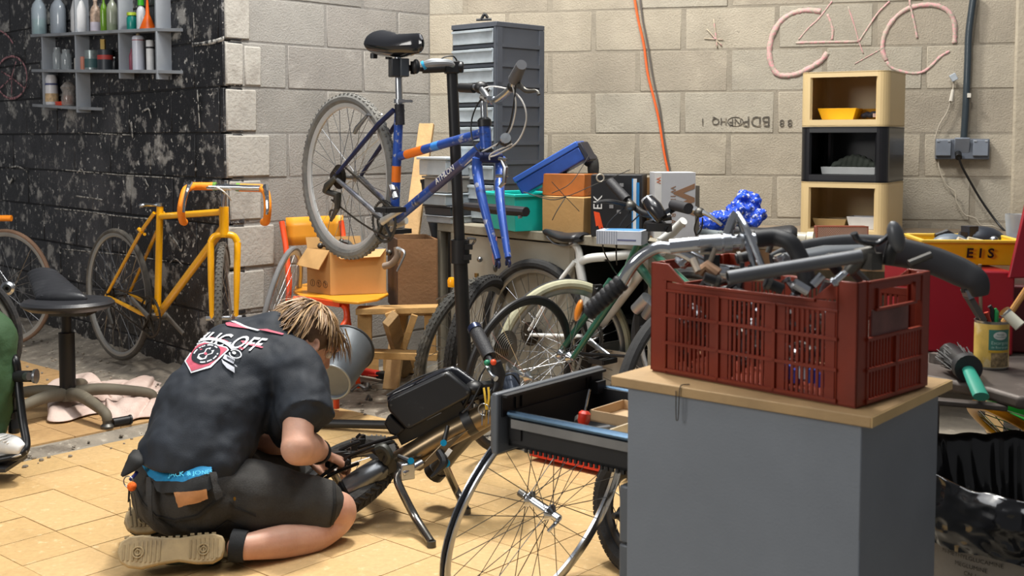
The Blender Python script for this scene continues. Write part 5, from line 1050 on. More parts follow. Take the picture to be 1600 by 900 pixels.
for pts in ([(975, 325, 4.3), (950, 350, 4.28), (942, 385, 4.28), (955, 415, 4.32), (965, 430, 4.4)], [(985, 330, 4.3), (968, 355, 4.28), (963, 390, 4.28), (964, 414, 4.3)], [(1000, 335, 4.25), (975, 360, 4.3), (962, 385, 4.3)], [(1098, 340, 3.98), (1095, 360, 4.0), (1080, 375, 4.1), (1060, 380, 4.2)], [(1090, 340, 3.98), (1085, 358, 4.0), (1090, 372, 4.0)]): t.w('brake_cable', MB().tube(cr([py(*q) for q in pts], 7), .0028, 6), m_cable)
t.w('front_brake', MB().tube(cr([py(938, 448, 4.35), py(932, 452, 4.33), py(928, 470, 4.34)], 3), .012, 8).box(py(934, 455, 4.34), (.03, .03, .05), .3), m_blk, ff)
t.w('chain_guard', MB().tube([py(900, 552, 4.45), py(985, 557, 4.2)], .006, 8), m_blk)
# third bike: grey fork and dark wheel right of the green one
c = py(1030, 612, 4.05); t = T('bicycle_wheel', 'black tyred wheel between the green bike and the brown-red crate', 'wheel', V((c.x, c.y, 0)))
wheel(t, c + V((0, 0, 0)), V((.80, -.58, -.1)), .30, .024, M('232324', .8, bump=.5), M('c9c9c6', .35, .7), m_alu, part=False)
mb = MB().tube(cr([py(995, 478, 4.2), py(1008, 470, 4.15), py(1022, 480, 4.1)], 4), [.03, .034, .03], 14); t = T('brake_hood', 'pair of grey brake hoods left of the crate below the green bike', 'brake', py(1000, 480, 4.2)); t.w('hood', MB().tube([py(993, 484, 4.2), py(1012, 466, 4.16)], [.022, .026], 14), M('9a9a9c', .35, .5)); t.w('hood', MB().tube([py(1010, 494, 4.18), py(1022, 474, 4.14)], [.022, .024], 14), M('77787c', .35, .5)); t.w('bracket', MB().box(py(1005, 505, 4.2), (.05, .04, .06), .3).tube([py(1003, 512, 4.18), py(1012, 522, 4.15)], .014, 10), m_dark)
# ------------------------------------------------------------ benches along the back wall
m_bench = M('8d8676', .7, var=.12, sc=8, bump=.3, wear=[('5f5a50', 3, .55, .75, .5)]); m_beige = M('a39c8d', .6, var=.08, sc=4, wear=[('7d766a', 2.5, .5, .8, .5)]); m_bay_shade = M('2a2825', .9)
g1 = V((.67, -.742, 0)).normalized(); g2 = V((.742, .67, 0)).normalized(); GP = pz(683, 348, .79); GR = math.atan2(g1.y, g1.x)
def gb(a, b, z): return GP + g1 * a + g2 * b + V((0, 0, z - .79))
def gbox(mb, a0, a1, b0, b1, z0, z1): return mb.box(gb((a0 + a1) / 2, (b0 + b1) / 2, (z0 + z1) / 2), (abs(a1 - a0), abs(b1 - b0), abs(z1 - z0)), GR)
GL = 1.30; GD = .44
t = T('metal_cabinet', 'old beige-grey metal workbench cabinet with a sliding door behind the bikes', 'workbench', gb(GL / 2, GD / 2, 0), GR)
t.w('worktop', gbox(MB(), 0, GL, 0, GD, .752, .79), m_bench, bevel=.003)
mb = MB(); gbox(mb, 0, .02, 0, GD, .02, .752); gbox(mb, GL - .02, GL, 0, GD, .02, .752); gbox(mb, 0, GL, GD - .015, GD, .02, .752); gbox(mb, 0, GL, 0, GD, .02, .05); gbox(mb, .0, .025, 0, .03, .02, .752); gbox(mb, .10, .14, .0, .03, .02, .752); gbox(mb, .86, .89, .0, GD, .05, .752)
t.w('body', mb, m_bench)
t.w('inner_rack', gbox(gbox(MB(), .03, .045, .04, .06, .05, .75), .055, .065, .03, .05, .05, .75), M('3c3a36', .7))
d = t.w('door', gbox(gbox(MB(), .14, .86, .012, .02, .04, .745), .14, .165, .004, .014, .04, .745), m_beige, bevel=.002)
kp = pp(753, 405, gb(0, 0, 0), -g2); t.w('door_knob', MB().ball(kp - g2 * .012, .013), m_steel, d); t.w('door_latch', gbox(MB(), .262, .280, .002, .012, .50, .58), M('8d7a50', .4, .8), d)
t.w('shelf', gbox(MB(), .89, GL - .02, .20, GD - .02, .42, .44), m_bay_shade); t.w('bay_shade', gbox(gbox(gbox(MB(), .891, GL - .02, GD - .03, GD - .016, .05, .75), .891, .895, .02, GD - .02, .05, .75), GL - .025, GL - .02, .02, GD - .02, .05, .75), m_bay_shade)  # shade of the open bay painted as near-black panels and shelf
# things in the open bay
solo('storage_basket', 'white slatted basket in the dark bay under the workbench, behind the green fork', 'basket', gbox(gbox(gbox(MB(), .92, 1.2, .04, .3, .05, .06), .92, 1.2, .04, .045, .06, .34), .92, .925, .04, .3, .06, .34), M('b9b3a4', .6), gb(1.05, .1, .05), world=True)
# long plank bench to the right
h1 = DB; h2 = -NB; HP = C3 + DB * 1.62 + NB * 1.02
def hbx(mb, a0, a1, b0, b1, z0, z1): c = HP + h1 * ((a0 + a1) / 2) + h2 * ((b0 + b1) / 2) + V((0, 0, (z0 + z1) / 2)); return mb.box(c, (abs(a1 - a0), abs(b1 - b0), abs(z1 - z0)), math.atan2(h1.y, h1.x))
t = T('wooden_bench', 'long wooden plank bench against the wall under the stacked storage cubes', 'workbench', HP + h1 * 1.3 + h2 * .3)
for k in range(5): t.w('plank', hbx(MB(), 0, 2.2, .2 * k + .002, .2 * k + .198, .718, .745), M('8a7a66', .75, var=.2, sc=6, bump=.5, wear=[('5a4c3c', 3, .5, .7, .6)]), bevel=.002)
for a in (.05, 1.1, 2.1):
    for b in (.06, .94): t.w('leg', hbx(MB(), a - .03, a + .03, b - .03, b + .03, 0, .718), m_woodP)
t.w('rail', hbx(MB(), .0, 2.2, .0, .03, .64, .717), M('7a5a3c', .7, var=.2))
# ---- drawer tower
TZ = .79; tc = py(776, 340, 5.16); tc = V((tc.x, tc.y, 0)); w1, w2, th = .235, .245, 0
f1_ = V((-.72, .69, 0)).normalized(); f2_ = V((.69, .72, 0)).normalized()
def tb(mb, a0, a1, b0, b1, z0, z1): c = tc + f1_ * ((a0 + a1) / 2) + f2_ * ((b0 + b1) / 2) + V((0, 0, (z0 + z1) / 2)); return mb.box(c, (abs(a1 - a0), abs(b1 - b0), abs(z1 - z0)), math.atan2(f1_.y, f1_.x))
zt = py(776, 33, 5.16).z; m_twr = M('4f535b', .45, var=.06); m_clr = M('b5bfc6', .25, var=.18, sc=12, alpha=.85)
t = T('drawer_tower', 'tall dark grey drawer tower with translucent drawers standing in the wall corner', 'drawer tower', tc + f1_ * .15 + f2_ * .15 + V((0, 0, TZ)))
W1, W2 = .285, .31; n_ = 10; hh = (zt - TZ - .03) / n_
t.w('frame', tb(tb(tb(tb(MB(), -.004, W1 + .004, -.004, W2 + .004, zt - .022, zt), 0, W1, W2 - .008, W2, TZ, zt), W1 - .006, W1, 0, W2, TZ, zt), 0, .010, 0, W2, TZ + .012, zt - .02), m_twr, bevel=.002)
for k in range(n_):
    z0 = TZ + .006 + k * hh
    t.w('shelf_rail', tb(MB(), 0, W1, 0, W2, z0, z0 + .014), m_twr)
    for (b0, b1) in ((0, .032), (W2 - .032, W2)): t.w('side_post', tb(MB(), -.006, .010, b0, b1, z0, z0 + hh), m_twr)
    t.w('side_bar', tb(MB(), -.006, .010, 0, W2, z0, z0 + .018), m_twr); t.w('side_pane', tb(MB(), .004, .008, .03, W2 - .03, z0 + .016, z0 + hh), M('7d858d', .35, var=.15, sc=9)); t.w('side_post', tb(MB(), 0, .012, -.005, .012, z0, z0 + hh), m_twr)
    d = t.w('drawer', tb(tb(MB(), .014, W1 - .012, -.010, -.004, z0 + .018, z0 + hh - .006), .016, W1 - .014, .0, W2 - .03, z0 + .018, z0 + .03), m_clr, bevel=.002)
    t.w('handle_lip', tb(MB(), .014, W1 - .012, -.018, -.009, z0 + hh - .018, z0 + hh - .008), m_clr, d)
t2 = T('black_clip', 'small black clip lying on top of the drawer tower', 'clip', py(757, 30, 5.3)); t2.w('jaw', MB().tube([py(744, 31, 5.28), py(768, 30, 5.28)], .006, 8), m_blk); t2.w('lever', MB().tube(cr([py(752, 31, 5.28), py(757, 22, 5.28), py(762, 28, 5.28)], 3), .007, 8), m_blk)
# ---- goods on the bench
m_card = M('b08a56', .8, var=.08, sc=7, bump=.2, wear=[('8d6a3e', 3, .55, .75, .4)]); m_card2 = M('9c774a', .85, var=.1)
def crate_box(name, label, cat, c, sz, rz, mat, group=None, bev=.003, parts=()):
    t = T(name, label, cat, c, rz, group); t.p('body', MB().box((0, 0, sz[2] / 2), sz), mat, bevel=bev); return t
def G2(u, v, Y, z): p = py(u, v, Y); return V((p.x, p.y, z))
def on(u, z, v): return pz(u, v, z)
# translucent storage boxes and trays left of the tower
for k, (u, v, Y, z, sx, sy, sz, c, lab, al) in enumerate([(712, 352, 5.32, .79, .20, .16, .035, 'a6abb0', 'flat clear storage tray at the bottom left of the bench', .8), (712, 345, 5.32, .826, .21, .17, .045, '34363a', 'dark grey storage tray second from the bottom beside the tower', 1),
        (706, 330, 5.32, .872, .19, .17, .055, 'a4adb4', 'translucent storage box third up beside the drawer tower', .8), (708, 310, 5.32, .930, .19, .16, .075, '85807a', 'grey-brown storage box fourth up in the pile beside the tower', 1), (704, 285, 5.32, 1.008, .22, .17, .085, 'b4bcc2', 'large clear storage box on top of the pile beside the stand pole', .75)]):
    p = G2(u - 8, v, 5.30, z); t = T('storage_box', lab, 'storage box', p, GR, 'storage boxes left of the drawer tower'); m = M(c, .4, alpha=al)
    t.p('box', MB().box((0, 0, sz * .42), (sx * .9, sy * .9, sz * .84)), m, bevel=.004); t.p('lid', MB().box((0, 0, sz * .92), (sx, sy, sz * .14)), M(c, .35, var=.05), bevel=.003)
t = T('plastic_bin', 'turquoise plastic bin on the grey bench in front of the tower', 'bin', on(812, .79, 357), GR - .22)
m_tq = M('19b7ad', .35, var=.06)
def binmesh(w, d, h, tp_=.9, th=.004):
    mb = MB(); q = [(-1, -1), (1, -1), (1, 1), (-1, 1)]
    for zz0, zz1, s0, s1 in ((0, h, tp_, 1), (h, .006, 1 - th / w * 2, tp_ - th / w * 2)):
        mb.add([V((x * w / 2 * s0, y * d / 2 * s0, zz0)) for x, y in q] + [V((x * w / 2 * s1, y * d / 2 * s1, zz1)) for x, y in q], [(i, (i + 1) % 4, 4 + (i + 1) % 4, 4 + i) for i in range(4)])
    mb.f.append([0, 1, 2, 3]); mb.f.append([12, 13, 14, 15]); mb.m += [0, 0]; mb.f += [[4 + i, 4 + (i + 1) % 4, 8 + (i + 1) % 4, 8 + i] for i in range(4)]; mb.m += [0] * 4; return mb
t.p('shell', binmesh(.30, .22, .155), m_tq, bevel=.006)
rim = MB()
for x, y, a, b in ((0, -.11, .31, .014), (0, .11, .31, .014), (-.15, 0, .014, .23), (.15, 0, .014, .23)): rim.box((x, y, .150), (a, b, .014))
t.p('rim', rim, m_tq, bevel=.003)
t = T('black_bracket', 'black bar shaped bicycle part poking out over the turquoise bin', 'bracket', py(780, 330, 4.55)); t.w('bar', MB().tube([py(728, 322, 4.7), py(775, 327, 4.55), py(822, 331, 4.45)], [.02, .026, .024], 10, flat=.8), M('222024', .5)); t.w('bolt', MB().tube([py(812, 336, 4.45), py(813, 341, 4.45)], .008, 8), m_steel)
t = T('cardboard_box', 'plain brown cardboard box on the bench under the wooden boxes', 'box', on(899, .79, 363), GR + .12); t.p('body', MB().box((0, 0, .075), (.215, .17, .15)), m_card, bevel=.003); t.p('tape', MB().box((0, 0, .1505), (.216, .03, .001)), m_card2)
bx0 = on(893, .79, 363)
t = T('wooden_box', 'dark orange wooden box stacked on the brown cardboard box', 'box', V((bx0.x - .0, bx0.y + .03, .942)), GR + .25); mo = M('a7622a', .45, var=.2, sc=10, wear=[('3c2313', 14, .66, .7, .8)])
t.p('body', MB().box((0, 0, .045), (.20, .13, .09)), mo, bevel=.003); t.p('end_panel', MB().box((-.101, 0, .045), (.004, .12, .08)), M('c0651c', .45, var=.15))
tcx = py(868, 272, 4.80); Rt = Matrix.Rotation(GR + .3, 3, 'Z')
ax1 = (py(915, 246, 4.76) - py(818, 302, 4.84)).normalized(); cpt = (py(915, 246, 4.76) + py(818, 302, 4.84)) / 2 + V((0, .02, .02)); zz = V((0, -1, .15)); zz = (zz - ax1 * zz.dot(ax1)).normalized(); RX = Matrix((ax1, zz.cross(ax1), zz)).transposed()
t = T('tool_case', 'blue metal tool case lying tilted on the wooden box', 'tool case', cpt + V((0, 0, -.06))); mbl = M('274c9c', .35, .2, var=.15, wear=[('1b2c5c', 4, .5, .7, .5)])
t.w('body', MB().box(cpt, (.31, .06, .13), rot=RX), mbl, bevel=.006); t.w('lid', MB().box(cpt + RX @ V((0, .042, 0)), (.315, .024, .135), rot=RX), M('3560b8', .35, .2), bevel=.004); t.w('end_cap', MB().box(cpt + RX @ V((.162, 0, 0)), (.02, .085, .13), rot=RX), M('1b1e2c', .5), bevel=.004)
t.w('handle', MB().tube(cr([py(872, 256, 4.85), py(864, 252, 4.85), py(868, 264, 4.87), py(880, 262, 4.87)], 4), .0045, 6), M('5a4a38', .6))
t = T('glove', 'dark grey glove hanging behind the tilted blue tool case', 'glove', py(928, 262, 4.9)); t.w('palm', MB().ball(py(927, 262, 4.9), (.025, .02, .06)), M('3a3936', .9, bump=.6)); t.w('cuff', MB().ball(py(921, 250, 4.9), (.03, .02, .03)), M('2a2a30', .8))
# black box with orange flash and lettering
t = T('cardboard_box', 'black cardboard box with orange flash and white letters on the bench', 'box', on(972, .79, 372) + V((0, .12, 0)), -.25)
hh_ = .245; t.p('body', MB().box((0, 0, hh_ / 2), (.20, .15, hh_)), M('1a1b1f', .5, var=.15), bevel=.003)
t.p('side', MB().box((-.101, 0, hh_ / 2), (.003, .14, hh_ - .01)), M('26282e', .5)); f0 = V((-.06, -.0765, .14))
t.p('flash', MB().prism([(-.035, 0), (-.012, -.005), (.006, -.075), (-.004, -.06), (-.008, -.08), (-.018, -.055), (-.025, -.06)], .001, (-.055, -.0755, .10), basis((1, 0, 0), (0, -1, 0))), M('f0511c', .5))
lettering('EK', .05, basis((0, 0, 1), (0, -1, 0)), (-.072, -.0762, .135), M('e6e6e4', .6), t.o)
for (x, z) in ((-.02, .20), (0, .19), (.02, .205), (-.02, .12), (.01, .10), (.03, .14)): t.p('sticker', MB().box((x, -.076, z), (.016, .001, .014)), M('8e8e90', .6))
t = T('metal_ring', 'pale metal lock ring hanging on a spoke in front of the black box', 'ring', py(938, 278, 4.3)); t.w('band', MB().ring(py(938, 278, 4.3), (.2, -1, .1), .014, .003, 20, 8), M('c8bfae', .35, .6)); 
for pts, r in (([(838, 305, 4.4), (880, 308, 4.35), (930, 288, 4.3), (985, 265, 4.3)], .0016), ([(818, 300, 4.4), (860, 312, 4.35), (884, 308, 4.35)], .002), ([(884, 308, 4.35), (870, 330, 4.3), (863, 344, 4.3)], .002), ([(920, 243, 4.6), (893, 285, 4.4), (862, 302, 4.4)], .0016), ([(862, 284, 4.35), (884, 308, 4.35), (905, 330, 4.35)], .0014)):
    t.w('spoke', MB().tube(cr([py(*q) for q in pts], 4), r, 5), m_iron)
# white parts box with logo; open blue and white box
t = T('cardboard_box', 'open box with blue and white side and brown inside, between black and white boxes', 'box', on(1008, .79, 372) + V((0, .10, 0)), .12)
for x, y, a, b, m in ((-.055, 0, .004, .14, M('2f86c8', .5)), (0, .07, .11, .004, m_card2), (.055, 0, .004, .14, m_card2)): t.p('side_panel', MB().box((x, y, .115), (a, b, .23)), m)
t.p('flap', MB().box((-.047, -.071, .125), (.014, .003, .21)), M('e5e6e8', .5)); t.p('flap', MB().box((-.036, -.0715, .115), (.012, .003, .20)), M('2f86c8', .5)); t.p('base', MB().box((0, 0, .002), (.11, .14, .004)), m_card2)
t = T('cardboard_box', 'white cardboard box with copper coloured W logo standing on the bench', 'box', on(1050, .79, 372) + V((.005, .04, 0)), .10)
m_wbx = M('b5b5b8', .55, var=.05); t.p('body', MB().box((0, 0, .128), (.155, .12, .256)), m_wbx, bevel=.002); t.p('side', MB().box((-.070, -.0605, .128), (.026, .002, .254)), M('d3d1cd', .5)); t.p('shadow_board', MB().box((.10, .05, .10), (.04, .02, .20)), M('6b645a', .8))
m_cop = M('8d6b52', .5); RL = basis((0, 0, 1), (0, -1, 0))
lettering('WINORA', .030, basis((0, 0, -1), (0, -1, 0)), (-.012, -.0605, .13), m_cop, t.o, spacing=1.3); lettering('W', .11, basis((0, 0, -1), (0, -1, 0)), (.028, -.0605, .15), m_cop, t.o, bold=.004); lettering('W', .025, basis((0, 0, -1), (0, -1, 0)), (-.070, -.062, .225), M('c0602c', .5), t.o); lettering('I', .04, basis((0, 0, -1), (0, -1, 0)), (.018, -.0605, .05), m_cop, t.o, bold=.004)
t = T('cardboard_box', 'flat white and blue parts box lying in front of the black box', 'box', on(972, .79, 381), -.35); t.p('body', MB().box((0, 0, .026), (.17, .10, .052)), M('b9c0cc', .5), bevel=.002); t.p('top_print', MB().box((.01, 0, .0525), (.13, .09, .001)), M('4f87bd', .5)); t.p('print_bar', MB().box((.03, -.0505, .018), (.07, .001, .006)), M('5a5f80', .5))
for k in range(9): t.p('print_bar', MB().box((-.08 + k * .009, -.0502, .026), (.003, .001, .046)), M('8f97a6', .5))
t = T('cloth_bag', 'crumpled blue patterned bag on the bench below the orange cable', 'bag', on(1145, .76, 366)); mb = MB(); bc = py(1142, 340, 4.75)
for k in range(26):
    a = rnd.uniform(-1, 1); mb.ball(bc + V((a * .115 - .01, rnd.uniform(-.05, .05), -.02 + (.035 + .05 * a) * rnd.uniform(-.6, 1.0))), (rnd.uniform(.03, .055), rnd.uniform(.03, .05), rnd.uniform(.018, .035)), Matrix.Rotation(rnd.uniform(-1, 1), 3, 'Y'), 10, 7)
mb.tube(cr([bc + V((.02, 0, .04)), bc + V((.05, 0, .085)), bc + V((.10, 0, .06)), bc + V((.115, 0, -.01))], 4), [.022, .03, .028, .02], 10)
texb = bpy.data.textures.new('crumple', 'CLOUDS'); texb.noise_scale = .045; texb.noise_depth = 3
t.w('body', mb, M('1846c0', .85, var=.3, sc=22, wear=[('c7cad6', 60, .56, .59, .9), ('0b1740', 36, .58, .64, .9)]), mods=RM(.006, 1) + (('DISPLACE', dict(texture=texb, strength=.05)),))
t = T('rolled_mat', 'rolled grey foam sleeve lying on the bench before the blue bag', 'roll', py(1100, 366, 4.6)); t.w('roll', MB().tube([py(1078, 362, 4.6), py(1150, 370, 4.45)], .017, 14), M('6b7376', .7)); lettering('2015', .018, basis((1, -.2, -.05), (0, -1, .2)), py(1128, 366, 4.47), m_blk, t.o, t.inv)
t = T('saddle', 'black ribbed saddle lying on the bench beside the storage cubes', 'saddle', py(1205, 370, 4.3)); saddle(t, py(1195, 364, 4.3), (-1, .2, 0), (0, 0, 1), .26, .15, .07, M('1e1e21', .5, bump=.6, bsc=60))
t = T('plastic_jar', 'small clear plastic jar lying beside the copper mesh speaker', 'jar', py(1250, 372, 4.4)); t.w('shell', MB().tube([py(1228, 372, 4.4), py(1262, 374, 4.35)], .026, 16), M('c8c4b6', .3, alpha=.6)); t.w('lid', MB().tube([py(1262, 374, 4.35), py(1272, 374, 4.34)], .029, 16), M('cfc6ae', .4)); t.w('lens', MB().ball(py(1218, 395, 4.3), (.022, .01, .008)), M('d8271c', .3))
# copper mesh speaker
sp = pz(1315, 389, .7455); t = T('speaker', 'copper coloured mesh speaker at the foot of the storage cubes', 'speaker', sp, -.04); m_cu = M('b0644c', .4, .5, var=.08)
t.p('body', MB().box((0, .02, .045), (.20, .05, .088)), M('7c3f30', .5), bevel=.004); fr = MB()
for c_, s_ in (((0, -.006, .088), (.20, .008, .004)), ((0, -.006, .002), (.20, .008, .004)), ((-.098, -.006, .045), (.004, .008, .09)), ((.098, -.006, .045), (.004, .008, .09))): fr.box(c_, s_)
t.p('rim', fr, m_cu); gr = MB()
for k in range(-9, 29):
    for sg in (-1, 1):
        x0 = -.096 + k * .0068; a = V((x0, -.008, .003)) if sg > 0 else V((x0 + 0, -.0085, .087)); b = a + V((.084 * .7, 0, .084 * sg)) 
        pa, pb = a.copy(), b.copy()
        if pb.x > .096: f = (.096 - a.x) / (b.x - a.x); pb = a + (b - a) * f
        if pa.x < -.096: f = (-.096 - a.x) / (b.x - a.x); pa = a + (b - a) * f
        if pb.x > pa.x + .002: gr.beam(pa, pb, .0016, .0016)
t.p('mesh_grille', gr, M('e0b8a2', .4, .3), kind='stuff')
# ---- stack of three storage cubes
m_crm = M('c9b183', .4, var=.05, sc=4); m_bkc = M('17171a', .3, var=.1, coat=.2)
q0 = V((.86, -.51, 0)).normalized(); qz = V((.51, .86, 0)).normalized(); CB = py(1378, 360, 4.92); CBX = V((CB.x + .015, CB.y, 0)); z0c = .746
ztop = py(1371, 109, 4.92).z; hcb = (ztop - z0c) / 3.0; WX, DX = .38, .37
def rr(w, h, r, n=6): return [(cx + r * math.cos(a), cy + r * math.sin(a)) for cx, cy, a0 in ((w / 2 - r, h / 2 - r, 0), (-w / 2 + r, h / 2 - r, PI / 2), (-w / 2 + r, -h / 2 + r, PI), (w / 2 - r, -h / 2 + r, 1.5 * PI)) for a in [a0 + PI / 2 * k / n for k in range(n + 1)]]
RC = Matrix((q0, V((0, 0, 1)), -qz)).transposed()      # x along the front, y up, z towards the camera
mods_ = []
for k, (m, lb) in enumerate(((m_crm, 'bottom cream plastic storage cube of the stack of three'), (m_bkc, 'black plastic storage cube in the middle of the stack of three'), (m_crm, 'top cream plastic storage cube of the stack of three'))):
    zc = z0c + hcb * (k + .5); cen = CBX - q0 * (WX / 2) + qz * (DX / 2); cen.z = zc
    t = T('storage_cube', lb, 'storage cube', cen - V((0, 0, hcb / 2)), 0, 'storage cubes')
    # outer shell with rounded vertical edges, hollow, framed opening on the front
    outer = rr(WX, DX, .045); H2 = hcb / 2 - .001; fl_ = MB(); RZ = Matrix((q0, qz, V((0, 0, 1)))).transposed()
    nn = len(outer); ow, oh, orad = WX - .05, hcb - .052, .008; op = rr(ow, oh, orad, 4)
    t.w('roof', MB().prism(outer, .008, cen + V((0, 0, H2 - .008)), RZ), m, bevel=.002); t.w('floor_panel', MB().prism(outer, .008, cen - V((0, 0, H2)), RZ), m, bevel=.002)
    wl = MB(); pts = [p for p in outer]
    side = [i for i in range(nn) if not (pts[i][1] < -DX / 2 + .001)]
    # wall ring: skip the straight front edge, filled by the face frame below
    for i in range(nn):
        a, b = pts[i], pts[(i + 1) % nn]
        if abs(a[1] + DX / 2) < .002 and abs(b[1] + DX / 2) < .002 and abs(a[0] - b[0]) > .1: continue
        ia, ib = [V((p[0], p[1], 0)) * 1 for p in (a, b)]; sh = lambda p: V((p.x * (1 - .010 / WX * 2), p.y * (1 - .010 / DX * 2), 0))
        vs = [cen + RZ @ q + V((0, 0, zz_)) for q in (ia, ib, sh(ib), sh(ia)) for zz_ in (-H2, H2)]
        wl.add(vs, [(0, 2, 3, 1), (4, 6, 7, 5), (2, 4, 5, 3), (0, 1, 7, 6)])
    wo = t.w('wall_shell', wl, m); wo.modifiers.new('w', 'WELD').merge_threshold = .0003
    fc_ = cen - qz * (DX / 2); xl = WX / 2 - .045; fr = MB()
    yb_, yt_ = -H2 + .030, H2 - .024; xo = WX / 2 - .020
    fr.box(fc_ + V((0, 0, (H2 + yt_) / 2)) + qz * .005, (2 * xl, .01, H2 - yt_), math.atan2(q0.y, q0.x)); fr.box(fc_ + V((0, 0, (-H2 + yb_) / 2)) + qz * .005, (2 * xl, .01, yb_ + H2), math.atan2(q0.y, q0.x))
    t.w('face_frame', fr, m); mods_.append((t, cen, yb_, yt_))
    t.w('inner_shelf', MB().prism([(x * .93, y * .93) for x, y in outer], .004, cen + V((0, 0, -H2 + .026)), RZ), m)
cubes = mods_
def inc(k, a, b, dz=0): t_, cen, yb_, yt_ = cubes[k]; p = cen + q0 * a - qz * b; p.z = cen.z + yb_ + .001 + dz; return p
t = T('plastic_tub', 'yellow plastic tub in the top cream storage cube', 'tub', inc(2, -.045, .06), math.atan2(q0.y, q0.x)); t.p('shell', binmesh(.17, .12, .05, .8), M('f2b40e', .4, var=.05), bevel=.006)
t = T('plastic_tub', 'second yellow tub behind the dark cloth in the top cube', 'tub', inc(2, .06, -.06), math.atan2(q0.y, q0.x)); t.p('shell', binmesh(.13, .08, .05, .8), M('d99d10', .4), bevel=.006)
t = T('cloth_scrap', 'dark crumpled bundle beside the yellow tub in the top cube', 'cloth', inc(2, .085, .07)); mb = MB()
for k in range(7): mb.ball(inc(2, .06 + .014 * k, .06 + rnd.uniform(-.01, .02), .014 + rnd.uniform(0, .012)), (.018, .018, .012), None, 8, 6)
t.w('bundle', mb, M('1c1d2b', .7, var=.4), mods=RM(.004, 1)); t.w('tag', MB().box(inc(2, .115, .10, .018), (.016, .003, .016), .3), M('c9b0ae', .6))
t = T('plastic_tray', 'pale grey tray in the middle black storage cube', 'tray', inc(1, .01, .05), math.atan2(q0.y, q0.x)); t.p('shell', binmesh(.24, .15, .032, .96), M('9a9c9c', .5, var=.08), bevel=.003)
t = T('work_gloves', 'crumpled grey-green work gloves lying in the tray in the middle cube', 'gloves', inc(1, .02, .04, .03))
mb = MB()
for k in range(9): mb.tube(cr([inc(1, -.08 + .024 * k, .03, .03), inc(1, -.065 + .024 * k, .05, .045 + .03 * math.sin(k * .45)), inc(1, -.05 + .022 * k, .02, .04 + .03 * math.sin(k * .45)), inc(1, -.04 + .02 * k, -.02, .03)], 3), .012, 8)
t.w('glove', mb, M('5c6259', .85, var=.25, bump=.5), mods=RM(.004, 2))
t = T('plastic_tub', 'brown stained tub at the left in the bottom cube', 'tub', inc(0, -.07, .06), math.atan2(q0.y, q0.x)); t.p('shell', binmesh(.15, .12, .042, .82), M('9a835c', .5, var=.1), bevel=.004)
t = T('plastic_tub', 'white plastic tub at the right in the bottom cream cube', 'tub', inc(0, .075, .07), math.atan2(q0.y, q0.x)); t.p('shell', binmesh(.135, .11, .055, .82), M('c5c8cf', .4), bevel=.005)
t = T('envelope', 'white paper leaning behind the tubs in the bottom cube', 'paper', inc(0, .05, -.06)); p = inc(0, .02, -.06); t.w('sheet', MB().prism([(0, 0), (.12, 0), (.12, .085)], .002, p, RC), M('b9b8ba', .6))
# ---- socket, conduit, cables
def wb(u, v, off=.0): return pp(u, v, C3 + NB * (.006 + off), NB)
def wp(u, v, off=.0): return pp(u, v, C3 + NB * (.02 + off), NB)
RW = Matrix((DB, V((0, 0, 1)), NB)).transposed()
sc_ = wp(1503, 233, .03); t = T('socket_box', 'grey triple wall socket box with flip lids at the column', 'socket', sc_ + V((0, 0, -.05))); m_so = M('5e646e', .35, var=.05)
wd = (wp(1545, 233) - wp(1461, 233)).length; hd = .098
t.w('back_box', MB().box(wp(1503, 233, .0), (wd, hd, .05), rot=RW), m_so, bevel=.005)
for k in range(3):
    ld = t.w('flip_lid', MB().box(wp(1474 + 29 * k, 231, .032) + (V((0, 0, .012)) if k == 1 else V((0, 0, 0))), (wd / 3 - .012, hd - .022, .012), rot=RW @ Matrix.Rotation(.35 if k == 1 else 0, 3, 'X')), M('747b86', .3), bevel=.003)
    t.w('hinge', MB().box(wp(1466 + 29 * k, 220, .036), (.012, .008, .01), rot=RW).box(wp(1483 + 29 * k, 220, .036), (.012, .008, .01), rot=RW), M('9aa0a8', .3), ld)
t = T('plug', 'black plug in the middle of the grey wall socket with its cable hanging right', 'plug', wp(1497, 245, .05)); t.w('body', MB().tube([wp(1497, 240, .03), wp(1498, 246, .06)], .016, 12), m_blk)
t.w('cable', MB().tube(cr([wp(1498, 246, .06), wp(1503, 260, .05), wp(1516, 284, .03), wp(1535, 316, .02), wp(1560, 350, .04), wp(1577, 368, .12)], 7), .0055, 8), m_blk)
t = T('conduit', 'thick dark plastic conduit running up the wall from the socket box', 'conduit', wp(1506, 217, .01)); t.w('pipe', MB().tube(cr([wp(1506, 216, .012), wp(1509, 170, .012), wp(1512, 100, .012), wp(1514, 50, .012), wp(1522, -10, .012)], 6), .0165, 14), M('2c363d', .4, coat=.3)); t.w('clip', MB().box(wp(1514, 149, .03), (.016, .02, .012), rot=RW), M('c9c4ba', .5))
def cable(label, pts, r, m, fn=wb, off=.008, name='cable'): P_ = [fn(u, v, off) for u, v in pts]; solo(name, label, 'cable', MB().tube(cr(P_, 7), r, 8), m, P_[0], world=True)
cable('orange cable hanging down the back wall', [(991, -5), (997, 30), (1006, 70), (1012, 115), (1022, 155), (1030, 190), (1038, 240), (1044, 268)], .0062, M('e2622a', .45))
cable('thin grey cable hanging beside the orange one', [(1000, -5), (1004, 30), (1012, 70), (1020, 120), (1030, 165), (1037, 215), (1047, 268)], .0045, M('5a5550', .5))
cable('thin white cord curling down the wall from the socket box', [(1466, 248), (1468, 265), (1478, 288), (1492, 300), (1495, 316), (1507, 335), (1515, 338), (1525, 342), (1533, 352), (1550, 353), (1562, 358)], .0032, M('b3aa9a', .6), wp)
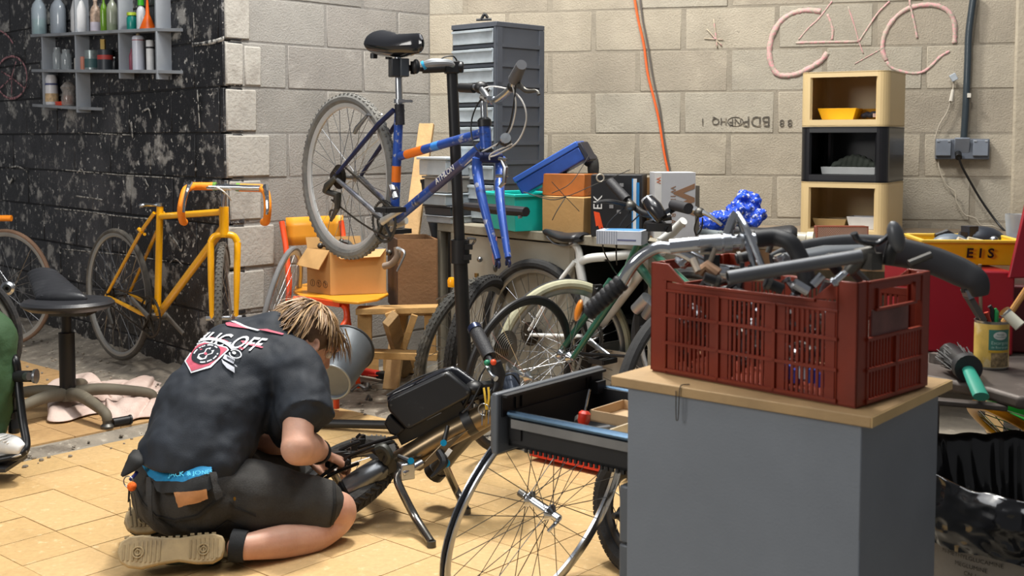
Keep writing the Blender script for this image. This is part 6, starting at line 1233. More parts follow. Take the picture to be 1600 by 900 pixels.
cable('pale cord with a connector dangling left of the conduit', [(1491, 122), (1489, 140), (1486, 155), (1480, 175), (1468, 195), (1461, 217)], .0035, M('a39a8c', .6), wp)
t = T('cable_connector', 'white plastic cable end clipped to the wall left of the conduit', 'connector', wp(1490, 122, .02)); t.w('clip', MB().box(wp(1490, 121, .015), (.03, .035, .02), rot=RW @ Matrix.Rotation(.5, 3, 'Z')), M('9fa6ad', .4), bevel=.003); t.w('plug', MB().tube([wp(1489, 140, .015), wp(1486, 158, .015)], [.007, .010], 10), M('c5bfb4', .5))
# ---- plank and umbrella leaning in the corner
a, b = py(667, 194, 5.75), pz(628, 560, .03)
solo('timber_plank', 'rough pale timber plank leaning in the corner behind the blue bike', 'plank', MB().beam(a, V((-.56, 5.25, .0)) + V((0, 0, .02)), .075, .025), M('c09c6c', .75, var=.2, sc=8, bump=.6), V((-.56, 5.25, 0)), world=True, bevel=.003)
t = T('umbrella', 'folded black umbrella with red tip leaning behind the stand', 'umbrella', V((-.40, 5.35, .2))); t.w('cover', MB().tube([py(666, 282, 5.5), py(672, 320, 5.5), py(681, 372, 5.45)], [.026, .03, .018], 12), M('2a2c30', .8, bump=.5)); t.w('handle', MB().tube([py(665, 279, 5.5), py(666, 284, 5.5)], .028, 14), m_blk); t.w('tip', MB().tube([py(679, 366, 5.46), py(682, 378, 5.45)], .018, 10), M('7e2a34', .5))
# ------------------------------------------------------------ school chair with box, wooden crate, pallet
m_or = M('d9481c', .4, var=.08); m_ply = M('e39a28', .4, var=.08, sc=5, coat=.2)
t = T('school_chair', 'yellow plywood school chair on orange steel legs by the grey wall', 'chair', V((-.98, 5.12, 0)), 0)
sz_ = .462
seat = [pz(458, 458, sz_), pz(470, 466, sz_), pz(500, 468, sz_), pz(530, 474, sz_), pz(560, 476, sz_), pz(590, 471, sz_), pz(607, 463, sz_), pz(603, 455, sz_), pz(585, 449, sz_), pz(560, 446, sz_), pz(480, 446, sz_), pz(462, 450, sz_)]
o_ = V((-.98, 5.12, sz_)); t.w('seat', MB().prism([((p - o_).x, (p - o_).y) for p in seat], .012, o_), m_ply, bevel=.003)
bk = MB(); 
def bf(u, v): p = py(447 + 88 * u, 340 - 4 * u + (44 * v), 5.42 - .10 * u + .03 * math.sin(PI * u)); return p
t.w('backrest', MB().grid(bf, 8, 4), m_ply, solid=.012)
fr = [py(440, 345, 5.42), py(445, 375, 5.40), py(452, 420, 5.34), py(455, 455, 5.28), V((-1.05, 5.30, .02))]
t.w('leg', MB().tube([py(440, 346, 5.40), py(446, 380, 5.38), py(452, 440, 5.30), py(449, 500, 5.28), V((-1.04, 5.33, .01))], .0135, 12), m_or)
t.w('leg', MB().tube(cr([py(533, 345, 5.32), py(537, 375, 5.30), py(541, 440, 5.22), py(544, 500, 5.25), V((-.72, 5.35, .01))], 4), .0125, 12), m_or)
t.w('leg', MB().tube(cr([py(535, 476, 5.02), py(541, 484, 5.0), py(541, 500, 4.98), py(532, 516, 4.95), py(524, 540, 4.93), V((-.76, 4.92, .01))], 5), .0135, 12), m_or)
t.w('leg', MB().tube(cr([py(462, 466, 5.1), py(458, 480, 5.05), py(455, 520, 5.0), V((-.97, 4.99, .01))], 4), .0135, 12), m_or)
t.w('seat_rail', MB().beam(py(466, 466, 5.08), py(532, 476, 5.0), .02, .022), m_or)
# cardboard box with open flaps
k0 = pz(517, 461, .476); ka = V((.83, .25, 0)).normalized(); kb = V((-.62, .55, 0)).normalized()
L1 = .250; L2 = .165; HB = .20
def kq(a, b, z): return k0 + ka * a + kb * b + V((0, 0, z))
t = T('cardboard_box', 'open brown cardboard box full of metal parts on the yellow chair', 'box', k0 + ka * .1 + kb * .1)
def panel(t, name, pts, m, th=.004, par=None): 
    mb = MB(); mb.add(pts, [tuple(range(len(pts)))]); o = t.w(name, mb, m, par, solid=th); o.data.polygons.foreach_set('use_smooth', [False] * len(o.data.polygons)); return o
panel(t, 'side_panel', [kq(0, 0, 0), kq(L1, 0, 0), kq(L1, 0, HB), kq(0, 0, HB)], M('b98c54', .8, var=.06, sc=5, bump=.15)); panel(t, 'side_panel', [kq(0, 0, 0), kq(0, L2, 0), kq(0, L2, HB), kq(0, 0, HB)], M('a87e4b', .8, var=.06)); panel(t, 'side_panel', [kq(L1, 0, 0), kq(L1, L2, 0), kq(L1, L2, HB), kq(L1, 0, HB)], m_card); panel(t, 'side_panel', [kq(0, L2, 0), kq(L1, L2, 0), kq(L1, L2, HB), kq(0, L2, HB)], m_card); panel(t, 'base', [kq(0, 0, .003), kq(L1, 0, .003), kq(L1, L2, .003), kq(0, L2, .003)], m_card)
panel(t, 'flap', [kq(0, 0, HB), kq(L1, 0, HB), kq(L1 - .05, -.035, HB - .032), kq(.02, -.04, HB - .036)], M('c79e68', .8)); panel(t, 'flap', [kq(0, .005, HB), kq(0, L2, HB), kq(-.05, L2, HB - .075), kq(-.05, .005, HB - .085)], M('c39a64', .8)); panel(t, 'flap', [kq(0, L2, HB), kq(L1, L2, HB), kq(L1, L2 + .01, HB + .05), kq(0, L2 + .01, HB + .05)], M('bb915a', .8))
nl = ka.cross(V((0, 0, 1)))
nk = V((ka.y, -ka.x, 0)); nk2 = V((kb.y, -kb.x, 0)); nk2 = nk2 if nk2.y < 0 else -nk2
t.w('tape', MB().box(kq(.012, -.001, HB / 2), (.03, .002, HB * .96), math.atan2(ka.y, ka.x)), M('c79a5e', .4))
mk = M('5a4026', .7)
for k in range(3): pc_ = kq(0, .125 - .045 * k, .045) + nk2 * .003; t.w('stamp_print', MB().ring(pc_, nk2, .015, .0014, 20, 4).beam(pc_ - V((0, 0, .010)), pc_ + V((0, 0, .010)), .003, .002).beam(pc_ - kb * .008 * (k - 1), pc_ + kb * .008 + V((0, 0, .004 * k)), .003, .002), mk)
for k in range(7):
    p = kq(.03 + .03 * k, .05 + .03 * (k % 3), HB - .02 + .01 * (k % 2)); q = p + V((rnd.uniform(-.06, .10), rnd.uniform(-.03, .03), rnd.uniform(.0, .055)))
    tt = T('metal_part', ['grey brake lever sticking out of the cardboard box', 'curved steel handlebar end in the cardboard box', 'dark metal rod lying across the cardboard box', 'steel hook part on top of the cardboard box', 'bent grey lever in the cardboard box, nearest the wheel', 'dull clamp in the cardboard box', 'small bracket at the right in the cardboard box'][k], 'metal part', p, 0, 'metal parts in the box on the chair')
    tt.w('rod', MB().tube(cr([p, (p + q) / 2 + V((0, 0, .015)), q], 4), [.009, .012, .007], 8), [m_steel, m_iron, M('6d6b68', .4, .6)][k % 3]); tt.w('boss', MB().ball(q, .014), m_iron)
# wooden crate on the pallet
m_wcr = M('7d5a3a', .7, var=.15, sc=6, bump=.5, wear=[('553820', 3, .5, .7, .6), ('9c7a52', 8, .6, .7, .6)])
w0 = py(622, 486, 5.16); w0 = V((w0.x, w0.y, 0)); zb = py(622, 486, 5.16).z; zt_ = py(622, 374, 5.16).z
t = T('wooden_crate', 'dark stained plywood crate on the pallet left of the metal cabinet', 'crate', w0 + V((.1, .1, zb))); wa, wb2 = V((.97, .02, 0)).normalized(), V((-.25, .968, 0)).normalized()
def wq(a, b, z): return w0 + wa * a + wb2 * b + V((0, 0, z))
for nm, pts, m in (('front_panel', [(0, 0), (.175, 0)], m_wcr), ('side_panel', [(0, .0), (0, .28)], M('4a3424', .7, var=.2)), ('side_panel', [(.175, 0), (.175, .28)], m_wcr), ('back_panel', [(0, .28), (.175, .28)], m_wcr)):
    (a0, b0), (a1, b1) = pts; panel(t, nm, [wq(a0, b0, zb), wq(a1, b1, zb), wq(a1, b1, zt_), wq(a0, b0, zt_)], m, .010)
panel(t, 'base', [wq(0, 0, zb + .006), wq(.175, 0, zb + .006), wq(.175, .28, zb + .006), wq(0, .28, zb + .006)], m_wcr, .01)
th_ = T('drop_handlebar', 'taped drop handlebar end with a steel lever hanging left of the wooden crate', 'handlebar', py(615, 400, 4.98)); th_.w('bar', MB().tube(cr([py(600, 416, 5.0), py(612, 412, 4.98), py(621, 400, 4.96), py(620, 386, 4.96)], 5), .015, 12), M('8d7d70', .6, var=.2)); th_.w('brake_lever', MB().tube(cr([py(620, 388, 4.94), py(632, 394, 4.92), py(628, 408, 4.92), py(620, 424, 4.92)], 5), [.008, .006, .005, .004], 8), m_alu)
# pallet frame
t = T('pallet', 'pale timber pallet frame standing under the dark wooden crate', 'pallet', V((-.5, 5.1, 0)))
m_pal = M('b08a55', .8, var=.2, sc=7, bump=.5, wear=[('7a5c38', 4, .5, .7, .6)])
Yp = 5.0
def bm_(u0, v0, u1, v1, w, h, Y0=Yp, Y1=None, nm='board', m=m_pal): return t.w(nm, MB().beam(py(u0, v0, Y0), py(u1, v1, Y1 or Y0), w, h, up=(0, 1, 0)), m, bevel=.002)
bm_(558, 485, 684, 482, .026, .10); bm_(570, 487, 570, 545, .062, .022); bm_(672, 492, 673, 558, .05, .022); bm_(560, 552, 684, 556, .03, .09); bm_(604, 493, 620, 487, .024, .08, 4.96)
bm_(648, 492, 630, 545, .03, .02, 5.15); bm_(632, 490, 622, 540, .03, .02, 5.25); bm_(602, 488, 684, 490, .022, .02, 5.2)
for k, (u, v) in enumerate(((612, 571), (648, 569), (576, 570))): p = pz(u, v + 14, .0) + V((0, .04, 0)); t.w('block', MB().box(p + V((0, 0, .04)), (.085, .09, .08), .1 * k), M('b8935c', .8, var=.2, sc=9, bump=.5), bevel=.003)
pl = T('timber_offcut', 'short weathered timber offcut leaning against the pallet', 'timber', pz(636, 586, 0)); a = py(610, 498, 4.88); b = pz(634, 582, .01); pl.w('board', MB().beam(a, b, .07, .035, up=(-.6, 1, 0)), M('9c7f58', .85, var=.25, sc=6, bump=.6), bevel=.003)
# bucket lying on the floor
bc0, bc1 = py(517, 597, 4.62), py(543, 545, 4.86); t = T('bucket', 'grey metal bucket lying on its side behind the kneeling person\'s head', 'bucket', V((bc0.x, bc0.y, 0))); Rb = frame(bc1 - bc0); Lb = (bc1 - bc0).length
t.w('shell', MB().lathe([(0, .012), (.074, .012), (.080, .0), (.082, .004), (.112, Lb), (.108, Lb), (.080, .02)], bc0, Rb, 32), M('6c7176', .45, .5, var=.12)); t.w('rim', MB().ring(bc1, bc1 - bc0, .112, .006, 40, 8), M('2a2c2f', .5)); t.w('base_ring', MB().ring(bc0, bc1 - bc0, .080, .005, 36, 8), M('8f9394', .4, .6))
# red tool on the floor
t = T('torque_wrench_case', 'red plastic tool with a black end lying on the floor by the timber', 'tool', pz(590, 588, 0)); a, b, c_ = pz(553, 578, .025), pz(592, 585, .025), pz(618, 590, .025)
t.w('body', MB().beam(a, b, .045, .03), M('c9271c', .4), bevel=.006); t.w('grip', MB().beam(b, c_, .048, .034), m_blk, bevel=.006); t.w('inlay', MB().beam(b + V((-.05, -.025, 0)), b + V((.05, -.026, 0)), .012, .004), M('d8432a', .4))
for k, (u, v, l, an, r, lb) in enumerate([(548, 610, .07, .4, .010, 'steel clamp lying on the dusty floor beside the bucket'), (560, 604, .06, -.5, .008, 'curved steel clip on the dusty floor, second from the bucket'), (572, 608, .05, 1.4, .009, 'rusty bolt on the dusty floor, farthest from the bucket'), (572, 625, .02, 0, .006, 'tiny nut on the dusty floor in front of the clamps')]):
    p = pz(u, v, r); q = p + V((math.cos(an), math.sin(an), .0)) * l; solo('metal_clamp', lb, 'clamp', MB().tube(cr([p, (p + q) / 2 + V((0, .01, .02)), q], 4), [r, r * .7, r], 8).lathe([(r * .6, -.006), (r * 1.5, -.006), (r * 1.5, .006), (r * .6, .006), (r * .6, -.006)], q + V((0, 0, r * .4)), n=12), [m_steel, m_iron][k % 2], p, world=True, group='metal bits on the floor')
P_ = [pz(590 + 16 * math.cos(a) + a, 604 + 5 * math.sin(a), .004) for a in [k * .5 for k in range(15)]] + [pz(625, 607, .004)]; solo('wire_coil', 'thin loop of wire lying on the dusty floor left of the black battery', 'wire', MB().tube(cr(P_, 3), .0018, 5), m_iron, P_[0], world=True)
t = T('rear_light', 'amber light on a thin bracket clipped to the stand left of the pole', 'light', py(705, 440, 4.9)); t.w('lens', MB().lathe([(0, 0), (.018, .002), (.020, .03), (.014, .042), (0, .045)], py(706, 449, 4.9), n=16), M('f0a010', .2, coat=.6)); t.w('bracket', MB().tube([py(706, 450, 4.9), py(705, 458, 4.9), py(682, 468, 4.95)], .004, 6), m_steel)
t = T('plastic_bottle', 'small white bottle with a red cap standing behind the left wheel', 'bottle', pz(712, 585, 0) + V((0, .1, 0))); p = pz(712, 585, 0) + V((0, .1, 0)); t.w('body', MB().lathe([(0, 0), (.03, 0), (.03, .11), (.012, .13), (0, .13)], p, n=16), M('a7a9aa', .4)); t.w('cap', MB().lathe([(0, .13), (.014, .13), (.014, .16), (0, .16)], p, n=12), M('c01c1c', .4))
solo('plastic_crate_base', 'bright red slotted plastic crate lying under the drawer at the floor edge', 'crate', MB().box(pz(900, 727, .03) + V((.0, .1, 0)), (.34, .10, .03), -.70), M('d8301c', .4), pz(900, 727, 0), world=True, bevel=.004)

# ------------------------------------------------------------ stool
sc0 = pz(107, 646, 0); t = T('stool', 'black swivel stool with a low backrest and dusty star base', 'stool', sc0); m_seat = M('2e2f33', .4, var=.1, bump=.25, bsc=40, wear=[('5b5c5e', 4, .55, .75, .4)]); m_base = M('6d6658', .75, .2, var=.15, sc=12, wear=[('8d8470', 7, .55, .7, .6)])
sc1 = py(106, 476, sc0.y)
t.w('seat', MB().lathe([(0, -.028), (.10, -.026), (.165, -.018), (.19, -.002), (.193, .008), (.18, .020), (.12, .025), (0, .022)], sc1, n=40, sx=1, sy=.9), m_seat)
bm1 = MB().grid(lambda u, v: py(45 + 45 * u + 12 * (1 - v), 452 - 26 * v + (3 - 8 * math.sin(PI * min(1, u * 1.05))) * v, sc0.y + .10 + .06 * v), 10, 8)
Bk = MB(); [Bk.ball(py(96 - 28 * k, 466 - 36 * k, sc0.y - .02 + .16 * k), (.115 - .04 * k, .03, .035), None, 16, 8) for k in (0, .12, .24, .36, .48, .6, .72, .84, 1)]; t.w('backrest', Bk, m_seat, mods=RM(.006, 4))
rb = MB()
for k in range(5): p = py(66 + 3.2 * k, 436 + 6.5 * k, sc0.y + .085 - .03 * k); rb.tube([p + V((-.04, 0, 0)), p + V((.055, 0, -.004))], .0045, 6)
t.w('backrest_rib', rb, M('3a3b3f', .35), kind='stuff')
t.w('column', MB().tube([V((sc0.x, sc0.y, .10)), V((sc0.x, sc0.y, sc1.z - .12))], .033, 20), m_blk); t.w('gas_piston', MB().tube([V((sc0.x, sc0.y, sc1.z - .13)), V((sc0.x, sc0.y, sc1.z - .02))], .02, 16), m_dark); t.w('seat_plate', MB().box(sc1 + V((.02, 0, -.035)), (.16, .12, .014)), m_iron); t.w('hub', MB().lathe([(.0, .06), (.045, .06), (.05, .085), (.040, .105), (0, .108)], V((sc0.x, sc0.y, 0)), n=20), m_base)
for k in range(5):
    a = math.radians(-44 + 68 * k) if k < 2 else math.radians(-44 + 72 * k); d = V((math.cos(a), math.sin(a), 0)); L = .35; lg = t.w('leg', MB().tube(cr([sc0 + V((0, 0, .085)), sc0 + d * L * .35 + V((0, 0, .095)), sc0 + d * L * .75 + V((0, 0, .075)), sc0 + d * L * .97 + V((0, 0, .055)), sc0 + d * L + V((0, 0, .03))], 5), [.03, .026, .023, .021, .020], 12), m_base)
    t.w('glide', MB().lathe([(0, 0), (.026, 0), (.027, .008), (.018, .018), (.018, .035), (0, .036)], sc0 + d * L, n=16), m_iron, lg)
pa = pz(176, 660, .018); t = T('grip_tube', 'short black rubber grip lying on the floor by the stool foot', 'grip', pa); t.w('tube', MB().tube([pa, pz(204, 655, .018)], .017, 14), m_blk); t.w('end_ring', MB().tube([pz(202, 655.5, .018), pz(205, 655, .018)], .0195, 14), m_dark)
# cloth on the floor
def clf(u, v):
    p = pz(78 + 195 * u, 655 - 55 * v + 0 * u, 0); s = noise.noise(V((u * 5, v * 4, 1))); r = abs(noise.noise(V((u * 5, v * 2.5, 7)))) + .35 * abs(noise.noise(V((u * 11, v * 6, 2)))); e = min(1, min(u, 1 - u, v, 1 - v) * 7)
    return V((p.x + .10 * s * (1 - e * .3), p.y + .12 * noise.noise(V((u * 4, v * 3, 9))), .006 + e * (.015 + .085 * r)))
solo('towel', 'crumpled pinkish white towel on the floor behind the stool', 'towel', MB().grid(clf, 50, 34), M('d9c3b8', .9, var=.06, bump=.6, bsc=150, wear=[('b08f82', 4, .5, .7, .6)]), pz(150, 630, 0), world=True, solid=.006, mods=(('SUBSURF', dict(levels=1, render_levels=1)),))
# ------------------------------------------------------------ second person in a wheelchair at the left edge
Yw = 3.95; t = T('wheelchair', 'black wheelchair frame and wheel cut off by the left edge', 'wheelchair', pz(0, 745, 0))
m_wf2 = M('17181a', .35, .3, var=.2, wear=[('8d8f90', 24, .68, .72, .8)])
t.w('front_tube', MB().tube(cr([py(14, 556, Yw + .05), py(24, 562, Yw), py(28, 590, Yw), py(31, 620, Yw - .02), py(36, 660, Yw - .05), py(41, 690, Yw - .08), py(38, 705, Yw - .1), py(22, 714, Yw - .1), py(-30, 724, Yw - .1)], 6), .014, 14), m_wf2)
t.w('inner_tube', MB().tube(cr([py(27, 600, Yw), py(24, 640, Yw + .03), py(22, 675, Yw + .04)], 4), .020, 12), m_wf2)
cl = t.w('clamp_knob', MB().tube([py(22, 588, Yw), py(50, 588, Yw - .04)], .020, 16), m_blk); t.w('clamp_screw', MB().tube([py(40, 588, Yw - .06), py(46, 588, Yw - .07)], .014, 12).lathe([(.006, 0), (.024, .006), (.026, .016), (.008, .018)], py(50, 588, Yw - .04), frame((1, 0, 0)), 12), m_steel, cl)
t.w('cross_tube', MB().tube([py(-60, 612, Yw + .1), py(26, 612, Yw)], .022, 12).tube([py(-60, 650, Yw + .1), py(22, 650, Yw)], .012, 10), m_wf2); t.w('footplate', MB().box(py(-10, 724, Yw - .05), (.16, .18, .012)), m_dark)
t.w('bracket', MB().box(py(26, 655, Yw + .02), (.03, .03, .06), .1), m_blk)
cwn = py(-97, 532, 4.3); wheel(t, cwn, (.22, -.97, 0), .30, .017, m_tire, m_alu, m_steel, ns=28); t.w('hand_rim', MB().ring(cwn + V((.0, -.05, 0)), (.22, -.97, 0), .262, .008, 56, 8), m_blk)
t2 = T('reflector_disc', 'round silver nut shaped knob behind the green trousers', 'knob', py(13, 447, 4.6)); t2.w('disc', MB().lathe([(.008, 0), (.026, 0), (.028, .012), (.018, .02), (.008, .02), (.008, 0)], py(13, 450, 4.6), frame((.1, -1, 0)), 18), m_alu); t2.w('spindle', MB().tube([py(13, 450, 4.6), py(-30, 455, 4.7)], .008, 8), m_iron)
seat_ = t.w('seat', MB().box(py(-130, 480, 4.25), (.42, .42, .05)), m_dark)
m_gt = M('2c4a2a', .8, var=.15, bump=.3, bsc=120, wear=[('1c3019', 3, .5, .7, .5)])
t = T('person', 'seated person in green trousers and a white shoe cut off at the left edge', 'person', pz(0, 740, 0))
G_ = MB(); kn = py(-8, 530, Yw + .02)
limb(G_, [(-130, 470, 4.25), (-60, 490, 4.1), (-8, 528, Yw + .02)], [.10, .09, .075]); limb(G_, [(-8, 528, Yw + .02), (-4, 600, Yw), (-12, 662, Yw - .02), (-14, 678, Yw - .03)], [.075, .065, .055, .05]); limb(G_, [(-150, 470, 4.15), (-110, 520, 3.85), (-100, 620, 3.85), (-98, 668, 3.85)], [.10, .09, .062, .05]); G_.ball(py(-150, 455, 4.25), (.16, .14, .12))
t.w('trousers', G_, m_gt, mods=RM(.008, 4) + (('DISPLACE', dict(texture=tex2, strength=.02, mid_level=.5)),))
Tb = MB(); limb(Tb, [(-150, 450, 4.28), (-150, 360, 4.32), (-150, 280, 4.30)], [.14, .15, .15]); limb(Tb, [(-200, 270, 4.3), (-205, 350, 4.2), (-150, 420, 4.0)], [.06, .05, .04]); limb(Tb, [(-100, 270, 4.3), (-85, 350, 4.25), (-90, 410, 4.1)], [.06, .05, .04]); t.w('jumper', Tb, M('3b3f46', .85), mods=RM(.012, 4))
Hb = MB(); Hb.ball(py(-150, 205, 4.28), (.075, .09, .11)); Hb.tube([py(-150, 270, 4.3), py(-150, 230, 4.29)], .055, 12); Hb.ball(py(-150, 210, 4.20), (.012, .02, .018)); hand_ = Hb.ball(py(-140, 425, 3.97), (.035, .05, .02)).ball(py(-88, 415, 4.07), (.035, .05, .02)); t.w('body', Hb, m_skin, mods=RM(.009, 2)); t.w('hair', MB().ball(py(-150, 195, 4.31), (.083, .088, .10)), m_hair3)
Sw = MB(); Sw.ball(py(-14, 692, Yw - .04), (.045, .05, .045)); Sw.tube(cr([py(-40, 700, Yw - .02), py(0, 694, Yw - .05), py(24, 697, Yw - .08), py(38, 703, Yw - .10)], 5), [.040, .042, .036, .022], 16, flat=.9)
sh = t.w('shoe', Sw, M('d6d5d2', .5, var=.05, bump=.2), mods=RM(.005, 2), label='white trainer on the footplate'); t.w('sole', MB().tube(cr([py(-40, 712, Yw - .02), py(5, 711, Yw - .05), py(28, 711, Yw - .08), py(40, 708, Yw - .10)], 5), [.036, .042, .036, .020], 14, flat=.3), M('c3c1bc', .5), sh)
lc = MB()
for k in range(4): p = py(0 + 6 * k, 683 + 2.2 * k, Yw - .10); lc.tube([p + V((-.012, -.01, -.004)), p + V((.016, .02, .004))], .003, 6)
t.w('laces', lc, M('e8e6e2', .6), sh, kind='stuff')

# ------------------------------------------------------------ wall shelf and its bottles
TS = .045; DS = .085
def ks(t_, d_, z): return C1 + DK * t_ + NK * d_ + V((0, 0, z + TS * (t_ - .40)))
def tat(u, d_):                                  # distance along the wall of pixel column u on the plane d_ off it
    P = C1 + NK * d_; dr = ray(u, 150); k = (P - CO).dot(NK) / dr.dot(NK); return (CO + dr * k - P).dot(DK)
m_shf = M('8b8f94', .5, .1, var=.08, wear=[('66686c', 5, .55, .7, .5)])
RS = Matrix((DK, NK, V((0, 0, 1)))).transposed(); thk = .016; ang = math.atan2(TS, 1)
def sbox(mb, t0, t1, d0, d1, z0, z1):
    vs = [ks(a, b, c) for a in (t0, t1) for b in (d0, d1) for c in (z0, z1)]; return mb.add(vs, [(0, 1, 3, 2), (4, 6, 7, 5), (0, 4, 5, 1), (2, 3, 7, 6), (0, 2, 6, 4), (1, 5, 7, 3)])
tr_ = tat(242, DS); z1_, z2_, z3_ = 1.700, 1.500, 1.300
t = T('wall_shelf', 'stepped grey wall shelf with three boards on the black wall', 'shelf', ks(.9, 0, 1.28))
tL = tat(50, DS)
for z, a, a2, b in ((z1_, tr_ - .01, tat(289, 0), tL), (z2_, tr_ - .01, tat(288, 0), tL), (z3_, tat(116, DS) - .01, tat(161, 0), tL)):
    q_ = [(a, DS), (b, DS), (b, .004), (a2, .004)]; vs_ = [ks(x, y, zz) for zz in (z - thk, z) for x, y in q_]; t.w('board', MB().add(vs_, [(0, 1, 2, 3), (7, 6, 5, 4)] + [(i, (i + 1) % 4, 4 + (i + 1) % 4, 4 + i) for i in range(4)]), m_shf, bevel=.001)
z4 = z1_ + .24
for u, z0, z1 in ((245, z2_ - .045, z1_ - thk), (187, z2_ - .045, z1_ - thk), (119, z2_ - thk, z1_ - thk), (67, z3_ - .03, z1_ - thk), (119, z3_ - .032, z2_ - thk), (245, z1_, z4), (187, z1_, z4), (119, z1_, z4)):
    a = tat(u, DS); t.w('divider', sbox(MB(), a, a + .014, .004, DS - .004, z0, z1), M('9a9fa6', .5, .1, var=.06), bevel=.001)
t.w('tape_mark', sbox(MB(), tr_ - .012, tr_ - .0102, .03, .06, z1_ - thk, z1_ + .001), M('d9863c', .6))
t.w('wire_hook', MB().tube([ks(tr_ - .02, .02, z2_ - .03), ks(tr_ - .02, .02, z2_ - .05)], .003, 6), m_iron)
def item(name, label, cat, u, z, w, h, prof, mat, d=.044, group=None, extra=(), sy=1, n=18):
    a = tat(u, d); p = ks(a, d, z); Y = p.y; r = w / 2 * Y / 1800; H = h * Y / 1800
    tt = T(name, label, cat, p, math.atan2(DK.y, DK.x), group); sy = min(sy, .040 / max(r, .001)); tt.p('body', MB().lathe([(x * r, y * H) for x, y in prof], n=n, sy=sy), mat)
    for nm, x0, pr, m in extra: tt.p(nm, MB().lathe([(x * r, y * H) for x, y in pr], n=n, sy=sy), m)
    return tt
jug = [(0, 0), (.95, 0), (1, .04), (1, .62), (.85, .74), (.35, .88), (.3, .95), (0, .95)]; bot = [(0, 0), (.95, 0), (1, .03), (1, .58), (.8, .70), (.35, .80), (.33, .92), (0, .92)]; can_ = [(0, 0), (1, 0), (1, .98), (.9, 1), (0, 1)]; jar = [(0, 0), (.95, 0), (1, .05), (1, .7), (.75, .82), (.75, 1), (0, 1)]
gl = lambda c, a=.55: M(c, .12, alpha=a, coat=.5, var=.05)
capx = lambda c, y0=.9, y1=1.0, r=.42: ('cap', 0, [(0, y0), (r, y0), (r, y1), (0, y1)], M(c, .4))
item('jug', 'clear jug half full of green liquid, leftmost on the top shelf board', 'jug', 64, z1_, 27, 62, jug, gl('b9c8d4'), sy=.8, extra=[('liquid', 0, [(0, .01), (.9, .01), (.93, .38), (0, .38)], M('3f8f72', .3)), capx('d8d8d8')])
item('jug', 'empty grey translucent jug, second from the left on the top board', 'jug', 94, z1_, 30, 60, jug, gl('98a1ab', .8), sy=.8, extra=[('liquid', 0, [(0, .01), (.9, .01), (.93, .2), (0, .2)], M('6f7a84', .4)), capx('c8ccd0')])
item('bottle', 'white plastic detergent jug, third from the left on the top board', 'bottle', 126, z1_, 32, 62, [(0, 0), (.9, 0), (1, .08), (.98, .55), (.7, .8), (.4, .9), (0, .9)], M('d9dadc', .35), sy=.7, extra=[capx('c0cdd8')])
item('bottle', 'bottle with a floral label between the white jug and green bottle', 'bottle', 152, z1_, 16, 52, bot, M('a9917f', .4, var=.4, sc=60), extra=[('label', 0, [(1.02, .02), (1.02, .28), (1.0, .28), (1.0, .02), (1.02, .02)], M('c9c2cf', .5)), capx('d0b8a8')])
item('bottle', 'narrow green glass bottle beside the divider on the top board', 'bottle', 165, z1_, 11, 55, bot, gl('6f9c2a', .85), extra=[capx('e0e0e0')])
item('bottle', 'clear bottle with green liquid left of the middle divider', 'bottle', 178, z1_, 17, 58, bot, gl('a9b09c', .6), extra=[('liquid', 0, [(0, .01), (.92, .01), (.95, .18), (0, .18)], M('5f8f22', .3)), capx('9aa6a0')])
item('bottle', 'white labelled bottle right of the middle divider on the top board', 'bottle', 195, z1_, 15, 50, bot, M('c7c8cc', .35), extra=[capx('e6e6ea')])
item('jar', 'teal jar with a lime green lid on the top board', 'jar', 209, z1_, 17, 26, jar, M('0f7f74', .3), extra=[capx('b5cc3a', .84, 1.02, .95)])
item('bottle', 'white bottle with a green cap behind the orange funnel', 'bottle', 223, z1_, 14, 46, bot, M('d3d6da', .35), extra=[capx('3fae2a', .8, 1, .7)], d=.04)
item('funnel', 'orange plastic funnel standing on the top board at the right end', 'funnel', 233, z1_, 26, 46, [(.9, .0), (1, 0), (.25, .5), (.12, 1), (.08, 1), (.18, .5), (.9, .02), (.9, 0)], M('f0660c', .35), extra=[('tub', 0, [(0, .0), (.7, .0), (.7, .1), (0, .1)], M('d08aa0', .4))], d=.046)
for u, w, h, lb in ((91, 14, 34, 'tall clear glass jar, left of the pair on the middle board'), (105, 16, 31, 'clear glass jar right of the pair on the middle board')): item('glass_jar', lb, 'jar', u, z2_, w, h, jar, M('b4bcc0', .08, alpha=.5, coat=1), group='glass jars on the middle board')
item('glass_bottle', 'small clear glass bottle, leftmost on the middle board', 'bottle', 71, z2_, 11, 22, bot, M('a0a8ac', .08, alpha=.5, coat=.8))
item('paint_pot', 'small white and blue pot on the middle board beside the divider', 'pot', 123, z2_, 11, 18, can_, M('c9c4bc', .4), extra=[capx('2c3f7c', .86, 1.02, .9)])
item('paint_pot', 'small pink pot between the white pot and the silver tin', 'pot', 131, z2_, 8, 20, can_, M('c9826c', .5))
item('tin', 'silver paint tin with teal label on the middle board', 'tin', 145, z2_, 22, 30, can_, M('8f9a9a', .3, .5, var=.3, sc=40), extra=[('label', 0, [(1.02, .1), (1.02, .55), (1, .55), (1, .1), (1.02, .1)], M('3a5a5c', .5))])
tt = item('tin', 'dark paint tin with a red label and yellow tag, middle board', 'tin', 166, z2_, 26, 31, can_, M('34383e', .4, .2), extra=[('label', 0, [(1.02, .5), (1.02, .72), (1, .72), (1, .5), (1.02, .5)], M('a83a34', .5))])
item('sponge', 'yellow sponge standing on the dark paint tin', 'sponge', 163, z2_ + .105, 9, 16, [(0, 0), (1, 0), (1, 1), (0, 1)], M('c8a860', .8), n=4)
item('bottle', 'small black bottle beside the middle divider on the middle board', 'bottle', 180, z2_, 7, 20, bot, M('1a1a1e', .3), extra=[capx('cfcfcf')])
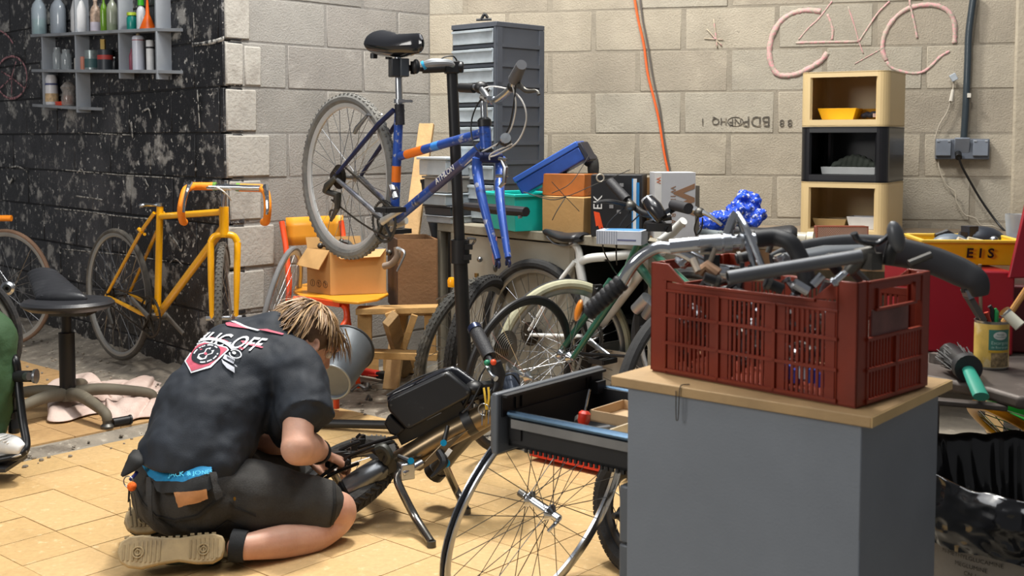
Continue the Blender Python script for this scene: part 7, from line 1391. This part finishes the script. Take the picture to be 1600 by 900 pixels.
item('spray_can', 'white spray can with a brass nozzle on the middle board', 'spray can', 218, z2_, 19, 58, [(0, 0), (1, 0), (1, .86), (.8, .90), (.35, .92), (0, .92)], M('cdd0dc', .3, var=.06), extra=[('nozzle', 0, [(0, .9), (.4, .9), (.25, 1), (0, 1)], M('9a8a6a', .4)), ('stripe', 0, [(1.01, .78), (1.01, .80), (1, .80), (1, .78), (1.01, .78)], M('a23c48', .4))])
item('tube_container', 'white cylindrical tube at the right end of the middle board', 'tube', 236, z2_, 12, 46, can_, M('dcdcdc', .35), extra=[('logo', 0, [(1.02, .72), (1.02, .78), (1, .78), (1, .72), (1.02, .72)], M('2b2b30', .5))])
item('bottle', 'small pink bottle half hidden behind the spray can', 'bottle', 207, z2_, 8, 36, bot, M('8d3f54', .4), d=.035)
item('bottle', 'white bottle with dark lettering on the lowest board', 'bottle', 81, z3_, 19, 46, [(0, 0), (.95, 0), (1, .04), (1, .62), (.9, .74), (.95, .86), (.7, 1), (0, 1)], M('d4d3d6', .35, var=.05), extra=[('label', 0, [(1.03, .1), (1.03, .38), (1, .38), (1, .1), (1.03, .1)], M('c3a67e', .5, var=.4, sc=60)), ('lettering', 0, [(1.03, .66), (1.03, .72), (.98, .72), (.98, .66), (1.03, .66)], M('4a5078', .5))])
item('plastic_bag', 'knotted clear plastic bag on the lowest board', 'bag', 107, z3_, 20, 38, [(0, 0), (1, 0), (1.1, .3), (.9, .55), (1.2, .75), (.6, .95), (0, 1)], M('9a938e', .2, alpha=.6, var=.4, sc=30, coat=.5), extra=[('contents', 0, [(0, .05), (.7, .05), (.7, .4), (0, .45)], M('c07a5c', .5))])
item('tray', 'flat orange-red tray on the lowest board', 'tray', 96, z3_, 44, 6, [(0, 0), (.9, 0), (1, 1), (.94, 1), (.86, .2), (0, .2)], M('e03c0c', .35), d=.05, sy=.3)

# ------------------------------------------------------------ right side: steel bench, tin, brush, red box, yellow bin, waste bin
m_sb = M('5f5650', .55, .3, var=.2, sc=7, wear=[('3a322c', 4, .5, .7, .6), ('8a8078', 14, .6, .7, .5)]); RBz = .655
def rq(u, v, z=RBz): return pz(u, v, z)
c_a, c_b, c_c = rq(1462, 592), rq(1545, 606), rq(1592, 620)
t = T('steel_bench', 'dark dusty steel bench top behind the crate at the right', 'workbench', V((1.4, 2.7, 0)))
X0, X1, Y0, Y1 = .86, 2.4, 2.36, 3.15
t.w('bench_top', MB().prism([(rq(1440, 585).x, rq(1440, 585).y), (c_b.x, c_b.y), (c_c.x, c_c.y + .0), (2.3, 2.35), (2.3, 3.3), (.95, 3.3), (.93, 2.75)], -.028, (0, 0, RBz)), m_sb, bevel=.008)
t.w('front_channel', MB().beam(c_b + V((-.20, .07, -.034)), c_c + V((0, .05, -.034)), .03, .012), m_sb, bevel=.003)
for x, y in ((1.0, 3.2), (2.2, 3.2), (2.2, 2.45), (1.0, 2.75)): t.w('leg', MB().beam(V((x, y, 0)), V((x, y, RBz - .025)), .05), m_sb)
t.w('back_ledge', MB().beam(rq(1455, 566) + V((0, 0, .012)), rq(1505, 574) + V((0, 0, .012)), .02, .022), m_sb)
# tin with tools
tb0 = rq(1548, 574); tb0 = V((tb0.x, tb0.y, RBz)); r_ = .0375; h_ = 76 / 1800 * tb0.y
t = T('food_tin', 'opened yellow and green food tin holding tools on the steel bench', 'tin', tb0)
prof = [(0, 0), (r_ - .002, 0), (r_, .003)] + [(r_ - (.0008 if k % 2 else 0), .006 + (h_ - .012) * k / 22) for k in range(23)] + [(r_, h_ - .003), (r_ + .0012, h_), (r_ - .0015, h_), (r_ - .002, .01), (0, .01)]
t.p('can', MB().lathe(prof, n=40), M('a8a8a4', .3, .9))
def arcpatch(a0, a1, z0, z1, rr_): 
    mb = MB(); n = 12; mb.grid(lambda u, v: V((rr_ * math.cos(a0 + (a1 - a0) * u), rr_ * math.sin(a0 + (a1 - a0) * u), z0 + (z1 - z0) * v)), n, 2); return mb
t.p('label', arcpatch(-PI - .2, .1, .006, h_ - .006, r_ + .0005), M('d9b65a', .45, var=.15, sc=30, wear=[('e4dcc0', 8, .5, .6, .7)]))
a_f = math.atan2(-tb0.y, -tb0.x)
t.p('green_panel', arcpatch(a_f - .15, a_f + 1.15, h_ * .42, h_ * .84, r_ + .0009), M('3f7a6c', .45)); t.p('food_picture', arcpatch(a_f + .0, a_f + 1.15, .008, h_ * .36, r_ + .0009), M('8a7654', .5, var=.6, sc=110)); t.p('gold_band', arcpatch(a_f - .15, a_f + 1.15, h_ * .37, h_ * .41, r_ + .0009), M('c8a030', .4))
ov = MB(); oc = a_f + .52; ov.grid(lambda u, v: (lambda x, y: V(((r_ + .0014) * math.cos(oc + x), (r_ + .0014) * math.sin(oc + x), h_ * .72 + y)))(.42 * v * math.cos(2 * PI * u), .0095 * v * math.sin(2 * PI * u)), 24, 3, closeu=True); t.p('label_oval', ov, M('cfd2cc', .5))
def curvetext(s, size, ac, z, m):
    me = textmesh(s, size, Matrix.Identity(3), (0, 0, 0), depth=0)
    for v in me.vertices: a = ac + v.co.x / r_; v.co = V(((r_ + .002) * math.cos(a), (r_ + .002) * math.sin(a), z + v.co.y))
    mkobj('lettering', me, m, t.o)
curvetext('Escargots', .0105, oc, h_ * .57, M('a9c9bc', .5)); curvetext('de Bourgogne', .007, oc, h_ * .48, M('a9c9bc', .5)); curvetext('Romain', .0055, oc, h_ * .745, M('3f7a6c', .5)); curvetext('Gourmand', .0055, oc, h_ * .695, M('3f7a6c', .5))
def tool(name, label, cat, parts): tt = T(name, label, cat, parts[0][1].v[0].copy()); [tt.w(a, b, c) for a, b, c in parts]; return tt
Yt = tb0.y
tool('paintbrush', 'old grey paintbrush with dark bristles standing in the food tin', 'brush', [('bristles', MB().beam(py(1535, 500, Yt), py(1512, 462, Yt), .030, .012), M('4a4440', .8)), ('ferrule', MB().beam(py(1514, 465, Yt), py(1509, 452, Yt), .034, .013), m_steel), ('handle', MB().tube([py(1510, 455, Yt), py(1506, 440, Yt), py(1502, 425, Yt)], [.012, .008, .010], 8), m_blk)])
tool('stick', 'thin wooden stick standing upright in the food tin', 'stick', [('shaft', MB().tube([py(1533, 500, Yt - .01), py(1531, 413, Yt - .01)], .0042, 8), M('7a6450', .7))])
tool('marker_pen', 'green capped pen standing in the food tin', 'pen', [('barrel', MB().tube([py(1556, 503, Yt), py(1557, 488, Yt)], .006, 8), M('1f8a4a', .4)), ('cap', MB().tube([py(1557, 488, Yt), py(1555, 482, Yt)], [.006, .003], 8), M('1f8a4a', .4))])
tool('pliers', 'red handled pliers standing in the food tin', 'pliers', [('handle', MB().tube([py(1546, 503, Yt), py(1541, 488, Yt)], .0055, 8), M('b8402c', .4)), ('handle', MB().tube([py(1550, 503, Yt), py(1550, 483, Yt), py(1546, 478, Yt)], .005, 8), m_dark)])
tool('hammer', 'wooden handled hammer with a pale rubber head leaning in the food tin', 'hammer', [('handle', MB().tube([py(1568, 504, Yt), py(1585, 480, Yt - .01), py(1612, 440, Yt - .03)], .0075, 10), M('c08a4a', .5)), ('head', MB().tube([py(1571, 488, Yt - .05), py(1594, 510, Yt - .07)], [.012, .013], 14), M('c9c6b4', .4)), ('cap', MB().tube([py(1569, 486, Yt - .05), py(1573, 490, Yt - .05)], .0135, 14), m_chr)])
bA, bB, bC = rq(1480, 549, RBz + .04), rq(1512, 575, RBz + .03), rq(1533, 620, RBz - .005)
tt = T('hand_brush', 'hand brush with black bristles and a green plastic handle on the bench edge', 'brush', bB); tt.w('handle', MB().tube(cr([bB, bB + (bC - bB) * .5, bC], 4), [.013, .0155, .0165], 14, flat=.6, up=(0, 0, 1)), M('2f8f7a', .4), bevel=0); tt.w('collar', MB().tube([bB + (bA - bB) * -.05, bB + (bA - bB) * .12], .030, 20), M('2a2a2c', .5))
br = MB()
br.tube([bB + (bA - bB) * .1, bB + (bA - bB) * .9], [.026, .024], 12)
for k in range(420):
    a = rnd.uniform(0, 2 * PI); rd_ = rnd.uniform(.01, .030); X_ = frame(bA - bB); p = bB + (bA - bB) * .1 + X_.col[0] * math.cos(a) * rd_ + X_.col[1] * math.sin(a) * rd_ * .7; br.tube([p, p + (bA - bB).normalized() * rnd.uniform(.06, .10) + V((rnd.uniform(-.012, .012), rnd.uniform(-.01, .01), rnd.uniform(-.01, .01)))], .0011, 3, cap=False)
tt.w('bristles', br, m_blk, kind='stuff')
# red metal tool box with yellow bin on top
m_rd = M('8e1020', .35, .1, var=.1, sc=5, wear=[('5c0c16', 3, .5, .75, .6)]); 
t = T('tool_chest', 'dark red metal tool chest with raised lid behind the food tin', 'tool chest', V((1.35, 2.95, RBz)))
ra, rb_ = rq(1440, 560), rq(1572, 566); zt2 = py(1500, 424, 2.74).z
fx = MB().prism([(1.0, 2.80), (1.205, 2.74), (1.205, 3.02), (1.0, 3.08)], zt2 - RBz - .002, (0, 0, RBz + .001)); t.w('body', fx, m_rd, bevel=.006)
t.w('right_compartment', MB().prism([(1.208, 2.78), (1.62, 2.70), (1.62, 3.0), (1.208, 3.06)], zt2 - RBz - .04, (0, 0, RBz + .001)), M('5a1016', .45, .1), bevel=.006)
l0, l1 = py(1573, 432, 2.72), py(1603, 300, 2.78); t.w('lid', MB().prism([(0, 0), (.34, 0), (.34, .24), (0, .24)], .012, l0 + V((0, .0, -.005)), Matrix((V((.98, .19, 0)).normalized(), (l1 - l0).normalized(), V((.98, .19, 0)).normalized().cross((l1 - l0).normalized()))).transposed()), m_rd, bevel=.003)
yb0 = py(1508, 424, 2.90); t = T('plastic_bin', 'yellow plastic bin with black marker lettering on the red tool chest', 'bin', V((yb0.x + .0, yb0.y + .03, zt2 + .003)), -.10); t.p('shell', binmesh(.235, .19, .062, .86), M('e8b50c', .4, var=.06), bevel=.006)
rm = MB()
for x, y, a, b in ((0, -.095, .245, .012), (0, .095, .245, .012), (-.118, 0, .012, .2), (.118, 0, .012, .2)): rm.box((x, y, .060), (a, b, .008))
t.p('rim', rm, M('d8b23a', .4), bevel=.002); lettering('E I S', .034, basis((1, 0, 0), (0, -1, -.25)), (.020, -.093, .030), m_blk, t.o, bold=.0008, spacing=1.1)
yz = zt2 + .066
t = T('grinder_guard', 'dark curved machine guard lying in the yellow bin', 'guard', V((1.17, 3.0, yz))); t.w('guard', MB().ball(py(1532, 378, 3.0), (.065, .05, .042), None, 20, 12), M('30343c', .35, .3)); t.w('bracket', MB().box(py(1515, 362, 2.98), (.03, .03, .03), .4).beam(py(1500, 364, 2.97), py(1535, 368, 2.97), .008), M('2a2c34', .4)); t.w('knob', MB().ball(py(1553, 376, 2.93), .012), m_steel)
t = T('brake_disc_cover', 'grey-blue rounded cover in the left of the yellow bin', 'cover', V((1.1, 2.98, yz))); t.w('shell', MB().ball(py(1485, 384, 2.95), (.05, .04, .032), None, 18, 10), M('56616c', .45)); t.w('lever', MB().tube([py(1462, 370, 2.97), py(1480, 365, 2.97), py(1490, 368, 2.97)], [.009, .012, .006], 8), m_dark)
for k, (a, b, m, lb) in enumerate([((1496, 374), (1512, 380), M('c0b8a8', .5), 'cream handle lying in the yellow bin'), ((1512, 374), (1548, 382), M('b9b39c', .5), 'long cream strip lying across the yellow bin'), ((1504, 380), (1525, 388), M('7c2a1c', .5), 'dark red tool handle in the yellow bin'), ((1488, 386), (1502, 384), M('1c3f9c', .5), 'small blue part at the rim of the yellow bin')]):
    solo('tool_handle', lb, 'tool', MB().tube([py(*a, 2.90), py(*b, 2.90)], .0075, 8), m, py(*a, 2.90), world=True, group='tools in the yellow bin')
t = T('drinking_glass', 'clear glass with a silver base beside the raised red lid', 'glass', py(1584, 384, 3.0)); t.w('cup', MB().lathe([(0, 0), (.018, 0), (.024, .07), (.022, .07), (.016, .004), (0, .004)], py(1584, 376, 3.0), n=20), M('c5ccd0', .1, alpha=.5)); t.w('base', MB().box(py(1580, 382, 2.98), (.06, .04, .012)), m_chr)
# waste bin
wc_ = V((1.125, 2.46, 0)); Rw = .275; t = T('waste_bin', 'large cardboard drum lined with a shiny black bin bag at the right edge', 'waste bin', wc_)
t.p('drum', MB().lathe([(0, .01), (.255, .01), (.262, .0), (.262, .41), (.255, .41), (.25, .03), (0, .03)], n=64), M('a89e90', .7, var=.06, wear=[('8f8577', 4, .55, .7, .5)])); t.p('band', MB().lathe([(.263, .02), (.268, .02), (.268, .05), (.263, .05), (.263, .02)], n=64), m_iron)
m_bag = M('0d0d10', .22, var=.2, coat=.5)
def bagf(u, v):
    a = 2 * PI * u; w = noise.noise(V((math.cos(a) * 3, math.sin(a) * 3, v * 3))) ; w2 = noise.noise(V((math.cos(a) * 11, math.sin(a) * 11, v * 5 + 4))); w3 = abs(noise.noise(V((math.cos(a) * 7 + 3, math.sin(a) * 7, v * 8))))
    rt = .482 + .012 * w
    if v < .5: k = v / .5; r = .286 + .018 * math.sin(PI * k) + .018 * w + .014 * abs(w2) - .022 * w3; z = .345 + .012 * w + (rt - .345) * k
    else: k = (v - .5) / .5; r = .268 - .13 * k - .14 * max(0, k - .75) * 2 + .022 * w * k + .014 * w2; z = rt - .46 * k + .008 * w2
    return V((r * math.cos(a), r * math.sin(a), z))
t.p('bin_bag', MB().grid(bagf, 160, 60, closeu=True), m_bag, mods=(('SUBSURF', dict(levels=1, render_levels=1)),))
t.p('bag_string', MB().tube(cr([V((-.085, -.285, .488)), V((-.088, -.300, .45)), V((-.086, -.298, .38)), V((-.09, -.292, .28)), V((-.088, -.283, .19)), V((-.086, -.28, .1))], 5), .0085, 10, flat=.6), M('2a2a2c', .5)); ra_ = .2635
def drumtext(s, size, a, z):
    me = textmesh(s, size, Matrix.Identity(3), (0, 0, 0), depth=0)
    for v in me.vertices: b = a + v.co.x / ra_; v.co = V((ra_ * math.cos(b), ra_ * math.sin(b), z + v.co.y))
    mkobj('lettering', me, m_ink, t.o)
for k, (s_, z) in enumerate((('N-METHYLGLUCAMINE', .328), ('MEGLUMINE', .311), ('CN 1', .295))): drumtext(s_, .0125, math.radians(222 if k < 3 else 235), z)
# colourful wheels in a dark box
t = T('bicycle_wheel', 'small wheel with a yellow rim behind the waste bin', 'wheel', V((1.4, 2.9, 0))); ay = V((.60, .12, .79)); wheel(t, py(1622, 702, 2.98), ay, .20, tyre=False, part=False, mr=M('e0a018', .35), ns=24, rimw=.014, ms=m_chr, rs=.0014)
t = T('bicycle_wheel', 'small wheel with a bright green rim behind the waste bin', 'wheel', V((1.5, 3.0, 0))); ay = V((.36, .15, .92)); wheel(t, py(1660, 672, 3.05), ay, .20, tyre=False, part=False, mr=M('12c83c', .35), ns=24, rimw=.014, ms=m_chr, rs=.0014)
t = T('cardboard_box', 'dark box holding the coloured wheels under the steel bench', 'box', V((1.5, 3.0, 0)), -.3); t.p('shell', binmesh(.62, .40, .26, .96), M('2a2622', .8), bevel=.004)
# ------------------------------------------------------------ pieces that do not touch become parts of their own
def islands(me):
    par = list(range(len(me.vertices)))
    def fd(a):
        while par[a] != a: par[a] = par[par[a]]; a = par[a]
        return a
    for p in me.polygons:
        v = p.vertices; r = fd(v[0])
        for q in v[1:]:
            s_ = fd(q)
            if s_ != r: par[s_] = r
    g = {}
    for i in range(len(par)): g.setdefault(fd(i), []).append(i)
    return list(g.values())
SKIP = ('letter', 'print', 'chalk', 'stencil', 'scribble', 'shield', 'spoke', 'tyre', 'hair', 'beard', 'banner', 'emblem', 'seam', 'cross', 'stitch', 'field', 'gravel', 'grille', 'chain', 'cassette', 'tread')
cache = {}
for o in list(SC.objects):
    if o.type != 'MESH' or o.get('kind') or any(k in o.name for k in SKIP) or any(m.type in ('REMESH', 'SUBSURF') for m in o.modifiers) or o.name.startswith(('block', 'tile')): continue
    me = o.data
    if len(me.vertices) > 4000: continue
    isl = islands(me)
    if len(isl) < 2: continue
    bb_ = [([min(me.vertices[i].co[k] for i in g) - .002 for k in range(3)], [max(me.vertices[i].co[k] for i in g) + .002 for k in range(3)]) for g in isl]
    grp = list(range(len(isl)))
    def f2(a):
        while grp[a] != a: a = grp[a]
        return a
    for a in range(len(isl)):
        for b in range(a):
            if all(bb_[a][0][k] <= bb_[b][1][k] and bb_[b][0][k] <= bb_[a][1][k] for k in range(3)): grp[f2(a)] = f2(b)
    gs = {}
    for a in range(len(isl)): gs.setdefault(f2(a), []).extend(isl[a])
    if not 2 <= len(gs) <= 60: continue
    vid = {}
    for gi, ids in enumerate(gs.values()):
        for i in ids: vid[i] = gi
    sets = [[] for _ in gs]
    for p in me.polygons: sets[vid[p.vertices[0]]].append(p)
    big = max(range(len(sets)), key=lambda k: len(sets[k])); first = True
    base = o.name.split('.')[0]
    for si, ps in enumerate(sets):
        mp = {}; vs = []; fs = []; mi = []; sm = []
        for p in ps:
            f = []
            for i in p.vertices:
                if i not in mp: mp[i] = len(vs); vs.append(me.vertices[i].co.copy())
                f.append(mp[i])
            fs.append(f); mi.append(p.material_index); sm.append(p.use_smooth)
        m2 = bpy.data.meshes.new(base); m2.from_pydata([tuple(v) for v in vs], [], fs); m2.update()
        for m in me.materials: m2.materials.append(m)
        m2.polygons.foreach_set('material_index', mi); m2.polygons.foreach_set('use_smooth', sm); m2.set_sharp_from_angle(angle=math.radians(35))
        if si == big: tgt = o; newm = m2; continue
        n2 = o.copy(); n2.data = m2; n2.name = base; COL.objects.link(n2)
        if o.parent is None:
            n2.parent = o; n2.matrix_world = Matrix.Identity(4); n2.matrix_parent_inverse = Matrix.Identity(4); n2.location = (0, 0, 0); n2.rotation_euler = (0, 0, 0)
            for k in list(n2.keys()): del n2[k]
    o.data = newm
